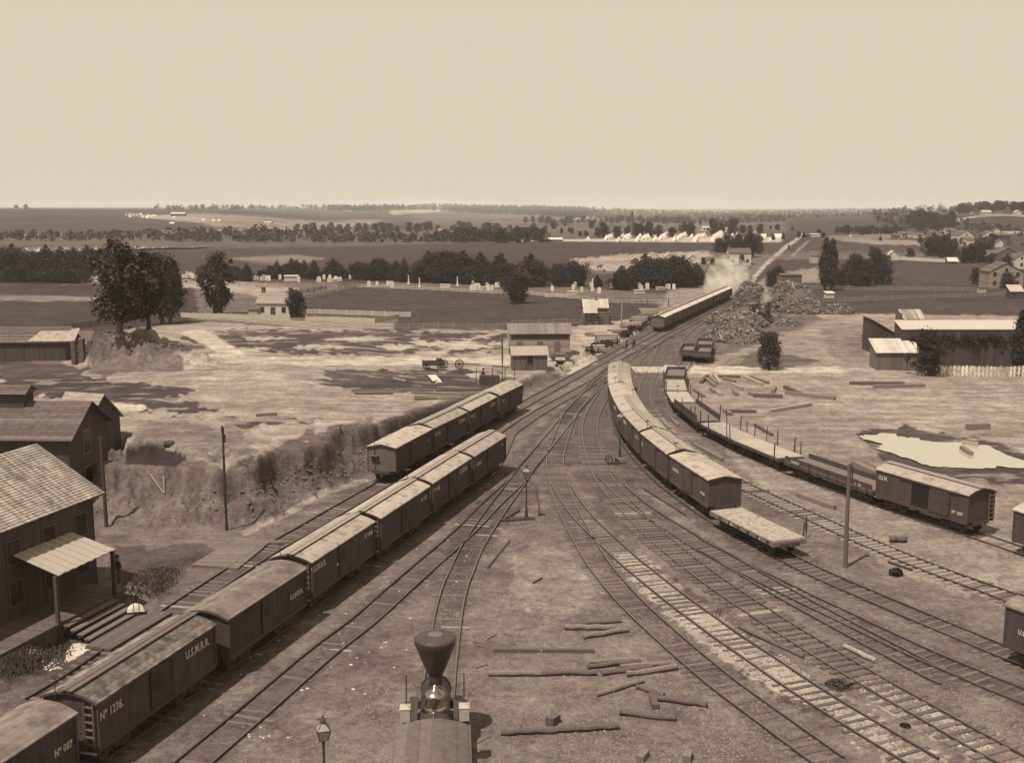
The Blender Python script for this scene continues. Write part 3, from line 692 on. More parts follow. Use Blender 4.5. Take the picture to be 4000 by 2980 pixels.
# row B: eave corner (right side) measured; centre line is 1.3 m to its left
def cl(p, q, s=1.28):
    p = Vector(p); q = Vector(q); h = (q-p).normalized(); n = Vector((-h.y, h.x)); return p+n*s, q+n*s
BE = [((-19.35,33.9),(-17.08,41.51)),((-16.59,42.52),(-14.10,50.94)),((-13.63,51.71),(-11.30,59.3)),((-11.15,60.4),(-8.67,68.53)),((-8.34,69.35),(-5.86,77.55)),((-5.66,78.44),(-3.26,86.45)),((-2.98,87.18),(-.55,95.0))]
tz1 = 2.35
boxcar(*cl(*BE[0]), 'dull-roofed boxcar without a running board, cut off by the lower left corner', 'arch', M_roofm, False, bw=(), ladder=False, text_r=[('Nº 087', .42, .40, 1.75)])
boxcar(*cl(*BE[1]), 'boxcar lettered No 1236 with a stained worn roof and plank walkway', 'arch', M_roofw, True, bw=(-1,), text_r=[(U, .55, .33, 2.2), ('Nº 1236.', .5, -.40, 2.1)])
boxcar(*cl(*BE[2]), 'grey-roofed boxcar with no walkway between No 1236 and No 1046', 'arch', M_roofm, False, bw=(), ladder=False, text_r=[(U, .40, .36, 1.75)])
boxcar(*cl(*BE[3]), 'boxcar lettered No 1046 with its brake wheel above a lower grey roof', 'arch', M_roofl, True, bw=(-1,), text_r=[(U, .5, -.40, 2.3), ('Nº 1046', .42, .40, 2.25), ('318', .2, -.12, 1.75)])
boxcar(*cl(*BE[4]), 'pale-roofed boxcar lettered 1175, directly ahead of No 1046', 'arch', M_roofl, True, bw=(), text_r=[('Nº 1175', .38, .38, 2.2)])
boxcar(*cl(*BE[5]), 'pale-roofed boxcar lettered No 1282 with two brake wheels on its near end', 'arch', M_roofl, True, bw=(-1,), text_r=[(U, .5, .30, 2.25), ('Nº 1282', .42, -.40, 2.2)])
boxcar(*cl(*BE[6]), 'farthest boxcar of the long nearest row, brake wheel standing over its roof', 'arch', M_roofl, True, bw=(-1,), text_r=[('U.S.M.R.R', .36, -.36, 2.0), ('127', .3, .38, 2.3)])
AE = [((-9.49,90.23),(-7.11,98.14)),((-6.97,98.55),(-4.37,106.28)),((-4.08,107.1),(-1.62,114.98)),((-1.23,116.01),(1.13,123.16))]
boxcar(*cl(*AE[0]), 'boxcar with a paler boarded end facing us and low gabled roof, by the bank', 'gable', M_roofl, False, side=M_side3, endm=M_end, bw=(-1,), ladder=False, text_r=[('23', .3, .40, 2.0)])
boxcar(*cl(*AE[1]), 'boxcar lettered No 1295 coupled beyond the pale-ended car by the bank', 'arch', M_roofl, True, bw=(-1,), text_r=[(U, .5, .36, 2.2), ('Nº 1295', .44, -.38, 2.1)])
boxcar(*cl(*AE[2]), 'third boxcar of the bank-side row, lettered U.S.M.R.R. with a walkway', 'arch', M_roofl, True, bw=(), text_r=[(U, .5, .36, 2.2), ('Nº 1157', .42, -.38, 2.1)])
boxcar(*cl(*AE[3]), 'farthest boxcar of the bank-side row, plain pale roof and no walkway', 'arch', M_roofl, False, bw=(), ladder=True, text_r=[('1209', .36, -.36, 2.1), ('14', .25, .40, 2.1)])
CE_ = [((14.19,79.43),(12.54,87.41)),((12.39,88.02),(11.25,96.3)),((11.2,97.3),(10.56,105.5)),((10.5,105.95),(10.43,113.9)),((10.42,114.35),(10.66,122.2)),((10.70,122.75),(11.28,130.75)),((11.33,131.2),(12.10,139.1))]
def clr(p, q): return cl(p, q, -1.28)
def boxcarC(i, label, *a, **k):
    p, q = clr(*CE_[i]); return boxcar(p, q, label, *a, **k)
boxcarC(0, 'nearest boxcar of the curved row, flat gabled roof, end to the flatcar', 'gable', M_roofl, False, side=M_side2, endm=mat('end_brown', .06, .2, 5, .8, planks=('Y', .16), gap=.3), bw=(), ladder=False, text_l=[(U, .36, .33, 1.95), ('Nº 2951', .3, -.38, 1.55)])
boxcarC(1, 'second boxcar of the curved row, walkway and white diamond on its side', 'arch', M_roofl, True, side=M_side2, bw=(-1,), ladder=False, text_l=[('◆', .45, .44, 1.9)])
boxcarC(2, 'third boxcar of the curved row, lettered on its side behind the lamp post', 'arch', M_roofl, True, side=M_side2, bw=(-1,), ladder=False, text_l=[(U, .42, .36, 2.2), ('Nº 786', .34, -.36, 2.0)])
boxcarC(3, 'fourth boxcar of the curved row, walkway ending at a small roof platform', 'arch', M_roofl, True, side=M_side2, bw=(), ladder=False, text_l=[('Nº 74', .3, -.36, 2.0), (U, .36, .33, 2.1)])
boxcarC(4, 'fifth boxcar of the curved row, bare pale roof with one brake wheel', 'arch', M_roofl, False, side=M_side2, bw=(-1,), ladder=False, bwy=-.75)
boxcarC(5, 'sixth boxcar of the curved row, two brake wheels across its near end', 'arch', M_roofl, True, side=M_side2, bw=(-1,), ladder=False)
boxcarC(6, 'farthest boxcar of the curved row, by the plank crossing', 'arch', M_roofl, True, side=M_side2, bw=(-1,), ladder=False)
p, q = cl((16.76,70.18),(14.07,77.58), -1.28)
flatcar(p, q, 'flatcar with a pale littered deck at the near end of the curved boxcars', M_decks, stakes=[(-.46, -1)], stake_h=1.0, text_l=[('U.S.M.R.R.', .22, .16, .86), ('Nº 286', .18, -.3, .86)], side=mat('sill_pale', .17, .3, 4))
def ln(k, s0, s1):
    P = LINE[k]; return near_line(P, s0)[0], near_line(P, s1)[0]
def s_at(k, y): return min(range(len(LINE[k])), key=lambda i: abs(LINE[k][i].y-y))
# outer row P
boxcar(*clr((31.28,75.05),(27.47,82.80)), 'boxcar No 1097 with its side door standing open, beyond the telegraph pole', 'arch', M_roofl, True, side=M_side3, bw=(), door_open=True, text_l=[('U.S.M.', .42, .42, 2.25), ('Nº 1097', .34, -.40, 1.35)], ladder=True, step=True)
def pl(y0, y1): return LINE['P'][s_at('P', y0)], LINE['P'][s_at('P', y1)]
flatcar(*pl(83.6, 93.9), 'long low-sided gondola No 119 carrying loose boards, next to No 1097', M_deckd, walls=.42, text_l=[('U.S.M.R.R.', .34, .36, 1.18), ('Nº 119', .28, -.36, 1.18)])
flatcar(*pl(94.6, 102.0), 'pale empty flatcar with stakes, second from No 1097', M_deckl, stakes=[(-.44,1),(-.44,-1),(-.3,-1),(.05,-1),(.3,-1),(-.32,-1)], stake_h=1.35, bw=None)
flatcar(*pl(102.6, 110.6), 'sandy-decked flatcar with a cluster of stakes, third from No 1097', M_decks, stakes=[(-.45,1),(-.35,1),(-.4,-1),(-.2,-1),(0,-1),(.2,1),(.45,1),(.4,-1)], stake_h=1.3)
flatcar(*pl(111.2, 121.6), 'dark low-sided gondola among stakes in the outer row', M_deckd, walls=.55, stakes=[(.1,1),(-.3,1),(-.45,1),(-.45,-1),(.3,-1),(.45,-1)], stake_h=1.3)
flatcar(*pl(122.1, 129.4), 'bright clean-decked flatcar with a brake staff in the outer row', M_deckl, stakes=[(.4,1),(.2,-1),(.45,-1)], stake_h=1.2, bw=.75)
flatcar(*pl(129.9, 138.2), 'flatcar with an earth-strewn deck beside tall stakes, outer row', M_decks, stakes=[(.3,1),(.45,1),(-.2,1),(-.4,-1),(-.3,-1),(-.2,-1)], stake_h=1.2)
flatcar(*pl(138.8, 146.8), 'farthest car of the outer row, a shallow gondola at the plank crossing', M_deckd, walls=.35, ends=True, bw=.8)
flatcar(*pl(163.5, 171.5), 'left of two low gondolas standing beyond the crossing by the log heap', M_deckd, walls=.45, ends=True)
flatcar(*[near_line(LINE['Q'], s)[0] for s in (1, 9)], 'nearer of two low gondolas on the siding hard against the log heap', M_deckd, walls=.45, ends=True)
flatcar(*[near_line(LINE['Q'], s)[0] for s in (9.8, 17.8)], 'farther low gondola on the siding, half behind the nearer one', M_deckd, walls=.45, ends=True)
# cars cut by the right edge
I0 = s_at('I', 54.2)
boxcar(near_line(LINE['I'], I0-8.3)[0], near_line(LINE['I'], I0)[0], 'boxcar with white U.S.M.R.R. letters, cut by the lower right edge', 'arch', M_roofm, True, side=M_side3, bw=(), ladder=False, text_l=[('U.S.M.R.R.', .34, .33, 1.72)])
boxcar(*[near_line(LINE['P'], s)[0] for s in (s_at('P', 71.6)-8.3, s_at('P', 71.6))], 'boxcar at the right edge beyond No 1097, only its far end showing', 'arch', M_roofl, False, side=M_side3, bw=(), ladder=False, text_l=[('U.S.M.R.R.', .3, .30, 1.5)])
# the train on the main line
s0 = s_at('M', 203)
for i in range(9):
    a, c = near_line(LINE['M'], s0+i*8.75)[0], near_line(LINE['M'], s0+i*8.75+8.2)[0]
    tr = boxcar(a, c, '%s boxcar from the near end of the departing train on the main line' % (ordw(i) if i else 'rear, first'), 'arch', M_roofc, True, side=mat('train_brown', .12, .2, 5, .8, planks=('X', .16), gap=.2), bw=(), ladder=False, crossbars=True, group='boxcars of the departing train', step=False); tr.scale = (1, 1, .86)
# ------------------------------------------------------------------ steam locomotives
M_blk = mat('engine_black', .045, .2, 3, .38); M_brass = mat('brass', .45, .1, 4, .22, metal=1.0); M_cab = mat('cab_roof', .13, .3, 3, .8, planks=('Y', .45), gap=.2)
def locomotive(loc, rz, label):
    t = empty('steam_locomotive', loc, rz, label, 'locomotive', 'steam locomotives')
    b = MB(); b.tube([(-2.6,0,1.85),(4.0,0,1.85)], .62, 20); b.tube([(3.95,0,1.85),(4.06,0,1.85)], .66, 20)
    for x in (-1.8,-.8,.2,1.2,2.2,3.2): b.tube([(x-.03,0,1.85),(x+.03,0,1.85)], .635, 20)
    b.build('boiler', M_blk, t, smooth=False)
    k = MB(); k.box(-4.3, 4.6, -.55, .55, .75, 1.1); k.box(4.5, 4.8, -1.15, 1.15, .7, 1.05); k.build('frame', M_blk, t)
    s = MB(); s.lathe([(.30,0),(.30,.45),(.42,.66),(.88,1.85),(.90,2.02),(.86,2.08)], (3.3,0,2.38), 28); ss = s.build('smokestack', M_blk, t, smooth=False)
    g = MB(); g.lathe([(.86,0),(.80,.06),(.50,.11),(.30,.13)], (3.3,0,4.455), 28); g.build('spark_screen', mat('screen_mesh', .06, .2, 20, .6), ss)
    rb = MB()
    for i in range(12): a = 2*PI*i/12; rb.bar((3.3+.3*math.cos(a), .3*math.sin(a), 4.60), (3.3+.84*math.cos(a), .84*math.sin(a), 4.525), .02, .02)
    rb.lathe([(.32,0),(.32,.02),(.28,.02)], (3.3,0,4.585), 24); rb.build('screen_rib', mat('rib', .14, .1), ss)
    for x, r, h in ((-1.2,.36,.62),(.9,.44,.85)):
        d = MB(); d.lathe([(r*1.25,0),(r*1.05,.12),(r,.2),(r,h*.62),(r*1.08,h*.66),(r*.9,h*.8),(r*.5,h*.93),(.08,h),(.05,h+.12),(.001,h+.14)], (x,0,2.38), 22); d.build('sand_dome' if x < 0 else 'steam_dome', M_blk if x < 0 else M_brass, t, smooth=True)
    be = MB(); be.lathe([(.2,0),(.19,.05),(.13,.2),(.06,.26),(.01,.28)], (2.1,0,2.62), 14); be.bar((2.1,-.26,2.45),(2.1,-.26,2.85),.04,.04); be.bar((2.1,.26,2.45),(2.1,.26,2.85),.04,.04); be.bar((2.1,-.26,2.86),(2.1,.26,2.86),.05,.05); be.build('bell', M_brass, t)
    hl = MB(); hl.box(3.85, 4.4, -.3, .3, 2.5, 3.15); hl.box(3.8, 4.45, -.36, .36, 3.15, 3.22); hl.build('headlight', M_blk, t)
    c = MB(); c.box(-4.3, -2.3, -1.25, -1.18, 1.1, 3.15); c.box(-4.3, -2.3, 1.18, 1.25, 1.1, 3.15); c.box(-2.37, -2.3, -1.178, 1.178, 1.1, 3.2); c.build('cab', M_blk, t)
    w = MB()
    for sy in (-1, 1):
        for x in (-3.95, -3.1): w.box(x, x+.65, sy*1.26-.012, sy*1.26+.012, 2.1, 2.95)
    w.build('cab_window', mat('cab_window_frame', .2, .1), t)
    r = roof_mb('arch', 3.5, 1.42, 3.2, .30, .06); r.build('cab_roof', M_cab, t).location = (-4.1,0,0)
    for sy in (-1, 1):
        rb = MB(); rb.box(-2.2, 3.9, sy*.95-.2, sy*.95+.2, 1.5, 1.56); rb.build('running_board', M_blk, t)
        h = MB(); h.tube([(-2.2, sy*.78, 2.15),(3.4, sy*.78, 2.15)], .022, 6)
        for x in (-2,-.4,1.2,2.8): h.tube([(x, sy*.6, 2.15),(x, sy*.78, 2.15)], .018, 6)
        h.build('handrail', M_brass, t)
        cy = MB(); cy.tube([(2.7, sy*1.12, .85),(3.7, sy*1.12, .85)], .30, 14); cy.box(2.8, 3.6, sy*1.12-.24, sy*1.12+.24, 1.1, 1.48); cy.build('cylinder', M_blk, t)
        bx = MB(); bx.box(.7, 1.25, sy*1.2-.2, sy*1.2+.2, 1.9, 2.45); bx.add([(.68,sy*1.2-.22,2.45),(1.27,sy*1.2-.22,2.45),(1.27,sy*1.2+.22,2.45),(.68,sy*1.2+.22,2.45),(.97,sy*1.2,2.56)], [(0,1,4),(1,2,4),(2,3,4),(3,0,4)]); bx.build('side_lamp', mat('lamp_white', .45, .15), t)
        fs = MB(); fs.tube([(2.2, sy*1.2, 1.5),(2.2, sy*1.2, 3.3)], .03, 6); fs.build('flagstaff', M_iron, t)
        for x in (-3.1, -.6):
            d = MB(); d.wheel((0,0,0), (0,1,0), .72, .12, .14, 12, n=28); d.build('driving_wheel', M_iron, t, (x, sy*.75, .72))
        for x in (2.5, 3.9):
            d = MB(); d.wheel((0,0,0), (0,1,0), .36, .1, n=20); d.build('leading_wheel', M_iron, t, (x, sy*.75, .36))
        sp = MB()
        for x in (-3.1, -.6):
            pts = [(x+.82*math.cos(a), sy*.98, .72+.82*math.sin(a)) for a in np.linspace(.35, PI-.35, 9)]
            for p0, p1 in zip(pts[:-1], pts[1:]): sp.bar(p0, p1, .3, .03, up=(0,1,0)) if False else sp.bar(p0, p1, .30, .03)
        sp.build('splasher', M_blk, t)
    rod = MB()
    for sy in (-1, 1): rod.bar((-3.1, sy*.92, .55), (-.6, sy*.92, .55), .06, .1); rod.bar((-.6, sy*1.0, .55), (2.7, sy*1.1, .85), .05, .09)
    rod.build('connecting_rod', M_iron, t)
    pl_ = MB()
    for i in range(9): y = -1.1+2.2*i/8; pl_.bar((4.8, y, .78), (5.9, y*.18, .14), .06, .06)
    pl_.bar((4.75,-1.15,.2),(5.9,-.18,.12),.07,.07); pl_.bar((4.75,1.15,.2),(5.9,.18,.12),.07,.07); pl_.build('cowcatcher', M_blk, t)
    return t
i0 = s_at('D', 45.16); pD, hD = near_line(LINE['D'], i0)
aD = math.atan2(hD.y, hD.x); c0 = pD - hD*3.3
lo = locomotive((c0.x, c0.y, 0), aD, 'black steam locomotive with flaring smokestack and brass domes, at the bottom of the photo')
# ------------------------------------------------------------------ buildings
M_shing = mat('shingle_roof', .23, .55, 2.5, .9, planks=('Z', .19), gap=.55, bump=.3)
M_shingd = mat('shingle_dark', .11, .5, 3, .9, planks=('Z', .16), gap=.5, bump=.3)
M_roofb = mat('board_roof', .38, .45, 3, .9, planks=('X', .32), gap=.45, stretch=(1,.3,1))
M_dkwood = mat('dark_boards', .065, .3, 4, .85, planks=('X', .3), gap=.35)
M_dkwoody = mat('dark_boards_end', .065, .3, 4, .85, planks=('Y', .3), gap=.35)
M_wood = mat('grey_boards', .14, .35, 4, .9, planks=('X', .28), gap=.4)
M_woody = mat('grey_boards_end', .11, .35, 4, .9, planks=('Y', .28), gap=.4)
M_clap = mat('pale_horizontal_boards', .27, .35, 4, .9, planks=('Z', .3), gap=.45, stretch=(.3,1,1))
M_white = mat('whitewash', .60, .12, 2, .9)
M_pale = mat('pale_paint', .42, .15, 2, .9)
M_glass = mat('window_dark', .02, .2, 3, .25)
M_frame = mat('window_frame', .16, .2, 4, .8)
M_framed = mat('window_frame_dark', .085, .2, 4, .8)
M_log = [mat('log_bark', .11, .5, 9, .95, bump=.5), mat('log_grey', .19, .45, 9, .95, bump=.5), mat('log_pale', .33, .35, 8, .95, bump=.4)]
M_brick = mat('brick', .12, .3, 5, .9, planks=('Z', .1), gap=.3)
M_canvas = mat('tent_canvas', .68, .1, 1.5, .9)
M_stone = mat('white_marble', .68, .12, 3, .8)
def house(p, w, dp, h, rise, label, cat='house', rz=0.0, wall=None, roof=None, ridge='x', windows=True, chim=0, group=None, name=None, gable=None, over=.25, door=True, shed=False, anchor='front'):
    """gabled building: p = ground point at the middle of the front wall, front faces -y, ridge along x or y; or a lean-to"""
    loc = Vector(p); t = empty(name or cat.replace(' ', '_'), loc, rz, label, cat, group); wall = wall or M_white; roof = roof or M_shingd
    y0, y1 = 0.0, dp; x0, x1 = -w/2, w/2; b = MB(); z0 = -.6
    if shed: prof = [(y0,z0),(y0,h),(y1,h+rise),(y1,z0)] if ridge == 'x' else None
    if shed and ridge == 'x': b.prism(prof[::-1], x0, x1)
    elif shed:
        b.add([(x0,y0,z0),(x1,y0,z0),(x1,y1,z0),(x0,y1,z0),(x0,y0,h+rise),(x1,y0,h),(x1,y1,h),(x0,y1,h+rise)], [(0,3,2,1),(4,5,6,7),(0,1,5,4),(1,2,6,5),(2,3,7,6),(3,0,4,7)])
    elif ridge == 'x': b.prism([(y0,z0),(y0,h),((y0+y1)/2,h+rise),(y1,h),(y1,z0)][::-1], x0, x1)
    else:
        q = [(x0,z0),(x0,h),(0,h+rise),(x1,h),(x1,z0)]
        b.add([(x,y0,z) for x,z in q]+[(x,y1,z) for x,z in q], [(4,3,2,1,0),(5,6,7,8,9)]+[(i,(i+1)%5,5+(i+1)%5,5+i) for i in range(5)])
    b.build('wall', wall, t)
    r = MB(); th = .10; o = over
    def slab(A, B, C_, D): r.add([A,B,C_,D]+[(x,y,z+th) for x,y,z in (A,B,C_,D)], [(3,2,1,0),(4,5,6,7),(0,1,5,4),(1,2,6,5),(2,3,7,6),(3,0,4,7)])
    e = .012
    if shed and ridge == 'x':
        k = rise/dp; slab((x0-o,y0-o,h-o*k+e),(x1+o,y0-o,h-o*k+e),(x1+o,y1+o,h+rise+o*k+e),(x0-o,y1+o,h+rise+o*k+e))
    elif shed:
        k = rise/w; slab((x0-o,y0-o,h+rise+o*k+e),(x1+o,y0-o,h-o*k+e),(x1+o,y1+o,h-o*k+e),(x0-o,y1+o,h+rise+o*k+e))
    elif ridge == 'x':
        ym = (y0+y1)/2; k = rise/(dp/2)
        slab((x0-o,y0-o,h-o*k+e),(x1+o,y0-o,h-o*k+e),(x1+o,ym,h+rise+e),(x0-o,ym,h+rise+e)); slab((x0-o,ym,h+rise+e),(x1+o,ym,h+rise+e),(x1+o,y1+o,h-o*k+e),(x0-o,y1+o,h-o*k+e))
    else:
        k = rise/(w/2)
        slab((x0-o,y0-o,h-o*k+e),(0,y0-o,h+rise+e),(0,y1+o,h+rise+e),(x0-o,y1+o,h-o*k+e)); slab((0,y0-o,h+rise+e),(x1+o,y0-o,h-o*k+e),(x1+o,y1+o,h-o*k+e),(0,y1+o,h+rise+e))
    r.build('roof', roof, t)
    def window(x, z, ww=.8, hh=1.1):
        f = MB(); f.box(x-ww/2-.08, x+ww/2+.08, -.05, .01, z-.08, z+hh+.08); fo = f.build('window', M_frame if wall is not M_white else M_pale, t)
        g = MB(); g.box(x-ww/2, x+ww/2, -.062, -.045, z, z+hh); g.build('pane', M_glass, fo)
    if windows:
        n = max(1, int(w/2.6)) if windows is True else windows
        for k in range(n):
            x = -w/2 + w*(k+.5)/n
            if door and k == n//2 and n > 1:
                d = MB(); d.box(x-.5, x+.5, -.05, .01, 0, 2.0); d.build('door', M_dkwood, t)
            else: window(x, .9)
            if h > 4.2: window(x, 3.3)
        if ridge == 'y' and not shed: window(0, h-.2 if h < 4.2 else h, .7, .9)
    for k in range(chim):
        c = MB(); x = (-w/2+.5, w/2-.5)[k % 2] if ridge == 'x' else 0; y = dp/2 if ridge == 'x' else dp*.7
        c.box(x-.35, x+.35, y-.3, y+.3, h+rise*.6, h+rise+.9); c.box(x-.42, x+.42, y-.37, y+.37, h+rise+.9, h+rise+1.05); c.build('chimney', M_brick, t)
    return t
def bpx(x0, x1, ybase, ytop, label, dz=0, **k):
    """building given by its front wall in the photo: left, right, base row, eave row (photo pixels)"""
    p = at(((x0+x1)/2, ybase)); s = mpp(p); kw = dict(dp=5.0, rise=1.6); kw.update(k)
    return house(p, (x1-x0)*s, kw.pop('dp'), (ybase-ytop)*s, kw.pop('rise'), label, **kw)
def q1(i, x0, x1, yb, yt): a = r1(i, x0, yb); b = r1(i, x1, yt); return a[0], b[0], a[1], b[1]
def q2(i, x0, x1, yb, yt): a = r2(i, x0, yb); b = r2(i, x1, yt); return a[0], b[0], a[1], b[1]
# -- depot beside the near track: the large shingle roof, windows, porch and steps
ev0, ev1 = Vector(gp((411,1922), 6.0)), Vector(gp((0,2080), 6.0)); hd = (ev1-ev0).normalized()
rzd = math.atan2(-hd.y, -hd.x)            # local +x runs away from the camera along the track
t = empty('depot_building', (ev0.x, ev0.y, 0), rzd, 'dark two storey depot with a large pale shingle roof and porch, left edge', 'building')
LW = 18.0; b = MB(); wy = .5
b.box(-LW, -.5, wy, wy+8.2, -.6, 6.0, 0); b.build('wall', [M_dkwood], t)
g = MB(); g.prism([(wy,6.002),(wy+4.1,8.55),(wy+8.2,6.002)][::-1], -LW, -.52); g.build('gable', M_dkwoody, t)
r = MB()
for s in (0, 1):
    A = (-LW-.3, 0 if s == 0 else wy+8.7, 5.95); B = (0, A[1], 5.95); C_ = (0, wy+4.1, 8.62); D = (-LW-.3, wy+4.1, 8.62)
    n = 26
    for k in range(n):                         # lapped courses
        f0, f1 = k/n, (k+1)/n; L_ = lambda P, Q, f: tuple(P[i]+(Q[i]-P[i])*f for i in range(3))
        p0, p1 = L_(A,D,f0), L_(B,C_,f0); p2, p3 = L_(B,C_,f1), L_(A,D,f1)
        up = .04
        vs = [p0,p1,p2,p3,(p0[0],p0[1],p0[2]+up+.012),(p1[0],p1[1],p1[2]+up+.012),(p2[0],p2[1],p2[2]+.012),(p3[0],p3[1],p3[2]+.012)]
        r.add(vs, [(3,2,1,0),(4,5,6,7),(0,1,5,4),(1,2,6,5),(2,3,7,6),(3,0,4,7)])
r.build('roof', mat('depot_shingles', .34, .5, 3.2, .9, planks=('X', .17), gap=.04, bump=.3, spots=(1.2, .5, .75)), t)
for x in (-1.7, -4.4, -7.2, -10.0, -13.0):
    for z in (3.9, 1.7):
        f = MB(); f.box(x-.55, x+.55, wy-.06, wy+.01, z-.1, z+1.3); fo = f.build('window', M_framed, t)
        q = MB(); q.box(x-.45, x-.03, wy-.075, wy-.05, z, z+1.2); q.box(x+.03, x+.45, wy-.075, wy-.05, z, z+1.2); q.build('pane', M_glass, fo)
# porch (own roof of boards, posts, deck, steps)
inv = Matrix.Rotation(-rzd, 3, 'Z')
def loc_(px, z): q = Vector(gp(px, z)); v = inv @ Vector((q.x-ev0.x, q.y-ev0.y, 0)); return v.x, v.y
def wall_z(px):
    return min(np.arange(2.4, 6.2, .04), key=lambda z: abs(loc_(px, z)[1]-.42))
ZA, ZB = float(wall_z((52,2171))), float(wall_z((281,2080))); ZP = min(ZA, ZB)-.75
P1, P2, P3, P4 = [loc_(p, z) for p, z in (((52,2171),ZA), ((281,2080),ZB), ((451,2148),ZP), ((229,2250),ZP))]
pr = MB(); n = 15
for k in range(n):
    f0, f1 = k/n, (k+.97)/n; lp = lambda A, B, f: (A[0]+(B[0]-A[0])*f, A[1]+(B[1]-A[1])*f)
    a0, a1 = lp(P1,P2,f0), lp(P1,P2,f1); c0_, c1_ = lp(P4,P3,f0), lp(P4,P3,f1); dz = .03*(k % 2)
    za, zb = ZA+(ZB-ZA)*f0, ZA+(ZB-ZA)*f1; vs = [(a0[0],a0[1],za+dz),(a1[0],a1[1],zb+dz),(c1_[0],c1_[1],ZP+dz),(c0_[0],c0_[1],ZP+dz)]
    pr.add(vs+[(x,y,z+.05) for x,y,z in vs], [(3,2,1,0),(4,5,6,7),(0,1,5,4),(1,2,6,5),(2,3,7,6),(3,0,4,7)])
pr.build('porch_roof', mat('porch_boards', .40, .45, 6, .9, stretch=(6,1,1), spots=(5, .68, .5)), t)
for P in (P3, P4):
    q = MB(); q.box(P[0]-.09, P[0]+.09, P[1]+.12, P[1]+.30, -.2, ZP-.01); q.build('porch_post', M_dkwood, t)
dk = MB(); xa, xb = min(P4[0], P1[0])-5.5, max(P3[0], P2[0])+1.0; yf = P4[1]+.1
dk.box(xa, xb, yf, wy-.003, .75, .92); dk.box(xa+.1, xb-.1, yf+.1, wy-.01, -.2, .745); dk.build('porch_deck', mat('porch_deck_boards', .10, .3, 5, .9, planks=('X', .3), gap=.35), t)
xs = (P4[0]+P3[0])/2 - .1
for k in range(4):
    s_ = MB(); s_.box(xs-2.1, xs+2.1, yf-.42*(k+1), yf-.42*k-.05, .68-.2*k, .76-.2*k); s_.box(xs-2.1, xs+2.1, yf-.42*(k+1)+.25, yf-.42*(k+1)+.28, .5-.2*k, .678-.2*k); s_.build('step', mat('stair_tread', .15, .3, 5, .9), t)
lp_ = MB(); lp_.box(xs-2.6, xs+2.9, yf-3.3, yf-1.75, -.12, .03)
ld = lp_.build('boardwalk', mat('boardwalk_planks', .12, .3, 5, .9, planks=('Y', .25), gap=.4), None)
ld.matrix_world = Matrix.Translation((ev0.x, ev0.y, 0)) @ Matrix.Rotation(rzd, 4, 'Z'); tag(ld, 'low plank landing at the foot of the depot steps beside the rail', 'boardwalk')
# -- second building with a ventilator, gable towards the tracks
a = math.atan2(-1.3, 6.6)
t = house((-34.7+.4, 80.6, 0), 7.6, 7.0, 6.0, 1.95, 'dark shingled house with a roof ventilator and one framed gable window, behind the depot', 'building', rz=a+.16, wall=M_dkwood, roof=M_shingd, ridge='x', windows=False, name='shop_building', over=.45)
t.location = (-35.9, 80.0, 0)
w_ = MB(); w_.box(3.8, 3.86, 2.4, 3.8, 4.1, 6.0); fo = w_.build('window', M_frame, t); w_ = MB(); w_.box(3.858, 3.875, 2.55, 3.65, 4.25, 5.85); w_.build('pane', M_glass, fo)
w_ = MB(); w_.box(3.8, 3.86, 2.4, 3.8, 1.4, 3.2); fo = w_.build('window', M_frame, t); w_ = MB(); w_.box(3.858, 3.875, 2.55, 3.65, 1.55, 3.05); w_.build('pane', M_glass, fo)
v = MB(); v.box(-2.6, -.6, 2.7, 4.3, 7.0, 8.7); v.build('ventilator', M_dkwood, t); v = MB(); v.prism([(2.4,8.7),(3.5,9.25),(4.6,8.7),(3.5,9.18)][::-1], -2.9, -.3); v.prism([(2.4,8.702),(3.5,9.25),(4.6,8.702)][::-1], -2.8, -.4); v.build('ventilator_roof', M_shingd, t)
q = at((506,1751)); t = house((q.x-1.9, q.y-.4, q.z), 4.2, 3.4, 2.6, 2.0, 'small dark gabled shed with a pale metal roof, behind the ventilator house', 'shed', rz=1.25, wall=M_dkwood, roof=M_roofb, ridge='y', windows=False)
# -- long shed on the terrace, brick ruin
p = at((150,1411)); s = mpp(p)
t = house(p, 300*s+8, 5, 76*s, 1.5, 'long low dark plank shed with patched roof at the left edge', 'shed', rz=.05, wall=M_dkwood, roof=M_shingd, windows=False); t.location.x -= 5.5
pr = MB(); pr.add([(6.2,-.24,76*s+.0),(11.9,-.24,76*s+.0),(11.9,2.2,76*s+1.35),(7.4,2.2,76*s+1.35)], [(0,1,2,3)]); pr.v = [(x*1.0-1.9, y, z+.06) for x, y, z in pr.v]; pr.add([(x,y,z-.03) for x,y,z in pr.v], [(3,2,1,0)]); pr.build('roof_patch', M_roofl, t)
p = at((330,1412)); b = MB()
for k in range(4): b.box(-1.5+k*.95, -1.0+k*.95, -.25+.15*k, .5+.15*k, -.3, 2.5+.25*(k % 2))
for k in range(3): b.box(-.998+k*.95, -.552+k*.95, .0+.15*k, .5+.15*k, -.3, 2.0); b.box(-.998+k*.95, -.552+k*.95, -.1+.15*k, -.002+.15*k, 1.15, 1.3)
tag(b.build('brick_ruin', mat('old_brick', .11, .35, 4, .95, planks=('Z', .12), gap=.3, bump=.4), None, p), 'broken brick piers standing against the clay mound', 'ruin')
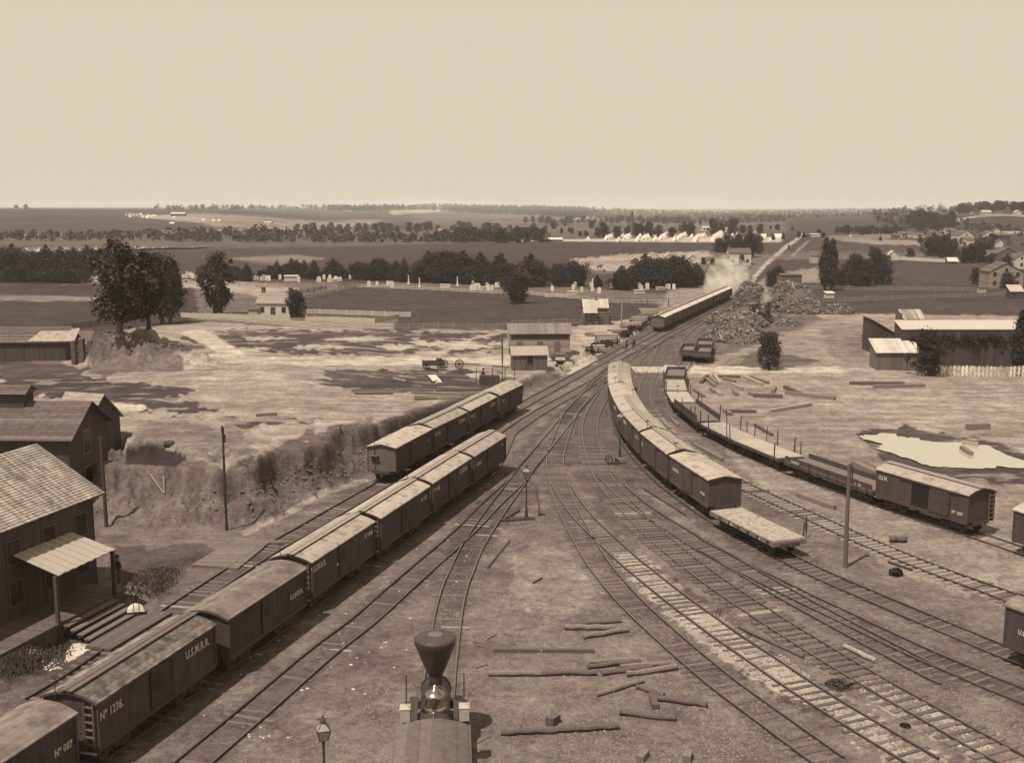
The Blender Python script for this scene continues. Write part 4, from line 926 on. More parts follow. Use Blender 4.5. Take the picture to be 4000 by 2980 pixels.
# -- board barn and shed by the crossing, log cabin
bpx(1992, 2227, 1389, 1301, 'large plank barn of pale horizontal boards, grey roof, by the plank crossing', cat='barn', dp=5.2, rise=1.1, rz=.05, wall=M_clap, roof=mat('barn_roof', .19, .3, 3, .9, planks=('X', .55), gap=.3), windows=False, over=.35)
bt = bpy.data.objects['barn']
for x in (-3.0, .0, 2.5): f = MB(); f.box(x-.45, x+.45, -.06, .01, .7, 2.1); f.build('door' if x == 0 else 'shutter', M_wood, bt)
f = MB(); f.box(-4.2, 4.2, -.04, .015, 2.45, 3.25); f.build('upper_boards', M_dkwood, bt)
bpx(2002, 2138, 1447, 1386, 'small upright-board shed with a pale roof in front of the plank barn', cat='shed', dp=3.6, rise=.85, rz=.08, wall=mat('shed_boards', .11, .4, 4, .9, planks=('X', .22), gap=.4), roof=mat('shed_roof', .34, .2, 3, .9), windows=1, door=False, over=.2)
p = at((2330,1270)); s = mpp(p)
t = empty('log_cabin', p, .05, 'log cabin with a pale plank roof and ragged log ends beside the telegraph poles', 'cabin')
for z in range(11):
    L_ = MB()
    for y in (0, 4): L_.tube([(-2.6+random.uniform(-.3,.1), y, .1+z*.28), (2.6+random.uniform(-.1,.35), y, .1+z*.28)], .13, 7)
    for x in (-2.3, 2.3): L_.tube([(x, -.4+random.uniform(-.2,.2), .24+z*.28), (x, 4.4+random.uniform(-.2,.2), .24+z*.28)], .13, 7)
    if z < 9: L_.build('log_course', M_log[0 if z % 2 else 1], t)
r = MB()
for k in range(13): x = -2.55+k*.38; e = random.uniform(-.25,.1); r.add([(x,-.8+(0 if k < 7 else 1.1)+e,2.35+(0 if k < 7 else .85)),(x+.36,-.8+(0 if k < 7 else 1.1)+e,2.35+(0 if k < 7 else .85)),(x+.36,2.1,4.7),(x,2.1,4.7)], [(0,1,2,3)]); n_ = len(r.v); r.add([(a_,b_,c_-.05) for a_,b_,c_ in r.v[n_-4:]], [(3,2,1,0)]); r.add([(x,2.1,4.71),(x+.36,2.1,4.71),(x+.36,4.8,2.5),(x,4.8,2.5)], [(0,1,2,3)])
r.build('roof', mat('cabin_planks', .52, .3, 3, .9, planks=('X', .38), gap=.3), t)
d = MB(); d.box(.3, 1.2, -.16, -.1, 0, 1.7); d.build('door', M_dkwood, t)
c = MB(); c.tube([(.1,1.8,4.4),(.1,1.8,5.3)], .1, 8); c.build('stovepipe', M_iron, t)
# -- white cottage with two chimneys
a0 = r1(1, 0, 1100); a1 = r1(1, 295, 1100)
t = bpx(1002, 1132, 1238, 1184, 'white cottage with a long shingle roof and a chimney at each end', cat='cottage', dp=6, rise=1.9, rz=-.12, wall=M_white, roof=mat('cottage_roof', .27, .3, 3, .9, planks=('Z', .2), gap=.2), windows=3, chim=2)
bpx(833, 872, 1226, 1183, 'tall narrow louvred outhouse left of the white cottage', cat='outhouse', dp=2.6, rise=.5, wall=mat('louvred', .16, .3, 4, .9, planks=('Z', .3), gap=.55), roof=M_shingd, shed=True, windows=False, rz=.3)
# -- right hand stable yard
bpx(3423, 3590, 1447, 1376, 'plank hut with a bright boarded lean-to roof beside the bushy tree', cat='hut', dp=3.2, rise=1.35, rz=0, wall=M_wood, roof=mat('hut_roof', .55, .3, 2.5, .9, planks=('X', .33), gap=.25), shed=True, windows=False)
bpx(3397, 3512, 1376, 1312, 'dark lean-to shed with a steeply slanting roof behind the bright-roofed hut', cat='shed', dp=4, rise=2.6, rz=0, wall=mat('dark_boards_b', .05, .3, 4, .85, planks=('X', .3), gap=.35), roof=mat('lean_roof', .33, .3, 3, .9), shed=True, ridge='y', windows=False)
p = at((3800, 1436)); s = mpp(p)
bpx(3516, 4140, 1436, 1287, 'long dark stable wall of upright boards under a narrow white roof', cat='stable', dp=3.2, rise=.9, wall=mat('stable_boards', .055, .4, 4, .9, planks=('X', .45), gap=.3), roof=mat('stable_roof', .50, .1, 2, .9), windows=False, over=.1, shed=True)
STB = bpy.data.objects['stable']
c = MB(); c.box(-.45, .45, -.4, .4, -.3, 4.6); p = at((3506,1330)); tag(c.build('chimney', M_brick, None, p), 'square brick chimney standing between the stable and the lean-to shed', 'chimney')
bpx(3533, 3612, 1255, 1246, 'distant striped board roof shed beyond the stable', cat='shed', dp=3, rise=1.4, wall=M_wood, roof=mat('striped_roof', .35, .75, 3, .9, planks=('X', .5), gap=.2), shed=True, windows=False)
# -- houses of the far town, right (region 3) : front wall x0,x1, base, eave
FAR = [  # crop, x0,x1,base,eave, rise px, ridge, wall, label, extra
 (3,1915,2200,858,715,75,'y',0,'big weathered clapboard house at the right with a low gable',dict(wall=M_clap,chim=1)),
 (3,2130,2260,690,602,42,'y',0,'tall white house cut by the right edge above the weathered one',dict()),
 (3,1985,2165,640,560,52,'y',0,'dark brick gabled house with one attic window',dict(wall=M_brick)),
 (3,1855,1985,620,580,50,'x',0,'low dark house with a lean-to porch left of the brick gable',dict(wall=M_brick)),
 (3,1045,1130,614,570,36,'y',0,'white barn with a long sloping side roof at the end of a white fence',dict(roof=M_pale)),
 (3,1560,1640,650,624,30,'x',0,'little white-roofed stable on the long white fence',dict(wall=M_dkwood,roof=M_white)),
 (3,115,290,868,745,8,'x',0,'plain brick house with a flat parapet behind the firewood heap',dict(wall=mat('brick_pale',.13,.25,5,.9,planks=('Z',.1),gap=.25),roof=M_brick)),
 (3,372,440,640,575,30,'x',1,'tall board lean-to with a slanting roof in the field',dict(wall=M_pale)),
 (3,372,450,412,392,8,'x',0,'long white hut at the far end of the railway',dict(roof=M_pale)),
 (3,325,372,420,396,8,'x',1,'grey lean-to shed beside the far white hut',dict(wall=M_wood)),
 (3,1650,1785,458,400,44,'y',0,'big white gabled house with attic windows on the hillside',dict()),
 (3,1720,1800,475,440,22,'x',1,'dark-roofed white wing of the big hillside house',dict()),
 (3,1540,1620,392,360,24,'x',0,'white house with a dark roof behind the big hillside house',dict()),
 (3,1605,1668,398,370,20,'y',0,'small white gable beside the big hillside house',dict()),
 (3,1490,1545,392,375,14,'x',0,'low white range left of the hillside houses',dict()),
 (3,1400,1490,402,380,26,'y',0,'grey gabled house at the foot of the hill',dict(wall=M_pale)),
 (3,1285,1350,424,398,14,'x',0,'white house behind dark trees at the hill foot',dict()),
 (3,1140,1240,412,384,16,'x',0,'long grey house with a low roof by the sandy road',dict(wall=M_pale)),
 (3,1085,1145,425,400,10,'x',0,'dark low shed by the sandy road',dict(wall=M_wood)),
 (3,1880,1975,412,385,26,'y',0,'white gabled house on the right hill with a wing',dict()),
 (3,1955,2012,380,355,18,'y',0,'white gable above and right of the winged house',dict()),
 (3,1970,2095,430,400,20,'x',0,'dark barn with a slanting pale roof below the winged house',dict(wall=M_dkwood)),
 (3,1985,2035,500,455,20,'y',0,'white gable end half hidden by trees below the barn',dict()),
 (3,1610,1665,283,255,14,'y',0,'white cottage at the top of the field path',dict()),
 (3,1088,1130,270,252,12,'y',0,'lone white cottage high left of the town wood',dict()),
 (3,1183,1197,265,245,6,'y',0,'narrow white shed beside the town wood',dict()),
 (3,1855,1935,225,200,18,'x',0,'house with a pale roof high on the right hill',dict(wall=M_pale,roof=M_pale)),
 (3,1848,1905,175,160,12,'x',0,'long house among trees at the hill top',dict(wall=M_pale)),
 (3,2060,2110,166,152,10,'y',0,'white gabled house near the hill crest, behind trees',dict()),
 (3,2145,2195,222,198,16,'y',0,'white gabled house at the end of the white hill wall',dict(roof=M_pale)),
 (3,1980,2030,225,205,8,'x',0,'low pale outbuilding on the hill field',dict(wall=M_pale)),
 (3,1760,1785,215,198,6,'x',0,'tiny grey house on the hill field',dict(wall=M_pale)),
 (3,1610,1640,222,200,10,'y',0,'pale gable among the hill trees',dict(wall=M_pale)),
 (3,508,575,946,902,6,'x',1,'white square shed in the dark field right of the firewood',dict(roof=M_white)),
 (3,1835,1890,900,850,10,'x',0,'small pale hut beside the weathered clapboard house',dict(wall=M_pale)),
 (3,2100,2210,950,885,44,'x',1,'dark shed with a bright slanting roof at the right edge',dict(wall=M_dkwood,roof=M_pale)),
 (2,1880,2070,655,555,40,'x',0,'white two storey house with chimney beside the railway, trees around it',dict(chim=1)),
 (2,1785,1880,655,590,30,'x',1,'grey wing of the white railway-side house',dict(wall=M_pale)),
 (2,1690,1800,640,610,22,'x',0,'low white outbuilding left of the railway-side house',dict()),
 (2,1533,1590,672,592,26,'y',0,'tall narrow white barn end behind the cemetery trees',dict(roof=M_pale)),
 (2,1325,1402,592,586,30,'y',0,'white gabled barn roof above the cemetery trees',dict(roof=M_pale)),
 (2,1305,1400,640,606,6,'x',0,'dark low shed under the white barn gable',dict(wall=M_dkwood)),
 (2,1185,1280,605,585,32,'y',0,'pale sloping barn left of the white barn gable',dict(roof=M_pale)),
 (2,1035,1100,650,612,18,'y',0,'small open shed at the end of the pale fence',dict(wall=M_wood,roof=M_pale)),
 (2,2085,2160,380,358,24,'y',0,'white gabled house right of the camp flag',dict()),
 (2,1650,1720,362,336,16,'x',0,'white house half hidden by trees behind the camp',dict(roof=M_pale)),
 (2,1795,1865,368,345,12,'x',0,'long white house under the round camp trees',dict(roof=M_pale)),
 (2,1060,1110,382,356,12,'x',0,'grey house with a tall chimney between camp trees',dict(wall=M_pale,chim=1)),
 (2,225,435,452,436,14,'x',0,'long low white-roofed stable at the camp edge',dict(wall=M_dkwood,roof=M_canvas)),
 (2,840,868,262,250,4,'x',0,'tiny white house on the far plain',dict()),
 (1,1570,1620,358,345,12,'y',0,'white gabled house by the river flat',dict()),
 (1,1478,1502,356,348,6,'y',0,'tiny white hut by the river flat',dict()),
 (1,775,830,198,186,6,'x',0,'pale house on the wooded ridge edge',dict(wall=M_pale)),
 (1,1095,1120,180,168,6,'x',0,'white house among ridge trees',dict()),
 (1,65,130,298,286,6,'x',0,'long white roofed hut on the left slope',dict(roof=M_white)),
 (1,20,55,300,290,5,'x',0,'small pale hut at the end of the left slope camp',dict(wall=M_pale)),
 (0,1480,1600,232,212,12,'x',0,'long dark barn with a bright roof above the left camp',dict(wall=M_dkwood,roof=M_white)),
 (0,815,895,745,715,4,'x',0,'white walled vault among dark cemetery trees',dict(roof=M_pale)),
 (1,245,355,795,756,3,'x',0,'white walled enclosure among cemetery stones',dict(roof=M_pale)),
 (0,2150,2230,1105,1040,36,'x',1,'pale lean-to beside the white cottage',dict(wall=M_pale)),
]
for (i, x0, x1, yb, ye, rp, rg, sh, lab, ex) in FAR:
    X0, X1, YB, YE = q1(i, x0, x1, yb, ye); p = at(((X0+X1)/2, YB)); s = mpp(p); w = (X1-X0)*s; k = dict(ex)
    house(p, w, min(w*1.1, 9), (YB-YE)*s, max(rp*.45*s, .3), lab, cat='house' if not any(q in lab for q in ('barn','shed','hut','stable','vault','enclosure','outbuilding','lean-to')) else next(q for q in ('barn','shed','hut','stable','vault','enclosure','outbuilding','lean-to') if q in lab).replace('lean-to','shed'),
          ridge=rg, shed=bool(sh), wall=k.get('wall', M_white), roof=k.get('roof', M_shingd), chim=k.get('chim', 0), windows=False if sh or w < 5 or (YB-YE)*s < 2.2 or 'vault' in lab or 'enclosure' in lab or 'barn' in lab else True, over=.2, door=w > 6, rz=random.uniform(-.15,.15))
# ------------------------------------------------------------------ fences
M_fw = mat('fence_white', .55, .2, 3, .9); M_fg = mat('fence_grey', .26, .3, 4, .9); M_fp = mat('fence_pale', .52, .3, 4, .9); M_fd = mat('fence_dark', .08, .3, 4, .9)
def fence(pts, label, m, rails=3, h=1.2, step=2.5, picket=0.0, posts=True, solid=False):
    h *= .82
    W = [at(p) for p in pts]; o = W[0]; t = empty('fence', o, 0, label, 'fence', 'fences of the fields and yards')
    rm = MB(); pc = MB(); pp = []
    acc = 0
    for a, b in zip(W[:-1], W[1:]):
        L_ = (b-a).length; n = max(1, int(L_/step))
        for k in range(n):
            p = a+(b-a)*k/n; q = a+(b-a)*(k+1)/n; p = Vector((p.x, p.y, tz(p.x, p.y)))-o; q = Vector((q.x, q.y, tz(q.x, q.y)))-o; pp.append(p)
            for r_ in range(rails):
                z = h*(r_+.6)/rails + random.uniform(-.04,.04); rm.bar(p+Vector((0,0,z)), q+Vector((0,0,z+random.uniform(-.04,.04))), .05, .15 if picket == 0 else .09)
            if picket:
                d = (q-p); m_ = max(1, int(d.length/picket))
                for u in range(m_):
                    c = p+d*(u+.5)/m_; e = d.normalized()*picket*(.36 if not solid else .495); nn = Vector((d.y,-d.x,0)).normalized()*.04; hh = h*random.uniform(.96,1.06)
                    pc.add([c-e+nn, c+e+nn, c+e+nn+Vector((0,0,hh)), c-e+nn+Vector((0,0,hh)), c-e+nn*1.6, c+e+nn*1.6, c+e+nn*1.6+Vector((0,0,hh)), c-e+nn*1.6+Vector((0,0,hh))], [(0,1,2,3),(7,6,5,4),(3,2,6,7),(0,3,7,4),(1,5,6,2)])
    pp.append(W[-1]-o)
    rm.build('rail', m, t)
    if picket: pc.build('pickets', m, t)
    if posts:
        pm = MB(); pm.box(-.07, .07, -.07, .07, -.3, h+.15); me = pm.mesh('post', m)
        for p in pp[:95]:
            c = bpy.data.objects.new('post', me); COL.objects.link(c); c.parent = t; c.location = p; c.scale.z = random.uniform(.92,1.1)
    return t
c2 = lambda x, y: cr(2300, 1100, x, y)
fence([r2(0,1580,92), r2(0,2203,140), r2(1,530,178), r2(1,1180,192)], 'weathered three-board fence in front of the cottage garden', M_fp, 4, 1.3, 2.6)
fence([r2(1,1185,192), r2(1,2203,192), r2(2,0,165), r2(2,590,150)], 'thin rail fence with tall posts along the edge of the pasture', M_fg, 3, 1.4, 2.6)
fence([r1(1,440,1075), r1(1,900,1090), r1(1,1340,1105)], 'white picket fence behind the cottage garden', M_fp, 2, 1.2, 2.5, .34)
fence([r2(0,1560,85), r2(0,2203,100), r2(1,290,112)], 'whitewashed close-board fence before the cottage', M_fp, 2, 1.1, 2.5, .26, solid=True)
fence([r2(1,430,115), r2(1,1020,135), r2(1,1230,95)], 'low close-board garden fence right of the cottage', M_fp, 2, 1.0, 2.5, .26, solid=True)
fence([r1(1,385,958), r1(1,860,850)], 'rail fence climbing from the cottage to the graveyard corner', M_fp, 3, 1.3, 2.6)
fence([r1(1,875,850), r1(1,1280,866), r1(1,1700,886), r1(1,2130,908)], 'pale rail fence between pasture and gravestones, left half', M_fp, 2, 1.2, 3)
fence([r1(2,60,900), r1(2,280,928), r1(2,650,962), r1(2,920,990), r1(2,1400,992)], 'pale rail fence between pasture and gravestones, right half', M_fp, 2, 1.2, 3)
fence([r1(1,0,850), r1(1,710,858), r1(1,975,822)], 'grey rail fence along the lane by the gravestones', M_fg, 4, 1.4, 3)
fence([r1(0,1590,810), r1(0,2218,836)], 'grey rail fence left of the cottage lane', M_fg, 3, 1.4, 3)
fence([r1(0,0,835), r1(0,790,852)], 'dark rail fence at the far edge of the left field', M_fd, 3, 1.3, 3)
fence([r2(0,560,200), r2(0,1030,128)], 'dark rail fence ending at the tall trees', M_fd, 3, 1.3, 3)
fence([r1(1,345,915), r1(1,610,870)], 'dark board fence behind the cottage chimney', M_fd, 3, 1.3, 3)
fence([r1(2,290,935), r1(2,480,935)], 'small white picket fence round a grave plot', M_fw, 2, 1.2, 2.5, .5)
fence([r1(2,640,655), r1(2,1030,640)], 'pale board fence below the stubble field', M_fp, 2, 1.5, 4, .5, posts=False)
fence([r1(2,690,735), r1(2,870,740)], 'rail pen holding an animal behind the graveyard', M_fg, 3, 1.3, 3)
fence([r1(3,0,606), r1(3,375,612)], 'pale board fence crossing the field by the railway', M_fg, 2, 1.5, 4, .5, posts=False)
fence([r1(3,580,606), r1(3,1020,610)], 'pale board fence between the poplar and the white barn', M_fg, 2, 1.5, 4, .5, posts=False)
fence([r1(3,1130,610), r1(3,1560,632), r1(3,1760,640)], 'long white board fence running right from the white barn', M_fw, 3, 1.5, 4, .8, solid=True, posts=False)
fence([r1(3,290,862), r1(3,830,878), r1(3,1810,888)], 'grey rail fence across the dark field', M_fg, 2, 1.4, 3.5)
fence([r1(3,380,982), r1(3,940,965)], 'rail fence beside the firewood heap', M_fg, 3, 1.3, 3)
fence([r1(3,940,965), r1(3,1330,950), r1(3,2090,920)], 'rail fence running right from the firewood heap', M_fg, 3, 1.3, 3.5)
fence([r1(3,1690,262), r1(3,1800,245), r1(3,2230,243)], 'white wall along the hill field', M_fw, 2, 1.7, 5, .8, solid=True, posts=False)
fence([r1(3,2030,388), r1(3,2240,388)], 'white wall below the hill field at the right edge', M_fw, 2, 1.7, 5, .8, solid=True, posts=False)
fence([r1(3,1480,335), r1(3,1540,298)], 'short white fence climbing the hill path', M_fw, 2, 1.4, 5, .8, solid=True, posts=False)
fence([r1(2,1960,760), r1(2,2070,668)], 'pale fence in front of the railway-side house', M_fp, 3, 1.3, 3)
fence([r2(3,1280,585), r2(3,1480,590), r2(3,1760,596), r2(3,2240,598)], 'wide-slatted picket fence with bleached boards in front of the stable', mat('slats', .60, .6, 2, .9, planks=('X', .9), gap=.1), 2, 1.75, 2.8, .5)
# ------------------------------------------------------------------ trees
M_leaf = mat('foliage', .042, .55, .8, .95, rnd=.5); M_leafc = mat('foliage_cedar', .034, .5, .8, .95, rnd=.5); M_leafl = mat('foliage_light', .075, .5, .8, .95, rnd=.4)
M_bark = mat('bark', .06, .4, 6, .95)
def leaf_quads(mb, c, r, n, ls, rr, mi=0, flat=1.0):
    for _ in range(n):
        while True:
            v = Vector((rr.uniform(-1,1), rr.uniform(-1,1), rr.uniform(-1,1)))
            if .05 < v.length < 1: break
        v = v*(v.length**-.25); p = Vector((c[0]+v.x*r, c[1]+v.y*r, c[2]+v.z*r*flat))
        a = Vector((rr.gauss(0,1), rr.gauss(0,1), rr.gauss(0,.8))).normalized(); b = a.orthogonal().normalized(); b = Matrix.Rotation(rr.uniform(0, 6.28), 3, a) @ b; d = a.cross(b); s = ls*rr.uniform(.5,1.3); w = s*rr.uniform(.45,.8)
        mb.add([p-b*s-d*w*.6, p-d*w+b*s*.2, p+b*s, p+d*w+b*s*.1, p-b*s*.7+d*w*.8], [(0,1,2,3,4)], mi)
def tree_parts(kind, seed, leaves=2600, one=False):
    """crown and trunk meshes of a tree 10 m tall"""
    rr = random.Random(seed); cb = MB(); tb = MB(); cl_ = []
    if kind == 'cedar':
        n = 44
        for i in range(n):
            h = (i+.5)/n; z = .5+9.2*h; R_ = 2.9*(1-h)**.72*(.65+.5*min(1, h*6))+.12; a = i*2.4+rr.random(); q = R_*rr.uniform(.3,.8); cl_.append((q*math.cos(a), q*math.sin(a), z, max(.34, R_*rr.uniform(.4,.62)), 1.2))
        tb.tube([(0,0,-.5),(0,0,4),(.05,.05,9)], [.22,.15,.04], 7)
    elif kind == 'poplar':
        n = 30
        for i in range(n):
            h = (i+.5)/n; z = 1.2+8.5*h; R_ = 1.35*math.sin(PI*min(1,(h*.85+.12)))**.7+.1; a = i*2.4+rr.random(); q = R_*rr.uniform(.2,.65); cl_.append((q*math.cos(a), q*math.sin(a), z, max(.25, R_*rr.uniform(.45,.65)), 1.5))
        tb.tube([(0,0,-.5),(0,0,5),(0,.05,9)], [.25,.15,.04], 7)
    elif kind == 'tall':
        tb.tube([(0,0,-.5),(.05,0,1.4),(.15,.1,4.5),(.1,.2,7.5),(0,.2,9)], [.42,.30,.22,.12,.05], 9)
        tb.tube([(0,0,-.5),(0,0,.15)], [.6,.36], 9)
        for i in range(46):
            h = (i+rr.random())/46; z = 1.7+7.7*h; a = i*2.4+rr.random()*.7; w = 2.9*math.sin(PI*min(1, .22+.74*h))**.6*rr.uniform(.7,1.1)*(1+.30*math.sin(2*a+seed)+.28*math.sin(9*h+a+seed)); q = w*rr.uniform(.25,.95); c = (q*math.cos(a)+.1, q*math.sin(a), z); cl_.append((*c, rr.uniform(.35,1.1), .85))
            if i % 3 == 0: tb.tube([(.1,.1,z-1.2*rr.uniform(.6,1.2)), (c[0]*.5,c[1]*.5,z-.4), c], [.09,.06,.02], 5)
    elif kind == 'small':
        tb.tube([(0,0,-.5),(.1,0,2.5),(0,.1,5)], [.22,.15,.08], 7)
        for i in range(16):
            a = i*2.4; h = rr.random(); q = 3.6*rr.uniform(.3,1)*math.sin(PI*(.2+.75*h)); c = (q*math.cos(a), q*math.sin(a), 4+5.4*h); cl_.append((*c, rr.uniform(.7,1.2), .8))
            if i % 2 == 0: tb.tube([(0,.1,3.5+h), (c[0]*.6,c[1]*.6,c[2]-.6), c], [.07,.05,.02], 5)
    else:   # round
        tb.tube([(0,0,-.5),(0,0,1.5),(.1,.1,4),(0,.2,7)], [.36,.28,.18,.05], 8)
        for i in range(44):
            a = i*2.4+rr.random()*.5; h = (i+.5)/44; w = 4.8*math.sin(PI*(.16+.76*h))**.65*rr.uniform(.75,1.1)*(1+.22*math.sin(2*a+seed)+.2*math.sin(8*h+a+seed)); q = w*rr.uniform(.3,.85); c = (q*math.cos(a), q*math.sin(a), .9+8.2*h); cl_.append((*c, rr.uniform(.55,1.5), .85))
            if i % 3 == 0: tb.tube([(0,0,1.2+3*h), (c[0]*.5,c[1]*.5,c[2]-.5), c], [.1,.07,.02], 5)
    tot = sum(c[3]**2 for c in cl_)
    for x, y, z, r, fl in cl_: leaf_quads(cb, (x,y,z), r, max(8, int(leaves*r*r/tot)), {'cedar':.20,'poplar':.19}.get(kind, .21)*(1 if leaves > 1000 else 2.2), rr, 0, fl); leaf_quads(cb, (x,y,z), r*1.75, max(3, int(leaves*.34*r*r/tot)), {'cedar':.17,'poplar':.16}.get(kind, .19)*(1 if leaves > 1000 else 2.0), rr, 0, fl)
    lm = {'cedar':M_leafc,'small':M_leafl}.get(kind, M_leaf)
    if one: return cb.mesh(kind+'_tree', [lm, M_bark])
    return cb.mesh('crown', [lm]), tb.mesh('trunk', [M_bark])
TP = {k: [tree_parts(k, 10+i, 5200) for i in range(n)] for k, n in (('cedar',4),('round',4),('poplar',2),('tall',3),('small',2))}
TF = {k: [tree_parts(k, 90+i, 700, True) for i in range(3)] for k in ('cedar','round','poplar')}
KN = {'cedar':'cedar_tree','round':'leafy_tree','poplar':'poplar_tree','tall':'tall_tree','small':'young_tree'}
def tree(p, h, kind, label, group=None, wide=1.0, far=False):
    wide = wide*(1.42 if group == 'graveyard trees' else 1.0)
    p = Vector(p); s = h/10.0
    if far:
        o = bpy.data.objects.new(KN[kind], random.choice(TF[kind])); COL.objects.link(o); t = o; o.location = p
    else:
        t = empty(KN[kind], p); cm, tm = random.choice(TP[kind])
        for nm, me in (('crown', cm), ('trunk', tm)): o = bpy.data.objects.new(nm, me); COL.objects.link(o); o.parent = t
    t.rotation_euler.z = random.uniform(0, 6.28); t.scale = (s*wide, s*wide, s); return tag(t, label, 'tree', group)
KA = {'cedar':'dark pointed cedar','round':'dark round leafy tree','poplar':'narrow upright poplar','tall':'tall ragged tree','small':'small thin-leaved tree'}
def trees(i, rows, where, group, far=False, back=0):
    rows = [(r[0], r[1]-back, *r[2:]) for r in rows]
    rows = sorted(rows, key=lambda r: r[0]); cnt = {}
    tot = {}
    for r in rows: tot[r[3]] = tot.get(r[3], 0)+1
    for x, yb, yt, kind, *w in rows:
        n = cnt.get(kind, 0); cnt[kind] = n+1
        p = at(r1(i, x, yb)); h = (yb-yt)*.45086*mpp(p)
        lab = ('%s %s, %s of its kind from left' % (KA[kind], where, ordw(n))) if tot[kind] > 1 else '%s %s' % (KA[kind], where)
        tree(p, h, kind, lab, group, w[0] if w else 1.0, far)
rr0 = random.Random(3)
# the tall trees by the clay road
for (x, yb, yt, w, lab) in ((1040,1236,440,1.05,'tallest ragged tree, leftmost of four beside the clay mound'),(1290,1201,560,.85,'thin tall tree with a hump of earth at its foot, second of the four'),(1410,1171,560,1.0,'leafy tall tree, third of the four beside the clay road'),(1475,1156,590,.8,'slim tall tree, rightmost of the four, hard by the third')):
    p = at(r1(0, x, yb)); tree(p, (yb-yt)*.45086*mpp(p), 'tall', lab, 'tall trees by the clay road', w)
p = at(r1(0, 1905, 1085)); tree(p, (1085-545)*.45086*mpp(p), 'tall', 'lone tall tree with a low side branch behind the louvred outhouse', None, .85)
# graveyard trees
trees(0, [(20,800,500,'cedar'),(70,815,500,'round',.7),(120,805,470,'cedar'),(180,810,510,'cedar'),(235,815,540,'round',.7),(300,805,530,'cedar'),(350,815,540,'round',.7),(415,815,480,'cedar'),(470,805,535,'cedar'),(540,812,490,'cedar'),(600,812,520,'cedar'),(655,805,500,'cedar'),(700,800,560,'round',.6),(770,760,480,'cedar'),(830,770,515,'round',.6),(960,760,510,'round',.7),
          (2040,790,660,'round'),(2140,800,640,'cedar'),(1760,790,650,'round',.7)], 'in the left graveyard', 'graveyard trees')
trees(1, [(50,800,700,'round',1.1),(130,800,660,'round'),(185,800,615,'cedar',.9),(260,795,640,'round',.8),(310,800,595,'cedar',1.1),(355,800,605,'cedar',1.1),(420,800,610,'cedar',.9),(505,805,605,'cedar',.9),(610,800,690,'round',.7),(675,800,595,'cedar',1.5),(735,795,660,'round',.7),
          (800,800,720,'round'),(880,810,625,'round',.8),(945,815,630,'round',.8),(1010,815,620,'cedar',1.2),(1070,815,600,'round',.8),(1125,815,625,'round',.8),(1215,820,610,'cedar',1.1),(1285,830,595,'cedar',.9),(1380,840,715,'cedar',.8),(1415,835,620,'round',.8),
          (1490,830,530,'cedar',1.1),(1560,830,545,'round',.7),(1620,840,535,'cedar',1.1),(1685,840,530,'round',.8),(1795,840,525,'cedar',1.2),(1875,840,590,'round',.8),(1945,850,540,'cedar',1.2),(2010,850,620,'round',.8),(2060,860,650,'round',.7),(2115,860,545,'cedar',1.2),(2175,880,640,'round',.8)], 'in the mid graveyard', 'graveyard trees', back=28)
trees(2, [(40,1030,700,'round',.7),(160,880,550,'cedar',1.3),(250,880,630,'round',.6),(400,880,640,'round',.9),(530,880,615,'round',.9),(600,880,690,'round',.6),(740,890,735,'cedar',.9),(950,910,655,'cedar',1.2),(1060,890,650,'round',.7),(1150,890,555,'cedar',1.3),(1220,890,600,'round',.8),(1310,890,640,'round',.7),(1410,890,570,'round',.9),(1480,890,570,'cedar',1.2),(1595,870,635,'cedar',1.3),(1710,780,665,'cedar',1.2),(1790,775,690,'round',.9),(800,760,695,'round',.9)], 'in the right graveyard', 'graveyard trees', back=42)
trees(2, [(1790,560,420,'round',.9),(1860,580,385,'round',.8),(1960,600,380,'round',.8),(2060,590,375,'round',.8),(2130,560,400,'round',.8),(1900,650,555,'round',.6),(1735,655,590,'cedar',1.2),(1660,650,590,'round',1.2),(1990,660,560,'round',.6)], 'by the railway-side house', 'trees by the railway-side house')
trees(2, [(45,450,315,'round',.8),(100,420,330,'round',.7),(185,365,290,'round'),(245,425,340,'round',.8),(290,350,310,'round'),(365,345,275,'round'),(428,390,330,'poplar',1.5),(495,370,330,'round',.8),(520,385,330,'round',.8),(460,320,275,'round'),(590,410,360,'round'),(640,410,355,'round'),(690,340,265,'round'),(790,420,285,'round',1.0),(740,410,330,'round'),(910,420,320,'round',1.1),(1050,410,280,'round',.9),(1110,415,290,'round',.9),(1185,415,280,'round',.9),(1270,415,305,'round',.9),(1000,405,320,'round',.8),(1385,415,325,'round',1.1),(1490,400,285,'round',.9),(1555,405,290,'round',.8),(1740,390,255,'round',.9),(1810,380,275,'round',.9),(1905,385,250,'round',1.1),(2000,380,305,'round',1.2),(2060,385,310,'round'),(2150,380,300,'round')], 'round the tent camp', 'trees round the camp')
trees(3, [(490,880,415,'poplar',.75),(545,880,425,'poplar',.75),(560,770,560,'poplar',.8)], 'over the right field', 'poplars of the right field')
trees(3, [(620,830,690,'round'),(700,830,600,'round',.8),(770,840,560,'round',.7),(850,840,600,'round',.8),(930,820,510,'round',.7),(1000,820,560,'round',.7),(900,600,490,'round',.8),(740,640,555,'round'),(1230,600,510,'round'),(30,850,700,'round',.9),(85,850,660,'round',.9),(1790,820,680,'round',.8),(1860,820,690,'round',.8)], 'in the right field thicket', 'trees of the right field thicket')
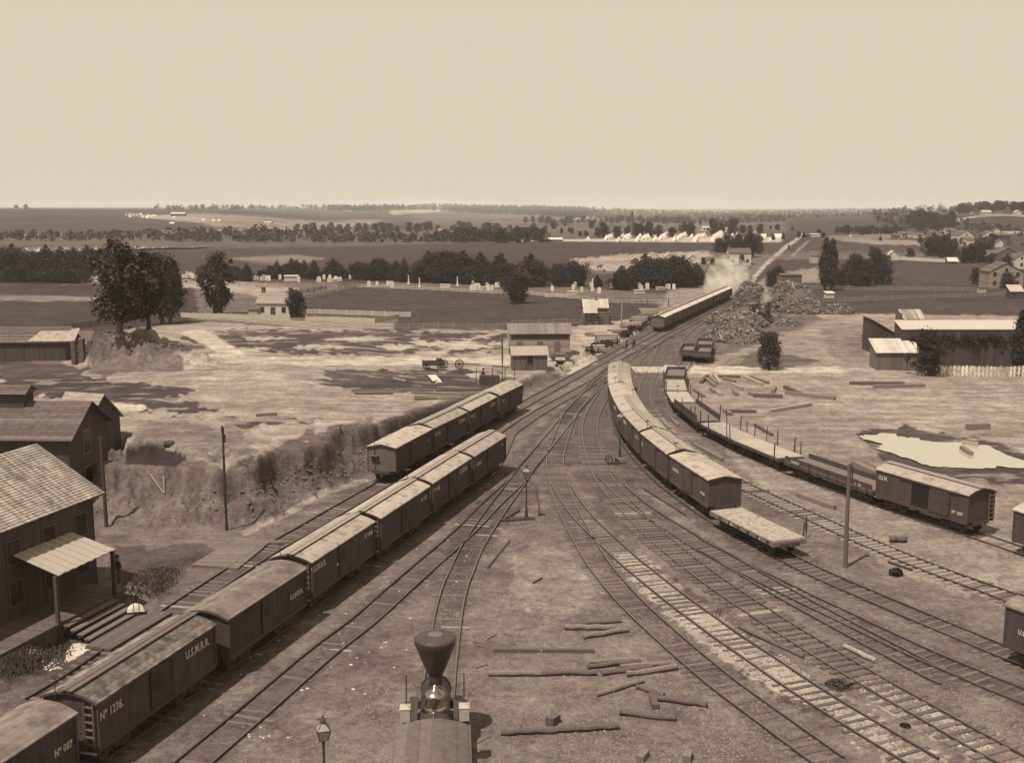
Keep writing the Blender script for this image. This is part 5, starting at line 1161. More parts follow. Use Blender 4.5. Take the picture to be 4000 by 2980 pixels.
trees(3, [(1400,580,410,'round',.9),(1470,580,400,'round',.9),(1540,590,390,'round',.8),(1590,600,420,'round',.8),(1690,640,500,'round',.8),(1760,640,470,'round',.8),(1830,630,450,'round',.8),(1900,600,440,'round',.8),(1960,490,390,'round',.8),(1920,640,560,'round'),(2070,690,570,'round'),(2075,860,715,'round',1.1),(2020,610,540,'round'),(1320,470,410,'round'),(1440,430,370,'round')], 'between the hillside houses', 'trees between the hillside houses')
trees(3, [(80,355,300,'round',1.2),(20,350,315,'round'),(210,355,325,'round'),(955,278,228,'round'),(265,420,365,'round'),(440,390,345,'round',1.2),(480,420,370,'round'),(310,420,365,'cedar'),(45,440,380,'cedar'),(130,435,375,'cedar'),(975,445,400,'cedar'),(180,520,480,'round',.6)], 'by the far railway', 'trees by the far railway')
trees(3, [(x, 380+rr0.uniform(-8,14), 318+rr0.uniform(-14,14), 'round', 1.1) for x in range(600, 1180, 42)], 'in the hill foot wood', 'hill foot wood', True)
trees(3, [(1200+x*30, 285+rr0.uniform(-25,30), 195+rr0.uniform(-18,25), 'round', 1.0) for x in range(14)] + [(1250,255,182,'round',1.2),(1290,260,185,'round',1.2),(1590,190,145,'round',1.1)], 'below the right hill crest', 'wood below the hill crest', True)
trees(3, [(1640+x*24, 172+rr0.uniform(-5,45)-x*1.0, 122+rr0.uniform(-14,24)-x*1.0, 'round', 1.1) for x in range(25)], 'along the right hill crest', 'trees of the hill crest', True)
trees(3, [(1260+x*26, 340+rr0.uniform(-20,20), 275+rr0.uniform(-15,15), 'round', 1.0) for x in range(14)], 'on the hill slope', 'trees of the hill slope', True)
# cottage trees and shrubs
p = at(r1(1, 95, 1098)); tree(p, 3.3, 'small', 'small thin-leaved tree before the white cottage front', None, .8)
p = at(r1(1, 350, 1105)); tree(p, 5.6, 'round', 'full leafy tree at the right corner of the white cottage', None, .9)
p = at(r2(3, 1380, 588)); tree(p, 6.4, 'round', 'dense dark tree over the picket fence beside the bright-roofed hut', None, .85)
p = at(r2(3, 0, 540)); tree(p, 5.4, 'round', 'dark bush tree in front of the firewood heaps', None, .75)
p = at(r2(3, 2160, 590)); tree(p, 9.0, 'poplar', 'dark creeper-like tree at the right end of the stable', None, .9)
p = at(r2(3, 860, 290)); tree(p, 2.2, 'round', 'low bush at the corner of the dark lean-to shed', None, 1.2)
def wood(name, label, poly_px, n, hpx, seed):
    rr = random.Random(seed); b = MB(); xs = [p[0] for p in poly_px]; ys = [p[1] for p in poly_px]; k = 0
    P = np.array([(rr.uniform(min(xs), max(xs)), rr.uniform(min(ys), max(ys))) for _ in range(n*6)]); ok = inpoly(P[:,0], P[:,1], poly_px)
    for x, y in P[ok][:n]:
        p = at((x, y)); h = hpx*rr.uniform(.6,1.3)*mpp(p)
        for q in range(26):
            a = rr.uniform(0, 6.28); z = rr.random(); r = h*.60*math.sin(PI*(.2+.75*z))*rr.uniform(.2,1); c = p+Vector((r*math.cos(a), r*math.sin(a), h*(.15+.85*z)))
            d = Vector((rr.gauss(0,1), rr.gauss(0,1), rr.gauss(0,1))).normalized(); e = d.orthogonal().normalized(); g = d.cross(e); s = h*.15
            b.add([c-e*s-g*s*.7, c-g*s*.9+e*s*.2, c+e*s, c+g*s+e*s*.2, c-e*s*.6+g*s*.8], [(0,1,2,3,4)])
    return tag(b.build(name, M_leaf), label, 'wood', None, 'stuff')
# lines of trees across the river flat and over the ridges
def farline(n, x0, x1, yb, hh, where, group, kind='round', wide=1.2):
    P = []
    for k in range(n):
        x = x0+(x1-x0)*(k+rr0.uniform(.1,.9))/n; y = (yb(x) if callable(yb) else yb)+rr0.uniform(-5,5); P.append((x, y, hh*rr0.uniform(.6,1.25)))
    P.sort()
    for i, (x, y, h) in enumerate(P):
        p = at((x, y)); m = mpp(p); tree(p, h*m, kind, 'dark tree %s' % where, group, wide*rr0.uniform(.8,1.2), True)
wood('tree_line', 'dark continuous tree line along the river flat', [(0,930),(640,922),(1100,905),(1500,925),(1960,935),(1960,950),(1000,950),(600,946),(0,942)], 420, 26, 7)
farline(30, 1700, 2120, 945, 50, 'in the loose grove right of the river flat', 'river flat grove')
farline(26, 1150, 2000, 905, 34, 'scattered on the far bank meadows', 'far meadow trees')
farline(14, 30, 640, 925, 26, 'on the far left river bank', 'left river bank trees')
wood('skyline_trees', 'small trees strung along the left skyline ridge', [(600,815),(1450,815),(1450,822),(600,822)], 130, 15, 8)
farline(2, 40, 110, 820, 24, 'standing alone on the left skyline', 'left skyline trees')
farline(30, 2050, 2700, 872, 26, 'dotted over the middle plain', 'middle plain trees')
# woods that read as one mass
wood('far_wood', 'dark wood covering the middle ridge below the skyline', [d_(*p) for p in [(700,456),(940,452),(1250,457),(1310,468),(1240,474),(1160,468),(1040,464),(930,456),(780,458)]], 1500, 17, 1)
wood('far_wood', 'hazy wood along the plain under the far skyline', [d_(*p) for p in [(1250,455),(1700,470),(1700,482),(1500,486),(1280,476)]], 900, 12, 2)
wood('far_wood', 'faint distant wood on the last ridge at the right', [d_(*p) for p in [(1500,462),(1950,455),(2000,462),(1760,474),(1500,472)]], 700, 9, 3)
wood('scrub', 'dark wood on the right hillside among the houses', [d_(*p) for p in [(1900,478),(2060,476),(2217,500),(2217,515),(2100,500),(1960,500)]], 200, 14, 5)
wood('scrub', 'dark trees massed on the lower right hillside', [d_(*p) for p in [(1930,500),(2060,505),(2217,528),(2217,556),(2120,548),(1960,530)]], 40, 22, 9)
wood('scrub', 'dark trees along the slope under the hill crest', [d_(*p) for p in [(1880,466),(1990,452),(2217,448),(2217,456),(2000,464),(1900,476)]], 110, 18, 10)
wood('brushwood', 'weedy bushes along the bank between log stacks and main line', [c2(-50,1010), c2(330,850), c2(640,690), c2(930,540), c2(940,600), c2(700,740), c2(430,880), c2(60,1060)], 150, 20, 6)
# ------------------------------------------------------------------ tents and graves
def tent_mesh(k):
    b = MB()
    if k == 'bell': b.lathe([(2.4,-.3),(2.4,.5),(1.3,2.2),(.22,3.8),(.05,4.0)], (0,0,0), 14); b.box(-.35,.35,-2.46,-2.2,0,1.4,1)
    else: b.prism([(-2.0,-.3),(-2.0,.7),(0,2.6),(2.0,.7),(2.0,-.3)][::-1], -1.8, 1.8)
    return b.mesh('tent', [M_canvas, mat('tent_door', .12, .2)])
TM = {k: tent_mesh(k) for k in ('bell', 'wall')}
def tent(px, hpx, kind, label, group):
    p = at(px); o = bpy.data.objects.new('tent', TM[kind]); COL.objects.link(o); o.location = p; s = hpx*mpp(p)/(4.0 if kind == 'bell' else 2.6); o.scale = (s,)*3; o.rotation_euler.z = random.uniform(-.4,.4)
    return tag(o, label, 'tent', group)
for (xa, ya, xb, yb_, n, h, w) in ((820,438,900,408,5,34,'first'),(925,452,960,415,2,32,'second'),(985,436,1050,405,5,36,'third'),(1090,450,1110,420,2,36,'fourth'),(1145,438,1210,405,5,34,'fifth'),(1245,448,1248,415,2,34,'sixth'),(1290,438,1345,405,5,36,'seventh'),(1408,448,1412,415,2,34,'eighth'),(1445,438,1500,405,5,36,'ninth'),(1550,428,1560,412,2,26,'tenth'),(1605,430,1665,410,4,34,'eleventh'),(1745,452,1810,405,6,46,'twelfth'),(1870,415,1950,400,3,24,'thirteenth')):
    for k in range(n):
        f = k/max(1, n-1); tent(r1(2, xa+(xb-xa)*f, ya+(yb_-ya)*f), h*.62*(1-.15*f), 'bell', 'white bell tent, %s back in the %s row of the camp from the left' % (ordw(k), w), 'bell tents of the camp')
for x, y, h, kd, lab in ((95,452,26,'wall','small ridge tent at the far left end of the camp'),(155,455,40,'bell','lone pointed tent beside the leftmost ridge tent'),(660,448,42,'bell','pointed tent alone on bare ground left of the camp rows'),(1590,456,56,'bell','large grey bell tent at the camp front below the flag'),(2180,420,34,'wall','white wall tent right of the dark tree mass')):
    tent(r1(2, x, y), h*.45, kd, lab, 'tents apart from the rows')
for x, y, h, kd, lab in ((20,450,34,'bell','bell tent at the near end of the far railway'),(85,430,46,'wall','tall wall tent between two cedars by the far railway'),(715,410,18,'bell','tiny pointed tent on the sandy road at the right')):
    tent(r1(3, x, y), h*.45, kd, lab, 'tents apart from the rows')
for j, (x, y) in enumerate(((1092,228),(1122,228),(1155,226),(1185,224),(1128,243),(1220,222),(1235,243),(1275,252),(1285,238),(1330,238),(1345,236),(1310,240),(1480,300),(1502,300),(1760,272),(1850,278),(1900,278),(1505,250))):
    tent(r1(0, x, y), 16*.45, 'bell' if j < 4 else 'wall', 'white tent of the small camp on the left hillside, %s from the left' % ordw(j), 'tents on the left hillside')
def stone_mesh(k):
    b = MB()
    if k == 'slab':
        q = [(-.35,-.2),(-.35,1.0)]+[(.35*math.cos(a), 1.0+.22*math.sin(a)) for a in np.linspace(PI, 0, 7)][1:-1]+[(.35,1.0),(.35,-.2)]
        n = len(q); b.add([(x,-.06,z) for x,z in q]+[(x,.06,z) for x,z in q], [tuple(range(n))[::-1], tuple(range(n,2*n))]+[(i,(i+1)%n,n+(i+1)%n,n+i) for i in range(n)])
    elif k == 'obelisk':
        b.box(-.6,.6,-.6,.6,-.2,.4); b.box(-.42,.42,-.42,.42,.4,.9); b.add([(-.3,-.3,.9),(.3,-.3,.9),(.3,.3,.9),(-.3,.3,.9),(-.17,-.17,3.2),(.17,-.17,3.2),(.17,.17,3.2),(-.17,.17,3.2),(0,0,3.55)], [(0,1,5,4),(1,2,6,5),(2,3,7,6),(3,0,4,7),(4,5,8),(5,6,8),(6,7,8),(7,4,8)])
    else: b.box(-.9,.9,-.45,.45,-.2,.5); b.box(-1.0,1.0,-.55,.55,.503,.62)
    return b.mesh('gravestone', M_stone)
SM = {k: stone_mesh(k) for k in ('slab','obelisk','tomb')}
GS = [(0,x,y) for x,y in ((680,795),(698,800),(765,790),(797,775),(805,803),(820,803),(714,810),(835,802),(1620,758),(1640,755),(1655,765),(1610,765),(1675,770),(1745,780),(1190,775),(2020,760),(2180,780),(2195,782),(2210,780),(1700,775))] + \
     [(1,x,y) for x,y in ((15,785),(45,790),(70,790),(95,790),(115,792),(208,780),(590,780),(630,805),(640,785),(655,803),(670,800),(710,797),(732,797),(535,805),(550,805),(545,790),(690,800),(750,760),(815,775),(845,770),(905,775),(930,775),(955,772),(980,848),(1050,838),(1140,830),(1165,840),(1180,850),(1300,780),(1310,800),(1295,795),(1880,835),(1865,875),(1885,875),(1900,868),(1915,860),(1930,868),(1955,865),(2000,850),(2012,880),(2045,870),(2080,850),(2100,848),(1905,740),(1895,735),(1640,850),(370,800),(440,770),(515,775))] + \
     [(2,x,y) for x,y in ((310,830),(330,832),(548,845),(605,890),(755,900),(685,845),(1100,835),(1122,815),(1152,815),(1105,860),(1120,885),(1105,900),(1165,860),(1175,865),(1160,845),(1180,825),(1285,870),(1340,860),(1360,862),(1403,865),(1630,825),(1655,825),(1640,830),(865,855),(350,880),(525,910),(1190,800),(2070-1540,870))]
GS.sort(key=lambda g: g[0]*2218+g[1])
for j, (i, x, y) in enumerate(GS):
    p = at(r1(i, x, y)); o = bpy.data.objects.new('gravestone', SM['slab' if j % 9 else 'tomb']); COL.objects.link(o); o.location = p; s = random.uniform(1.0,1.5); o.scale = (s,1,s); o.rotation_euler = (random.uniform(-.06,.06),random.uniform(-.05,.05),random.uniform(-.5,.5))
    tag(o, ('upright white gravestone slab' if j % 9 else 'low white box tomb')+' among the cemetery trees', 'gravestone', 'gravestones under the trees' if j % 9 else 'box tombs under the trees')
for i, x, y, lab in ((1,1745,838,'slender white obelisk standing clear in the open graveyard'),(2,697,880,'tallest white obelisk near the right graveyard fence'),(1,1322,825,'white obelisk in front of a bright wall among the trees'),(1,1417,850,'narrow white obelisk left of the dense cedar clump'),(2,865,857,'small white obelisk right of the tallest one')):
    p = at(r1(i, x, y)); o = bpy.data.objects.new('obelisk', SM['obelisk']); COL.objects.link(o); o.location = p; s = .85 if 'tall' in lab else .68; o.scale = (s,s,s*1.15); tag(o, lab, 'monument', 'graveyard obelisks')
# flagstaff
p = at(r1(2, 1612, 440)); b = MB(); b.tube([(0,0,-.5),(0,0,10.6)], [.09,.05], 8); t = tag(b.build('flagpole', M_fw, None, p), 'tall flagpole with a dark drooping flag rising from the tent camp', 'flagpole')
b = MB()
for k in range(5): b.add([(.06+k*.3,.1*math.sin(k*1.7),10.4-k*.4),(.36+k*.3,.1*math.sin(k*1.7+1.7),10.0-k*.4),(.36+k*.3,.1*math.sin(k*1.7+1.7),8.2-k*.25),(.06+k*.3,.1*math.sin(k*1.7),8.5-k*.25)], [(0,1,2,3)])
b.build('flag', mat('flag_cloth', .05, .3, 2), t)
b = MB(); p = at(r1(2, 1038, 420)); b.lathe([(.9,-.5),(.7,14),(.8,14.2),(.8,14.6)], (0,0,0), 12); tag(b.build('chimney_stack', M_brick, None, p), 'tall brick chimney stack among the camp tents', 'chimney')
# ------------------------------------------------------------------ poles and lamps
M_pole = mat('pole_wood', .11, .4, 4, .9, stretch=(6,6,.4)); M_polel = mat('pole_wood_pale', .26, .3, 4, .9, stretch=(6,6,.4)); M_poled = mat('pole_dark', .05, .35, 4, .9, stretch=(6,6,.4))
def pole(base, top, label, m, r=.14, cap=True, cat='pole', name='telegraph_pole', bracket=False, z=None):
    p = at(base) if z is None else Vector((*gp(base, z), z)); h = (base[1]-top)*mpp(p)*1.0; b = MB(); rr = random.Random(int(base[0]))
    b.tube([(0,0,-.6),(.02*h*.3*rr.uniform(-1,1),0,h*.5),(rr.uniform(-.05,.05),0,h)], [r*1.15,r,r*.82], 10); t = tag(b.build(name, m, None, p), label, cat, 'poles of the yard')
    if bracket:
        k = MB(); k.box(-.06,.06,-.3,.06,h*.975,h*.99); k.tube([(0,-.24,h*.95),(0,-.24,h*1.02)], .05, 6); k.tube([(.14,-.05,h*.86),(.14,-.05,h*.93)], .05, 6); k.bar((-.05,0,h*.84),(.2,-.05,h*.86),.05,.05); k.build('insulator', M_iron, t)
    return t
pole((886,2071), 1660, 'dark telegraph pole with a notched top, standing before the spoil bank', M_poled, .115, bracket=True)
pole((416,2057), 1700, 'plain dark pole at the corner of the depot roof', M_poled, .12)
pole((3302,2216), 1803, 'pale-topped telegraph pole between the right hand tracks', mat('pole_brown', .12, .4, 4, .9, stretch=(6,6,.4)), .13, bracket=True)
pole((1962,1487), 1302, 'thin pole behind the far end of the bank-side boxcars', M_pole, .12)
pole((2427,1304), 1174, 'pale pole beside the log stacks', M_polel, .14)
pole((2526,1231), 1168, 'shorter pole left of the departing train', M_pole, .13)
pole((2611,1199), 1163, 'farthest pole showing over the departing train', M_pole, .12)
pole((2866,1222), 1180, 'short dark stub post beside the tracks at the log heap', M_poled, .2, name='post', cat='post')
pole((3148,2100), 2014, 'square stake post right of the loaded flatcar deck', M_poled, .07, name='post', cat='post')
pole((1330,1686), 1666, 'small survey stake on top of the bank', M_poled, .06, name='post', cat='post')
M_lant = mat('lantern_glass', .34, .15, 6, .3)
def lamp(base, label, z=None, h=3.3, p=None):
    p = Vector(p) if p else at(base); t = empty('street_lamp', p, .3, label, 'street lamp', 'yard street lamps')
    b = MB(); b.lathe([(.16,-.3),(.16,.12),(.13,.2),(.12,.75),(.07,.85),(.06,1.0),(.05,h-.55),(.08,h-.5),(.04,h-.42)], (0,0,0), 12); b.build('lamp_post', M_iron, t)
    g = MB(); w0, w1 = .14, .25
    for i in range(4):
        a0, a1 = PI/4+i*PI/2, PI/4+(i+1)*PI/2
        g.add([(w0*1.41*math.cos(a0),w0*1.41*math.sin(a0),h-.40),(w0*1.41*math.cos(a1),w0*1.41*math.sin(a1),h-.40),(w1*1.41*math.cos(a1),w1*1.41*math.sin(a1),h+.02),(w1*1.41*math.cos(a0),w1*1.41*math.sin(a0),h+.02)], [(0,1,2,3)])
        g.add([(w1*1.41*math.cos(a0),w1*1.41*math.sin(a0),h+.03),(w1*1.41*math.cos(a1),w1*1.41*math.sin(a1),h+.03),(.08*math.cos(a1),.08*math.sin(a1),h+.30),(.08*math.cos(a0),.08*math.sin(a0),h+.30)], [(0,1,2,3)])
    lt = g.build('lantern', M_lant, t)
    f = MB()
    for i in range(4):
        a0, a1 = PI/4+i*PI/2, PI/4+(i+1)*PI/2; A = (w0*1.42*math.cos(a0),w0*1.42*math.sin(a0),h-.41); B = (w1*1.42*math.cos(a0),w1*1.42*math.sin(a0),h+.03); C_ = (w1*1.42*math.cos(a1),w1*1.42*math.sin(a1),h+.03)
        f.bar(A, B, .025, .025); f.bar(B, C_, .03, .03); f.bar(B, (.08*math.cos(a0),.08*math.sin(a0),h+.31), .022, .022)
    f.lathe([(.1,h+.29),(.12,h+.34),(.09,h+.42),(.03,h+.46),(.05,h+.52),(.01,h+.6)], (0,0,0), 10); f.bar((-.24,0,h+.44),(.24,0,h+.44),.025,.025); f.build('lantern_frame', M_iron, lt)
    return t
q = gp((1262,2850), 3.0); lamp(None, 'street lamp at the bottom edge, left of the locomotive', p=(q[0], q[1], tz(*q)), h=3.15)
lamp((2056,2030), 'street lamp in the middle of the yard over a dark plank frame', h=3.6)
lamp((2420,1784), 'street lamp in front of the curved boxcars with scrap at its foot', h=3.7)
p = at((2030,2025)); b = MB(); b.bar((-1.3,-.75,.06),(1.05,-.35,.06),.24,.16); b.bar((-1.3,-.7,.08),(-.05,1.9,.10),.2,.12); b.box(-.8,.9,-.3,.3,0,.07); tag(b.build('plank_triangle', M_poled, None, p), 'dark triangular frame of planks on the ground round the middle lamp', 'timber')
p = at((2396,1810)); b = MB(); b.wheel((-.4,.2,.35),(.3,1,.2),.38,.08,.08,6); b.wheel((.3,-.2,.3),(1,.4,.3),.3,.08,.08,6); b.box(-.6,.5,-.5,.0,0,.25); b.bar((.4,0,.1),(1.0,-.4,.15),.12,.1); tag(b.build('scrap_iron', M_iron, None, p), 'heap of scrap wheels and iron at the foot of the far lamp', 'scrap heap')
# ------------------------------------------------------------------ loose timber, logs, planks
def log(a, b_, r, label, m=None, group='loose logs and beams of the yard', square=False, name=None, seed=None, lift=0.0, fa=None):
    A = at(a); B = at(b_); rr = random.Random(hash((round(a[0]), round(b_[1]))) & 0xffff); o = (A+B)/2; k = MB(); A = A-o; B = B-o
    up = Vector((0,0,r+lift))
    if square: k.bar(A+up, B+up, r*2, r*1.9)
    else:
        n = 6; pts = []
        for j in range(n+1):
            q = A+(B-A)*j/n+up; q += Vector((rr.uniform(-.3,.3)*r, rr.uniform(-.3,.3)*r, rr.uniform(-.15,.15)*r)); pts.append(q)
        k.tube(pts, [r*rr.uniform(.85,1.1) for _ in pts], 9)
    ob = k.build(name or ('beam' if square else 'log'), m or M_log[rr.randrange(2)], None, o); return tag(ob, label, 'beam' if square else 'log', group)
NL = [((355,832),(655,812),.11,'upper of three cracked logs lying together in mid yard'),((310,856),(608,856),.16,'middle split log of the three in mid yard, pale on top'),((425,910),(690,868),.15,'lower right log of the three in mid yard, knob at its end'),
      ((465,1062),(765,1042),.12,'upper log of the five beside the track, leftmost pair'),((450,1088),(762,1056),.13,'second log of the five beside the track, leftmost pair'),((645,1088),(950,1064),.12,'upper right log of the five beside the track'),((540,1128),(835,1090),.13,'middle low log of the five beside the track'),((685,1134),(988,1092),.15,'nearest thick log of the five beside the track'),
      ((505,1254),(785,1170),.12,'log slanting up to the right with its end propped'),((745,1206),(905,1256),.12,'short log slanting down right from the propped one'),((835,1272),(1168,1318),.15,'log lying right over a short block'),((640,1362),(985,1402),.15,'lowest right log with a pale sawn end')]
for a, b_, r, lab in NL: log(r3(2,*a), r3(2,*b_), r, lab)
log(r3(2,-115,988), r3(2,165,990), .10, 'left half of the upper long beam line across the yard', square=True, m=M_log[0]); log(r3(2,180,990), r3(2,490,992), .10, 'right half of the upper long beam line across the yard', square=True, m=M_log[0])
log(r3(2,-145,1130), r3(2,168,1132), .14, 'left half of the second long log line across the yard'); log(r3(2,180,1128), r3(2,500,1126), .14, 'right half of the second long log line across the yard')
log(r3(2,-70,1486), r3(2,270,1472), .15, 'left half of the nearest log line', m=M_log[0]); log(r3(2,280,1468), r3(2,636,1446), .15, 'right half of the nearest log line', m=M_log[0])
log(r3(2,222,1432), r3(2,268,1402), .20, 'sawn block lying just above the nearest log line', square=True); log(r3(2,835,1262), r3(2,856,1336), .14, 'short block set crosswise under the right log', square=True); log(r3(2,765,1650), r3(2,803,1600), .14, 'broken post end at the bottom edge', square=True); log(r3(2,1042,1652), r3(2,1058,1610), .16, 'second broken post end at the bottom edge', square=True)
log(cr(2800,2100,310,1290), cr(2800,2530,1240,150), .09, 'thin curved pole lying between the white ballast and the next track', m=M_log[0]); log(cr(2800,2530,1830,0), cr(3400,2530,90,230), .14, 'old barked log between two tracks at the lower right', m=M_log[2])
for a, b_, lab in (((395,190),(165,490),'left of two loose rails lying on the gravel by the locomotive track'),((535,440),(490,550),'short loose rail right of its longer neighbour')): log(r3(1,1385+a[0]-265,a[1]+140), r3(1,1385+b_[0]-165,b_[1]), .05, lab, m=M_rail, square=True)
log(cr(1800,1800,1078,380), cr(1800,1800,1135,780), .06, 'loose rail standing up from the middle lamp frame', m=M_rail, square=True)
log(cr(2300,1800,795,415), cr(2300,1800,1390,790), .06, 'long loose rail on sand beside the curved boxcars', m=M_rail, square=True)
log(r2(2,1560,1190), r2(2,1810,1325), .16, 'long squared beam on the ground between curved boxcars and outer row', m=M_log[1], square=True)
RT = [(2,(1625,658),(1675,602),.2),(2,(1675,628),(1745,690),.2),(2,(1735,585),(1790,668),.2),(2,(1690,600),(1760,668),.2),(2,(1765,604),(1965,609),.18),(2,(1820,622),(1920,652),.2),(2,(2000,615),(2150,678),.22),(2,(2060,612),(2203,662),.2),(2,(1860,906),(2100,909),.17),(2,(1825,902),(1885,937),.2),(2,(1970,948),(2170,951),.16),(2,(1565,718),(1650,776),.18),(2,(2090,1022),(2240,1110),.15),(2,(1370,972),(1430,1032),.16),(2,(1890,672),(1980,712),.2),(2,(2040,748),(2100,772),.16),(2,(2075,774),(2330,782),.22),(2,(1710,712),(1745,742),.2),(2,(1750,735),(1800,765),.2),(2,(1905,722),(1935,765),.2),
      (3,(700,664),(1170,668),.2),(3,(905,694),(1350,686),.2),(3,(10,910),(370,848),.19),(3,(150,750),(575,800),.22),(3,(145,702),(270,758),.24),(3,(1710,1052),(1900,1046),.3),(3,(300,1132),(960,1248),.07),(3,(745,1375),(930,1465),.3),(3,(800,1375),(940,1450),.3),(3,(40,740),(60,700),.2),(3,(160,268),(640,285),.1),(3,(690,320),(800,325),.12)]
for j, (i, a, b_, r) in enumerate(RT):
    log(r2(i,*a), r2(i,*b_), r, 'squared timber strewn on the pale ground right of the outer row, %s from the left' % ordw(sorted(range(len(RT)), key=lambda q: RT[q][0]*2203+RT[q][1][0]).index(j)), m=M_log[(0,1,2,1)[j % 4]], group='timbers strewn right of the outer row', square=True)
log(r2(3,1668,1185), r2(3,1808,1200), .2, 'pale squared block lying in the far edge of the pond', m=M_log[2], square=True); log(r2(3,1665,1225), r2(3,1750,1280), .2, 'dark squared block slanting in the pond water', m=M_log[1], square=True)
log(r3(3,725,330), r3(3,835,335), .24, 'short mossy log beyond the pale-sleeper track', m=M_log[0]); log(r3(3,175,60), r3(3,400,138), .17, 'flat beam lying left of the telegraph pole track', m=M_log[1], square=True); log(r3(3,720,456), r3(3,860,505), .07, 'thin iron bar beside the pale-sleeper track', m=M_rail, square=True)
PLK = [((820,730),(1260,730)),((830,742),(1230,738)),((850,750),(1180,748)),((1340,745),(1850,772)),((1365,770),(1760,775)),((1365,782),(1560,795)),((1365,803),(1800,802)),((1440,795),(1790,790)),((1530,700),(1930,708)),((1560,710),(1920,714)),((1525,742),(1900,742)),((1540,725),(1905,722)),((1200,722),(1530,726)),((1300,590),(1830,600)),((1280,578),(1800,590)),((1750,640),(1970,652)),((1180,615),(1290,640)),((1510,655),(1600,630)),((0,942),(178,930)),((1970,528),(2203,545)),((2030,512),(2180,525)),((2080,560),(2110,575))]
for j, (a, b_) in enumerate(PLK):
    log(r2(1,*a), r2(1,*b_), .09+.05*(j % 3 == 0), 'sawn plank lying on the clay terrace above the bank, %s in the scatter' % ordw(j), m=M_log[(1,2,0)[j % 3]], group='planks on the clay terrace', square=True)
q = [at(r2(1,1512,604)), at(r2(1,1568,650))]; b = MB(); b.bar(q[0]-q[0]+Vector((0,0,.3)), q[1]-q[0]+Vector((0,0,.05)), 1.0, .06); tag(b.build('board', M_white, None, q[0]), 'bright white board lying on dark turf near the wagons', 'board')
# stacked logs beside the main line
n = 0
for cx, cy, L_, rows, wv in ((70,1000,3.4,3,'nearest'),(240,870,3.6,4,'second'),(430,760,4.0,3,'third'),(600,690,3.6,4,'fourth'),(730,620,3.4,5,'fifth'),(850,540,3.4,6,'sixth'),(100,780,3.6,2,'bushy left')):
    p = at(c2(cx, cy)); 
    for rw in range(rows):
        for k in range(3-(rw > 3)):
            b = MB(); r = random.uniform(.14,.22); l2 = L_/2*random.uniform(.85,1.1); b.tube([(-l2,0,0),(0,random.uniform(-.05,.05),.02),(l2,0,0)], [r,r*.96,r*.9], 9)
            o = b.build('log', M_log[random.choice((1,2,2))], None, p+Vector((random.uniform(-.25,.25), -.5+k*.5+rw*.12, .16+rw*.34))); o.rotation_euler.z = random.uniform(-.12,.12)
            tag(o, 'pale log in the %s stack beside the main line, %s layer from the ground' % (wv, ordw(rw)), 'log', 'stacked logs by the main line'); n += 1
# firewood heaps: nobody could count the billets
def heap(label, pts, hs, n, seed):
    rr = random.Random(seed); b = MB(); C_ = [at(p) for p in pts]; o = C_[0]
    for _ in range(n):
        k = rr.randrange(len(C_)); c = C_[k]; R_, H_ = hs[k]; a = rr.uniform(0, 6.28); q = math.sqrt(rr.random()); x, y = q*R_*math.cos(a), q*R_*.8*math.sin(a); z = H_*(1-q**2.2)*rr.uniform(.9,1.04)
        d = Vector((rr.gauss(0,1), rr.gauss(0,.5), rr.gauss(0,.28))).normalized()*rr.uniform(.5,.85); p = c-o+Vector((x,y,z+.06)); w = rr.uniform(.09,.2)
        b.bar(p-d, p+d, w, w*.8, rr.choice((0,0,0,1,1,2,2)), up=(rr.gauss(0,.3),rr.gauss(0,.3),1))
    for c, (R_, H_) in zip(C_, hs):                      # packed core
        b.lathe([(R_*.86,-.2),(R_*.80,H_*.28),(R_*.62,H_*.62),(R_*.36,H_*.86),(.1,H_*.93)], c-o, 18, 0)
    ob = b.build('firewood_heap', [M_log[0], M_log[1], mat('split_wood', .38, .3, 6, .9)], None, o); return tag(ob, label, 'firewood', None, 'stuff')
heap('great round heap of split firewood at the right of the steaming engine', [r1(3,140,1050), r1(3,235,1060), r1(3,320,1072)], [(5.2,6.2),(5.4,5.9),(4.0,3.0)], 3400, 1)
heap('long high firewood pile with a straight end beside the railway', [cr(2600,900,1200,1080), cr(2600,900,1270,1000), cr(2600,900,1190,960)], [(2.6,3.4),(3.0,3.8),(3.2,3.8)], 1900, 2)
heap('sprawling heap of thin cordwood along the siding', [cr(2600,900,900,1330), cr(2600,900,1000,1450), cr(2600,900,1150,1380), cr(2600,900,860,1560), cr(2600,900,1080,1600)], [(4.2,2.6),(4.4,2.4),(4.0,2.6),(3.6,2.0),(4.2,1.9)], 2600, 3)
heap('low spill of firewood in front of the engine', [cr(2600,900,1620,1330), cr(2600,900,1740,1360)], [(2.6,1.2),(2.4,.8)], 420, 4)
heap('small brushy wood heap on the path right of the firewood', [r1(3,600,1075)], [(3.4,1.8)], 380, 5)
# short ladder-like piece of track in the grass
p = at(r2(2,1895,470)); b = MB()
for s in (-.75,.75): b.bar((s-1.0,-3.2,.2),(s+1.2,3.4,.2),.09,.1)
for k in range(9): y = -3.2+k*.8; x = -1.0+2.2*(y+3.2)/6.6; b.bar((x-1.4,y,.08),(x+1.4,y,.08),.2,.14)
tag(b.build('track_panel', M_log[2], None, p), 'short loose panel of track like a ladder beside the cordwood heap', 'track panel')
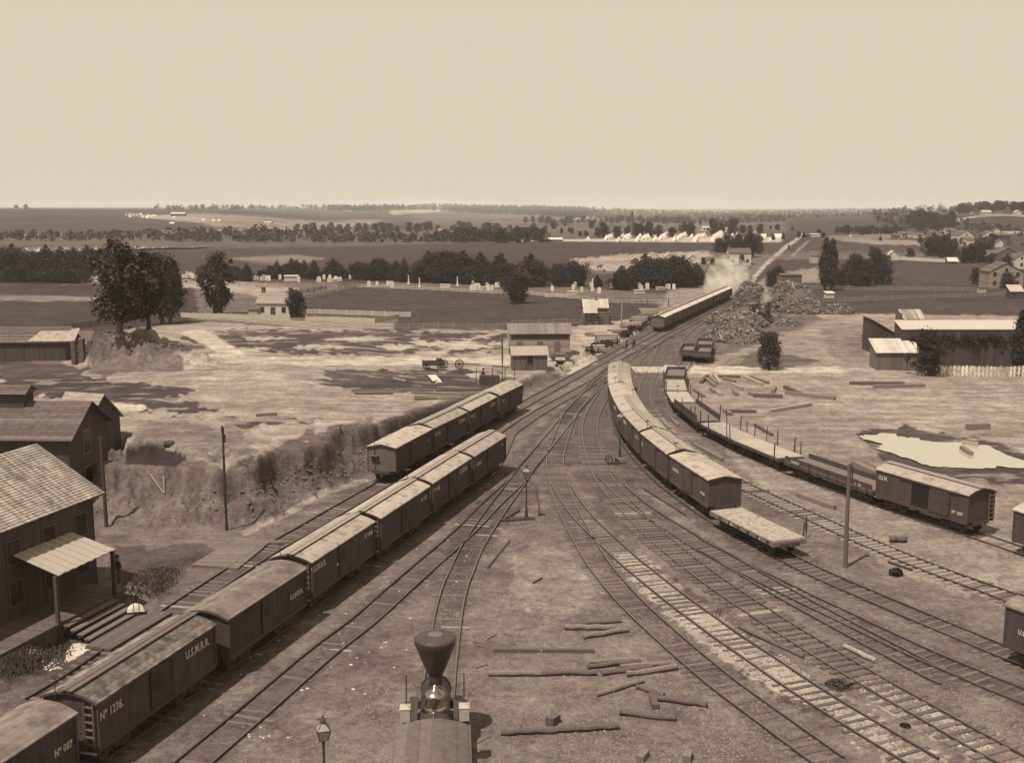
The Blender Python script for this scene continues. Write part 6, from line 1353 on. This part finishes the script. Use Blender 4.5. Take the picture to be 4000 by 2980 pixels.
# ------------------------------------------------------------------ plank crossings
def deckp(pts, label, z=.03, m=None, name='plank_crossing', f=None):
    W = [Vector((*gp(p, z), 0)) for p in pts]; o = W[0]; n = len(W); b = MB(); b.add([(w.x-o.x,w.y-o.y,z-.035) for w in W]+[(w.x-o.x,w.y-o.y,z-.35) for w in W], [tuple(range(n)), tuple(range(2*n-1,n-1,-1))]+[(i,n+i,n+(i+1)%n,(i+1)%n) for i in range(n)])
    return tag(b.build(name, m or mat('crossing_planks', .42, .25, 3, .9, planks=('X', .3), gap=.25), None, (o.x,o.y,0)), label, 'plank crossing')
deckp([r2(2,1022,508), r2(2,1060,555), r2(2,1330,558), r2(2,1400,510)], 'bright plank crossing between the two curved rows of cars')
deckp([r2(2,400,565), r2(2,505,575), r2(2,660,492), r2(2,540,488)], 'bright plank crossing of the main line near the small shed', z=.02)
deckp([(1050,2117), (930,2216), (745,2203), (925,2098), (1140,2112)], 'grey plank crossing over the bank-side track near the depot', m=mat('crossing_grey', .16, .3, 3, .9, planks=('Y', .3), gap=.3))
# ------------------------------------------------------------------ pond
pp_ = [r2(3,*q) for q in ((780,1108),(840,1100),(930,1100),(985,1085),(1060,1083),(1110,1088),(1120,1110),(1200,1122),(1290,1125),(1310,1140),(1420,1155),(1660,1158),(1700,1180),(1830,1182),(1910,1190),(1990,1240),(2100,1290),(2240,1330),(2240,1380),(2090,1375),(1980,1370),(1890,1385),(1720,1385),(1580,1380),(1430,1370),(1330,1345),(1250,1315),(1100,1265),(940,1215),(990,1180),(900,1150),(820,1135))]
W = [Vector((*gp(p, -.02), 0)) for p in pp_]; o = W[0]; bm = bmesh.new(); vs = []
for i, w in enumerate(W):
    w2 = W[(i+1) % len(W)]
    for f in (0, .33, .66):
        q = w+(w2-w)*f; q += Vector((random.uniform(-.12,.12), random.uniform(-.28,.28), 0)); vs.append(bm.verts.new((q.x-o.x, q.y-o.y, -.02)))
bm.faces.new(vs); bmesh.ops.triangulate(bm, faces=bm.faces[:]); me = bpy.data.meshes.new('pond'); bm.to_mesh(me); bm.free()
m = bpy.data.materials.new('still_water'); m.use_nodes = True; b = m.node_tree.nodes['Principled BSDF']; b.inputs['Base Color'].default_value = (.38,.335,.265,1); b.inputs['Roughness'].default_value = .04; b.inputs['IOR'].default_value = 2.2; b.inputs['Specular IOR Level'].default_value = .9
me.materials.append(m); ob = bpy.data.objects.new('pond', me); COL.objects.link(ob); ob.location = (o.x, o.y, 0); tag(ob, 'pale muddy pond reflecting the sky at the right', 'pond', None, 'structure')
rv = [r1(0,*q) for q in ((210,505),(260,498),(480,495),(980,492),(1500,492),(1940,495),(1900,500),(1500,505),(1200,516),(960,518),(780,530),(500,530),(330,540),(240,535))]
W = [Vector((*gp(p, -.8), -.8)) for p in rv]; zz = -.8; o = W[0]; bm = bmesh.new(); f = bm.faces.new([bm.verts.new((w.x-o.x,w.y-o.y,zz)) for w in W]); 
if f.normal.z < 0 or True: f.normal_update(); 
if f.normal.z < 0: f.normal_flip()
me = bpy.data.meshes.new('river'); bm.to_mesh(me); bm.free(); me.materials.append(m); ob = bpy.data.objects.new('river', me); COL.objects.link(ob); ob.location = (o.x,o.y,0); tag(ob, None, None, None, 'structure')
# ------------------------------------------------------------------ wagons, handcar, barrow
def wagon_wheel(t, x, y, r, nm='wheel'):
    d = MB(); d.wheel((0,0,0), (0,1,0), r, .09, .1, 12, n=22); return d.build(nm, M_dkwood, t, (x, y, r))
p = at(r2(1,1530,536)); t = empty('freight_wagon', p, .05, 'heavy dark wagon with a boarded bed, left of the two wheeled limber', 'wagon')
b = MB(); b.box(-1.7,1.7,-.7,.7,.85,1.0); b.box(-1.75,1.75,-.78,-.7,.75,1.35); b.box(-1.75,1.75,.7,.78,.75,1.35); b.box(-1.8,-1.7,-.7,.7,1.0,1.5); b.build('bed', M_dkwood, t)
for x in (-1.15,1.15):
    for s in (-.9,.9): wagon_wheel(t, x, s, .62)
    a = MB(); a.bar((x,-.9,.62),(x,.9,.62),.12,.14); a.build('axle', M_dkwood, t)
b = MB(); b.box(.4,1.3,-.6,.6,1.36,1.75); b.build('load', M_dkwoody, t)
t.scale = (.82,.82,.82)
p = at(r2(1,1680,528)); t = empty('timber_limber', p, .02, 'two axled timber limber with spoked wheels and a long pole, right of the dark wagon', 'wagon')
for x in (-1.2,1.3):
    for s in (-.75,.75): wagon_wheel(t, x, s, .72)
    a = MB(); a.bar((x,-.8,.72),(x,.8,.72),.14,.16); a.build('axle', M_dkwood, t)
b = MB(); b.bar((-1.6,0,.8),(4.6,0,.7),.12,.12); b.build('pole', M_dkwood, t)
t.scale = (.82,.82,.82)
p = at(r2(2,415,462)); t = empty('handcar', p+Vector((0,0,.1)), .1, 'low handcar with side boards beside the small shed', 'handcar')
b = MB(); b.box(-1.6,1.6,-.6,.6,.55,.65); b.box(-1.6,1.6,-.65,-.6,.5,.95); b.build('deck', M_wood, t); b = MB(); b.box(.9,1.6,-.5,.5,.655,1.1); b.build('chest', M_dkwood, t)
for x in (-1,1):
    for s in (-.6,.6): wagon_wheel(t, x, s, .28)
p = at(r2(2,415,520)); t = empty('wheelbarrow', p, .6, 'wheelbarrow with raised handles on bright planks by the shed', 'wheelbarrow')
b = MB(); b.add([(-.5,-.4,.9),(.5,-.4,.9),(.5,.4,.9),(-.5,.4,.9),(-.3,-.25,.45),(.3,-.25,.45),(.3,.25,.45),(-.3,.25,.45)], [(4,7,6,5),(0,1,5,4),(1,2,6,5),(2,3,7,6),(3,0,4,7)]); b.build('tray', M_dkwood, t)
b = MB(); b.bar((-.6,-.2,.5),(1.8,-.25,1.1),.06,.06); b.bar((-.6,.2,.5),(1.8,.25,1.1),.06,.06); b.bar((.3,-.25,.45),(.4,-.25,0),.05,.05); b.bar((.3,.25,.45),(.4,.25,0),.05,.05); b.build('handle', M_dkwood, t); wagon_wheel(t, -.6, 0, .25)
p = at(r2(0,1455,1205)); b = MB(); b.tube([(-.4,0,.28),(-.2,0,.28),(.2,0,.28),(.4,0,.28)], [.23,.29,.29,.23], 14); tag(b.build('barrel', M_dkwood, None, p), 'wooden barrel lying on its side beyond the dark gravel cone', 'barrel')
log(r2(0,1430,1232), r2(0,1510,1250), .1, 'short pale board below the barrel', m=M_log[2], square=True)
log(r2(0,1290,1440), r2(0,1405,1600), .06, 'thin pole leaning down the spoil bank', m=M_log[2]); log(r2(0,1408,1455), r2(0,1415,1610), .06, 'thin upright plank on the spoil bank face', m=M_log[2])
# barrow under a pale sheet by the steps
p = Vector((*gp(r3(0,812,755), .1), .0)); t = empty('covered_barrow', p, .4, 'barrow covered with a tied pale sheet at the end of the depot steps', 'barrow')
b = MB(); rr = random.Random(5); n = 12; m_ = 8; vs = []
for i in range(n+1):
    for j in range(m_+1):
        u, v = i/n, j/m_; x = -.75+1.5*u; y = -.5+v; z = .45+.62*math.sin(PI*u)**.5*math.sin(PI*v)**.55+rr.uniform(-.03,.03); vs.append((x,y,z-.12*(u > .5)*abs(v-.5)))
b.add(vs, [(i*(m_+1)+j, (i+1)*(m_+1)+j, (i+1)*(m_+1)+j+1, i*(m_+1)+j+1) for i in range(n) for j in range(m_)]); b.build('sheet', M_canvas, t)
b = MB()
for x in (-.2,.25): b.tube([(x,-.52,.46),(x,-.3,1.0),(x,0,1.12),(x,.3,1.0),(x,.52,.46)], .025, 6)
b.build('rope', M_dkwood, t); b = MB(); b.box(-.8,.8,-.45,.45,.12,.44); b.build('bed', M_dkwood, t)
t.scale = (.62,.62,.62)
# ------------------------------------------------------------------ litter, stones
def scatter(name, label, cat, polys, n, smin, smax, m, seed, flat=.6):
    rr = random.Random(seed); b = MB()
    for poly, w in polys:
        xs = [q[0] for q in poly]; ys = [q[1] for q in poly]; k = int(n*w)
        P = np.array([(rr.uniform(min(xs), max(xs)), rr.uniform(min(ys), max(ys))) for _ in range(k*4)]); P = P[inpoly(P[:,0], P[:,1], poly)][:k]
        if not len(P): continue
        G = np.array([gp(q, G0) for q in P]); Z = TZ(G[:,0], G[:,1]); cl2 = fbm(G[:,0]/2.2, G[:,1]/2.2, seed, 3)
        for (x, y), z, c in zip(G, Z, cl2):
            if rr.random() > sstep(.35, .62, c)+.12: continue
            s = rr.uniform(smin, smax)*rr.uniform(.5,1); a = rr.uniform(0, 6.28); ca, sa = math.cos(a)*s, math.sin(a)*s; e = rr.uniform(.6,1)
            b.add([(x+ca,y+sa,z),(x-sa*e,y+ca*e,z),(x-ca,y-sa,z),(x+sa*e,y-ca*e,z),(x+ca*.2,y+sa*.2,z+s*flat),(x-ca*.3,y-sa*.3,z+s*flat*.9)], [(0,1,4),(1,5,4),(1,2,5),(2,3,5),(3,4,5),(3,0,4)])
    return tag(b.build(name, m), label, cat, None, 'stuff')
yard = [d_(*q) for q in [(620,1650),(900,1420),(1010,1200),(1150,1060),(1230,1180),(1400,1390),(1640,1650)]]
right = [d_(*q) for q in [(1230,1100),(1560,1240),(2217,1560),(2217,1652),(1640,1652),(1330,1300)]]
scatter('yard_stones', 'small stones strewn over the yard floor', 'stones', [(yard,.6),(right,.4)], 15000, .03, .10, mat('stone_mid', .21, .4, 3, .95), 11)
bal = [[r3(2,*q) for q in ((600,390),(710,390),(1060,650),(1360,860),(1530,960),(1530,1180),(1250,1000),(1000,800),(760,610),(620,480))], [r3(3,*q) for q in ((0,940),(250,1130),(460,1280),(1000,1640),(800,1640),(500,1440),(300,1320),(0,1200))], [r3(3,*q) for q in ((560,1160),(720,1170),(870,1260),(1240,1480),(1400,1600),(1210,1600),(900,1400),(660,1300),(530,1210))]]
scatter('ballast_stones', 'white broken stone ballast between the rails', 'ballast', [(q, 1/3) for q in bal], 16000, .03, .07, mat('stone_white', .42, .3, 3, .95), 12)
scatter('paper_litter', 'white scraps scattered below the depot steps', 'litter', [([r3(0,*q) for q in ((440,935),(575,945),(470,1010),(400,1050),(390,1000))], .8), ([r3(0,*q) for q in ((150,1030),(400,1040),(360,1110),(200,1120))], .2)], 700, .05, .13, M_white, 13, .25)
scatter('paper_litter', 'stray white scraps on the tracks and yard', 'litter', [([d_(*q) for q in [(330,1560),(740,1240),(1130,960),(1180,1100),(900,1420),(640,1640)]], 1)], 170, .06, .13, M_white, 14, .3)
rr = random.Random(15); b = MB(); X = np.array([rr.uniform(-34, -8) for _ in range(14000)]); Y = np.array([rr.uniform(77, 103) for _ in X]); Z = TZ(X, Y); C2 = fbm(X/1.6, Y/1.6, 9, 3)
for x, y, z, c in zip(X, Y, Z, C2):
    if not .05 < z < 1.9 or c < .36 or (x < -21 and rr.random() < .8): continue
    s = rr.uniform(.06, .26)*rr.uniform(.4,1); a = rr.uniform(0, 6.28); ca, sa = math.cos(a)*s, math.sin(a)*s
    b.add([(x+ca,y+sa,z-.03),(x-sa,y+ca,z-.03),(x-ca,y-sa,z-.03),(x+sa,y-ca,z-.03),(x+ca*.2,y+sa*.2,z+s*.7),(x-ca*.3,y-sa*.3,z+s*.6)], [(0,1,4),(1,5,4),(1,2,5),(2,3,5),(3,4,5),(3,0,4)])
tag(b.build('rubble', mat('clod', .13, .45, 3, .95)), 'loose clods and stones at the foot of the clay bank', 'rubble', None, 'stuff')
for x, y, s, lab in ((1370,510,.75,'dark clod with roots right of the telegraph pole'),):
    p = at(r3(3,765,530)); b = MB(); leaf_quads(b, (0,0,.2), .42, 300, .10, random.Random(8), 0, .6); tag(b.build('brush_clump', M_leaf, None, p), 'dark clump of brush on bare ground right of the telegraph pole', 'brush')
for (i, x, y, r, lab) in ((3,430,1190,.7,'dark weedy clump between the ballasted tracks'),(3,820,1430,.22,'small weed tuft by the bare sleeper ends')):
    p = at(r3(i,x,y)); b = MB(); leaf_quads(b, (0,0,.02), r, 420, .075, random.Random(x), 0, .18); tag(b.build('weed_clump', M_leaf, None, p), lab, 'weeds')
M_grass = mat('turf_blades', .075, .4, 2, .95)
# grass and weeds in the turf and on the bank edge
def tufts(label, poly, n, hh, seed, m):
    rr = random.Random(seed); b = MB(); xs = [q[0] for q in poly]; ys = [q[1] for q in poly]
    P = np.array([(rr.uniform(min(xs), max(xs)), rr.uniform(min(ys), max(ys))) for _ in range(n*3)]); P = P[inpoly(P[:,0], P[:,1], poly)][:n]
    for q in P:
        p = at(q)
        for _ in range(5):
            a = rr.uniform(0, 6.28); h = hh*rr.uniform(.5,1.2); x, y = p.x+rr.uniform(-.4,.4), p.y+rr.uniform(-.4,.4); w = h*.35; dx, dy = math.cos(a)*w, math.sin(a)*w; lx, ly = rr.uniform(-.3,.3)*h, rr.uniform(-.3,.3)*h
            b.add([(x-dx,y-dy,p.z-.05),(x+dx,y+dy,p.z-.05),(x+dx*.6+lx,y+dy*.6+ly,p.z+h),(x-dx*.4+lx,y-dy*.4+ly,p.z+h*.8)], [(0,1,2,3)])
    return tag(b.build('weeds', m), label, 'weeds', None, 'stuff')
tufts('turf and weeds on the slope by the depot steps', [r3(0,*q) for q in ((0,960),(200,830),(340,800),(430,900),(380,1010),(150,1100),(0,1150))], 900, .11, 22, M_grass)
tufts('turf on the mound between depot porch and crossing', [r3(0,*q) for q in ((760,560),(880,490),(1060,480),(1100,520),(950,640),(800,660))], 500, .10, 23, M_grass)
b = MB(); rr = random.Random(77)
for k in range(210): leaf_quads(b, (rr.uniform(-10.2,10.6), rr.uniform(-.35,.1), rr.uniform(3.6,4.85)-.4*rr.random()), rr.uniform(.25,.5), 26, .12, rr)
b.build('brush_thatch', M_leafc, STB)
b = MB(); b.box(3.1,6.2,1.2,3.1,4.6,5.6); b.build('roof_box', M_dkwood, STB); b = MB(); b.box(2.9,6.4,1.0,3.3,5.603,5.7); b.build('roof_box_lid', M_white, STB)
b = MB(); rr = random.Random(78)
for k in range(9): x = -9.5+k*2.2; b.box(x-.04,x+.04,.2,.28,4.85,5.35)
b.build('roof_prop', M_dkwood, STB)
# ------------------------------------------------------------------ people and a cow
M_skin = mat('skin', .25, .1); M_coat = mat('dark_coat', .04, .2, 8); M_trous = mat('trousers', .07, .2, 8)
def skin_obj(name, verts, edges, radii, m, parent, sub=2, loc=(0,0,0)):
    me = bpy.data.meshes.new(name); me.from_pydata(verts, edges, []); me.update(); o = bpy.data.objects.new(name, me); COL.objects.link(o)
    sk = o.modifiers.new('s', 'SKIN'); 
    for i, r in enumerate(radii): v = me.skin_vertices[0].data[i]; v.radius = (r, r) if not isinstance(r, tuple) else r; v.use_root = (i == 0)
    sb = o.modifiers.new('b', 'SUBSURF'); sb.levels = sub; sb.render_levels = sub
    dg = bpy.context.evaluated_depsgraph_get(); nm = bpy.data.meshes.new_from_object(o.evaluated_get(dg)); o.modifiers.clear(); o.data = nm; nm.materials.clear(); nm.materials.append(m)
    nm.polygons.foreach_set('use_smooth', [True]*len(nm.polygons)); o.location = loc
    if parent: o.parent = parent
    return o
def person(p, rz, label, stride=.12, arm=(.12,-.1)):
    t = empty('person', p, rz, label, 'person', 'people in the yard')
    V = [(0,0,.94),(0,0,1.15),(0,.02,1.38),(0,.01,1.50),(0,-.03,1.60),(0,-.04,1.71),
         (.10,0,.90),(.11,-stride,.48),(.11,-stride*1.1,.08),(.12,-stride-.16,.04),(-.10,0,.90),(-.11,stride,.48),(-.11,stride*1.7,.08),(-.12,stride*1.2,.04),
         (.19,.02,1.38),(.25,arm[0]*.6,1.10),(.25,-arm[0]*1.6,.86),(-.19,.02,1.38),(-.25,arm[1]*.6,1.10),(-.25,arm[1]*-1.6,.86)]
    E = [(0,1),(1,2),(2,3),(3,4),(4,5),(0,6),(6,7),(7,8),(8,9),(0,10),(10,11),(11,12),(12,13),(2,14),(14,15),(15,16),(2,17),(17,18),(18,19)]
    Rr = [(.15,.11),(.15,.11),(.17,.12),.06,.10,.085,.09,.065,.045,.045,.09,.065,.045,.045,.07,.05,.035,.07,.05,.035]
    skin_obj('body', V, E, Rr, M_trous, t)
    V2 = [(0,0,.88),(0,0,1.15),(0,.02,1.40),(.2,.02,1.38),(.255,arm[0]*.6,1.10),(.255,-arm[0]*1.3,.92),(-.2,.02,1.38),(-.255,arm[1]*.6,1.10),(-.255,arm[1]*-1.3,.92)]
    skin_obj('coat', V2, [(0,1),(1,2),(2,3),(3,4),(4,5),(2,6),(6,7),(7,8)], [(.19,.15),(.175,.135),(.185,.14),.085,.065,.055,.085,.065,.055], M_coat, t)
    h = MB(); h.lathe([(.10,1.46),(.105,1.55),(.11,1.62),(.115,1.66)], (0,-.035,.03), 14); h.build('face', M_skin, t, smooth=True)
    h = MB(); h.lathe([(.19,1.70),(.19,1.715),(.12,1.72),(.115,1.80),(.10,1.84),(.01,1.85)], (0,-.03,.0), 16); h.build('hat', M_coat, t)
    for s, a in ((.25,arm[0]),(-.25,arm[1])):
        hd_ = MB()
        y = -a*1.6
        for k in range(4): hd_.tube([(s-.03+.02*k, y, .84),(s-.03+.02*k, y-.01, .79),(s-.028+.019*k, y-.025, .755+.006*abs(k-1.5))], [.011,.010,.007], 5)
        hd_.tube([(s, y-.03, .85),(s, y-.055, .81),(s, y-.06, .785)], [.012,.010,.007], 5); hd_.box(s-.04, s+.04, y-.018, y+.016, .82, .90); hd_.build('hand', M_skin, t)
    return t
person(at(cr(2300,1100,645,990)), .3, 'man in a dark coat walking on the main line near the log stacks', .16)
person(at(r2(2,985,380)), 1.2, 'man in dark clothes standing between the rails by the departing train', .1)
person(at(r2(1,1955,655)), 2.2, 'man bent to work by the posts behind the bank-side boxcars', .1)
q = gp(r3(0,690,600), .0); person(Vector((q[0]+.2, q[1], tz(*q)+.3)), -.8, 'man in dark clothes standing at the corner of the depot porch', .06)
p = at(r1(2,758,690)); t = empty('cow', p, .2, 'dark cow standing in the rail pen behind the graveyard', 'cow')
V = [(0,0,1.05),(.6,0,1.08),(-.65,0,1.1),(.95,0,1.3),(1.25,0,1.15),(.5,.18,.6),(.5,.18,.05),(.5,-.18,.6),(.5,-.18,.05),(-.6,.18,.65),(-.68,.18,.4),(-.62,.18,.05),(-.6,-.18,.65),(-.68,-.18,.4),(-.62,-.18,.05),(-.9,0,.9),(-.95,0,.5)]
skin_obj('body', V, [(0,1),(0,2),(1,3),(3,4),(1,5),(5,6),(1,7),(7,8),(2,9),(9,10),(10,11),(2,12),(12,13),(13,14),(2,15),(15,16)], [.34,.3,.3,.2,.1,.12,.06,.12,.06,.14,.07,.06,.14,.07,.06,.04,.03], M_coat, t)
# second engine between the firewood heaps, seen from the end
p = at(cr(2600,900,1420,1325)); l2 = copy_tree(lo); l2.location = (p.x, p.y+3.4, p.z+.05); l2.rotation_euler.z = -PI/2+.12; l2.scale = (.93,.93,.93); l2['label'] = 'dark steam engine standing end-on between the firewood heaps'
# posts and work frame at the terrace edge
p = at(r2(1,2010,665)); t = empty('work_frame', p, 0, 'dark work bench with a row of thin posts behind the bank-side boxcars', 'bench')
b = MB(); b.box(-1.2,1.2,-.6,.6,0,1.1); b.build('bench', M_dkwood, t)
for x in (-1.6,.3,1.8,2.9): b = MB(); b.tube([(x,.4,-.2),(x+.03,.4,1.9)], .05, 6); b.build('post', M_dkwood, t)
# fallen litter of sticks by the locomotive
for j, (a, b_) in enumerate((((1290,930),(1340,935)),((1310,950),(1370,965)),((1385,912),(1435,890)),((1315,1085),(1385,1068)),((1480,880),(1530,895)))): log(r3(1,*a), r3(1,*b_), .035, 'dark stick lying right of the locomotive smokestack, %s from the left' % ordw((0,1,3,2,4)[j]), m=M_log[0], group='sticks by the locomotive', name='stick')
# ------------------------------------------------------------------ steam
def steam(name, label, pts, rs, dens, seed):
    o = Vector(pts[0]); rr = random.Random(seed); bm = bmesh.new()
    b = MB(); P = [Vector(p)-o for p in pts]; b.tube(P, rs, 18)
    ob = b.build(name, [], None, o); 
    m = bpy.data.materials.new(name); m.use_nodes = True; nt = m.node_tree; N, L = nt.nodes, nt.links; N.remove(N['Principled BSDF'])
    v = N.new('ShaderNodeVolumePrincipled'); v.inputs['Color'].default_value = (1,.96,.86,1); v.inputs['Anisotropy'].default_value = 0
    tc = N.new('ShaderNodeTexCoord'); n = N.new('ShaderNodeTexNoise'); n.inputs['Scale'].default_value = .28; n.inputs['Detail'].default_value = 5; n.inputs['Roughness'].default_value = .6
    L.new(tc.outputs['Object'], n.inputs['Vector'])
    mr = N.new('ShaderNodeMapRange'); mr.inputs[1].default_value = .46; mr.inputs[2].default_value = .75; mr.inputs[3].default_value = 0; mr.inputs[4].default_value = dens; L.new(n.outputs['Fac'], mr.inputs[0])
    L.new(mr.outputs[0], v.inputs['Density']); L.new(v.outputs[0], N['Material Output'].inputs['Volume'])
    ob.data.materials.append(m); return tag(ob, label, 'steam', None, 'stuff')
S0 = near_line(LINE['M'], s0+9*8.75)[0]
def sp(px, D): y = (1490-px[1])/FPX; x = (px[0]-2000)/FPX; k = D/(CP+y*SP); return (x*k, D, CAMH+(y*CP-SP)*k)
steam('steam_cloud', 'drifting white steam over the head of the departing train', [sp(cr(2600,900,640,880), 272), sp(cr(2600,900,740,820), 276), sp(cr(2600,900,820,740), 282), sp(cr(2600,900,900,650), 290), sp(cr(2600,900,1010,580), 300)], [1.5,3.6,5.0,5.6,3.0], .22, 1)
steam('steam_puff', 'small white steam puff at the engine between the firewood heaps', [sp(cr(2600,900,1385,1160), 213), sp(cr(2600,900,1395,1120), 213), sp(cr(2600,900,1440,1000), 214), sp(cr(2600,900,1490,920), 215)], [.3,.8,1.2,1.3], .6, 2)
# ------------------------------------------------------------------ air, sky, sun
HAZE = 1
if HAZE:
    b = MB(); b.box(-9000,9000,-60,9500,-30,42)
    ob = b.build('haze', [], None); m = bpy.data.materials.new('haze_air'); m.use_nodes = True; nt = m.node_tree; N, L = nt.nodes, nt.links; N.remove(N['Principled BSDF'])
    v = N.new('ShaderNodeVolumePrincipled'); v.inputs['Color'].default_value = (1.0,1.0,.95,1); v.inputs['Density'].default_value = .00012; v.inputs['Anisotropy'].default_value = .0
    L.new(v.outputs[0], N['Material Output'].inputs['Volume']); ob.data.materials.append(m); tag(ob, None, None, None, 'stuff')
SUN_EL = R(63); SUN_AZ = math.atan2(-.65, -.76)     # towards the sun: behind the camera, to the left
w = bpy.data.worlds.new('World'); scene.world = w; w.use_nodes = True; nt = w.node_tree; N, L = nt.nodes, nt.links
bg = N['Background']; bg.inputs['Strength'].default_value = .10
tcw = N.new('ShaderNodeTexCoord'); sxw = N.new('ShaderNodeSeparateXYZ'); mzw = N.new('ShaderNodeMath'); cxw = N.new('ShaderNodeCombineXYZ'); mzw.operation = 'MAXIMUM'; mzw.inputs[1].default_value = .11
L.new(tcw.outputs['Generated'], sxw.inputs[0]); L.new(sxw.outputs[0], cxw.inputs[0]); L.new(sxw.outputs[1], cxw.inputs[1]); L.new(sxw.outputs[2], mzw.inputs[0]); L.new(mzw.outputs[0], cxw.inputs[2])
sky = N.new('ShaderNodeTexSky'); L.new(cxw.outputs[0], sky.inputs[0]); sky.sky_type = 'NISHITA'; sky.sun_disc = False; sky.sun_elevation = SUN_EL; sky.sun_rotation = SUN_AZ % (2*PI); sky.air_density = 1.0; sky.dust_density = 2.0
bw_ = N.new('ShaderNodeRGBToBW'); L.new(sky.outputs[0], bw_.inputs[0])
pw = N.new('ShaderNodeMath'); pw.operation = 'POWER'; pw.inputs[1].default_value = 1.0; L.new(bw_.outputs[0], pw.inputs[0])
ms = N.new('ShaderNodeMath'); ms.operation = 'MULTIPLY'; ms.inputs[1].default_value = 2.3; L.new(pw.outputs[0], ms.inputs[0])
mn = N.new('ShaderNodeMath'); mn.operation = 'MINIMUM'; mn.inputs[1].default_value = 6.2; L.new(ms.outputs[0], mn.inputs[0]); ms = mn
mx = N.new('ShaderNodeMix'); mx.data_type = 'RGBA'; mx.blend_type = 'MULTIPLY'; mx.inputs[0].default_value = 1; mx.inputs[7].default_value = (1.13,1.0,.765,1); L.new(ms.outputs[0], mx.inputs[6]); L.new(mx.outputs[2], bg.inputs['Color'])
sl = bpy.data.lights.new('sun', 'SUN'); so = bpy.data.objects.new('sun', sl); COL.objects.link(so); sl.energy = 5.0; sl.angle = R(.5); sl.color = (1, .94, .83)
dv = Vector((-.65,-.76,0)).normalized()*math.cos(SUN_EL) + Vector((0,0,math.sin(SUN_EL)))
so.rotation_euler = dv.to_track_quat('Z', 'Y').to_euler()
vs_ = scene.view_settings; vs_.view_transform = 'Standard'; vs_.look = 'None'; vs_.exposure = 0; vs_.gamma = 1
scene.cycles.volume_bounces = 2; scene.cycles.max_bounces = 5; scene.cycles.diffuse_bounces = 2; scene.cycles.transparent_max_bounces = 6
scene.cycles.volume_step_rate = 4; scene.cycles.volume_max_steps = 128
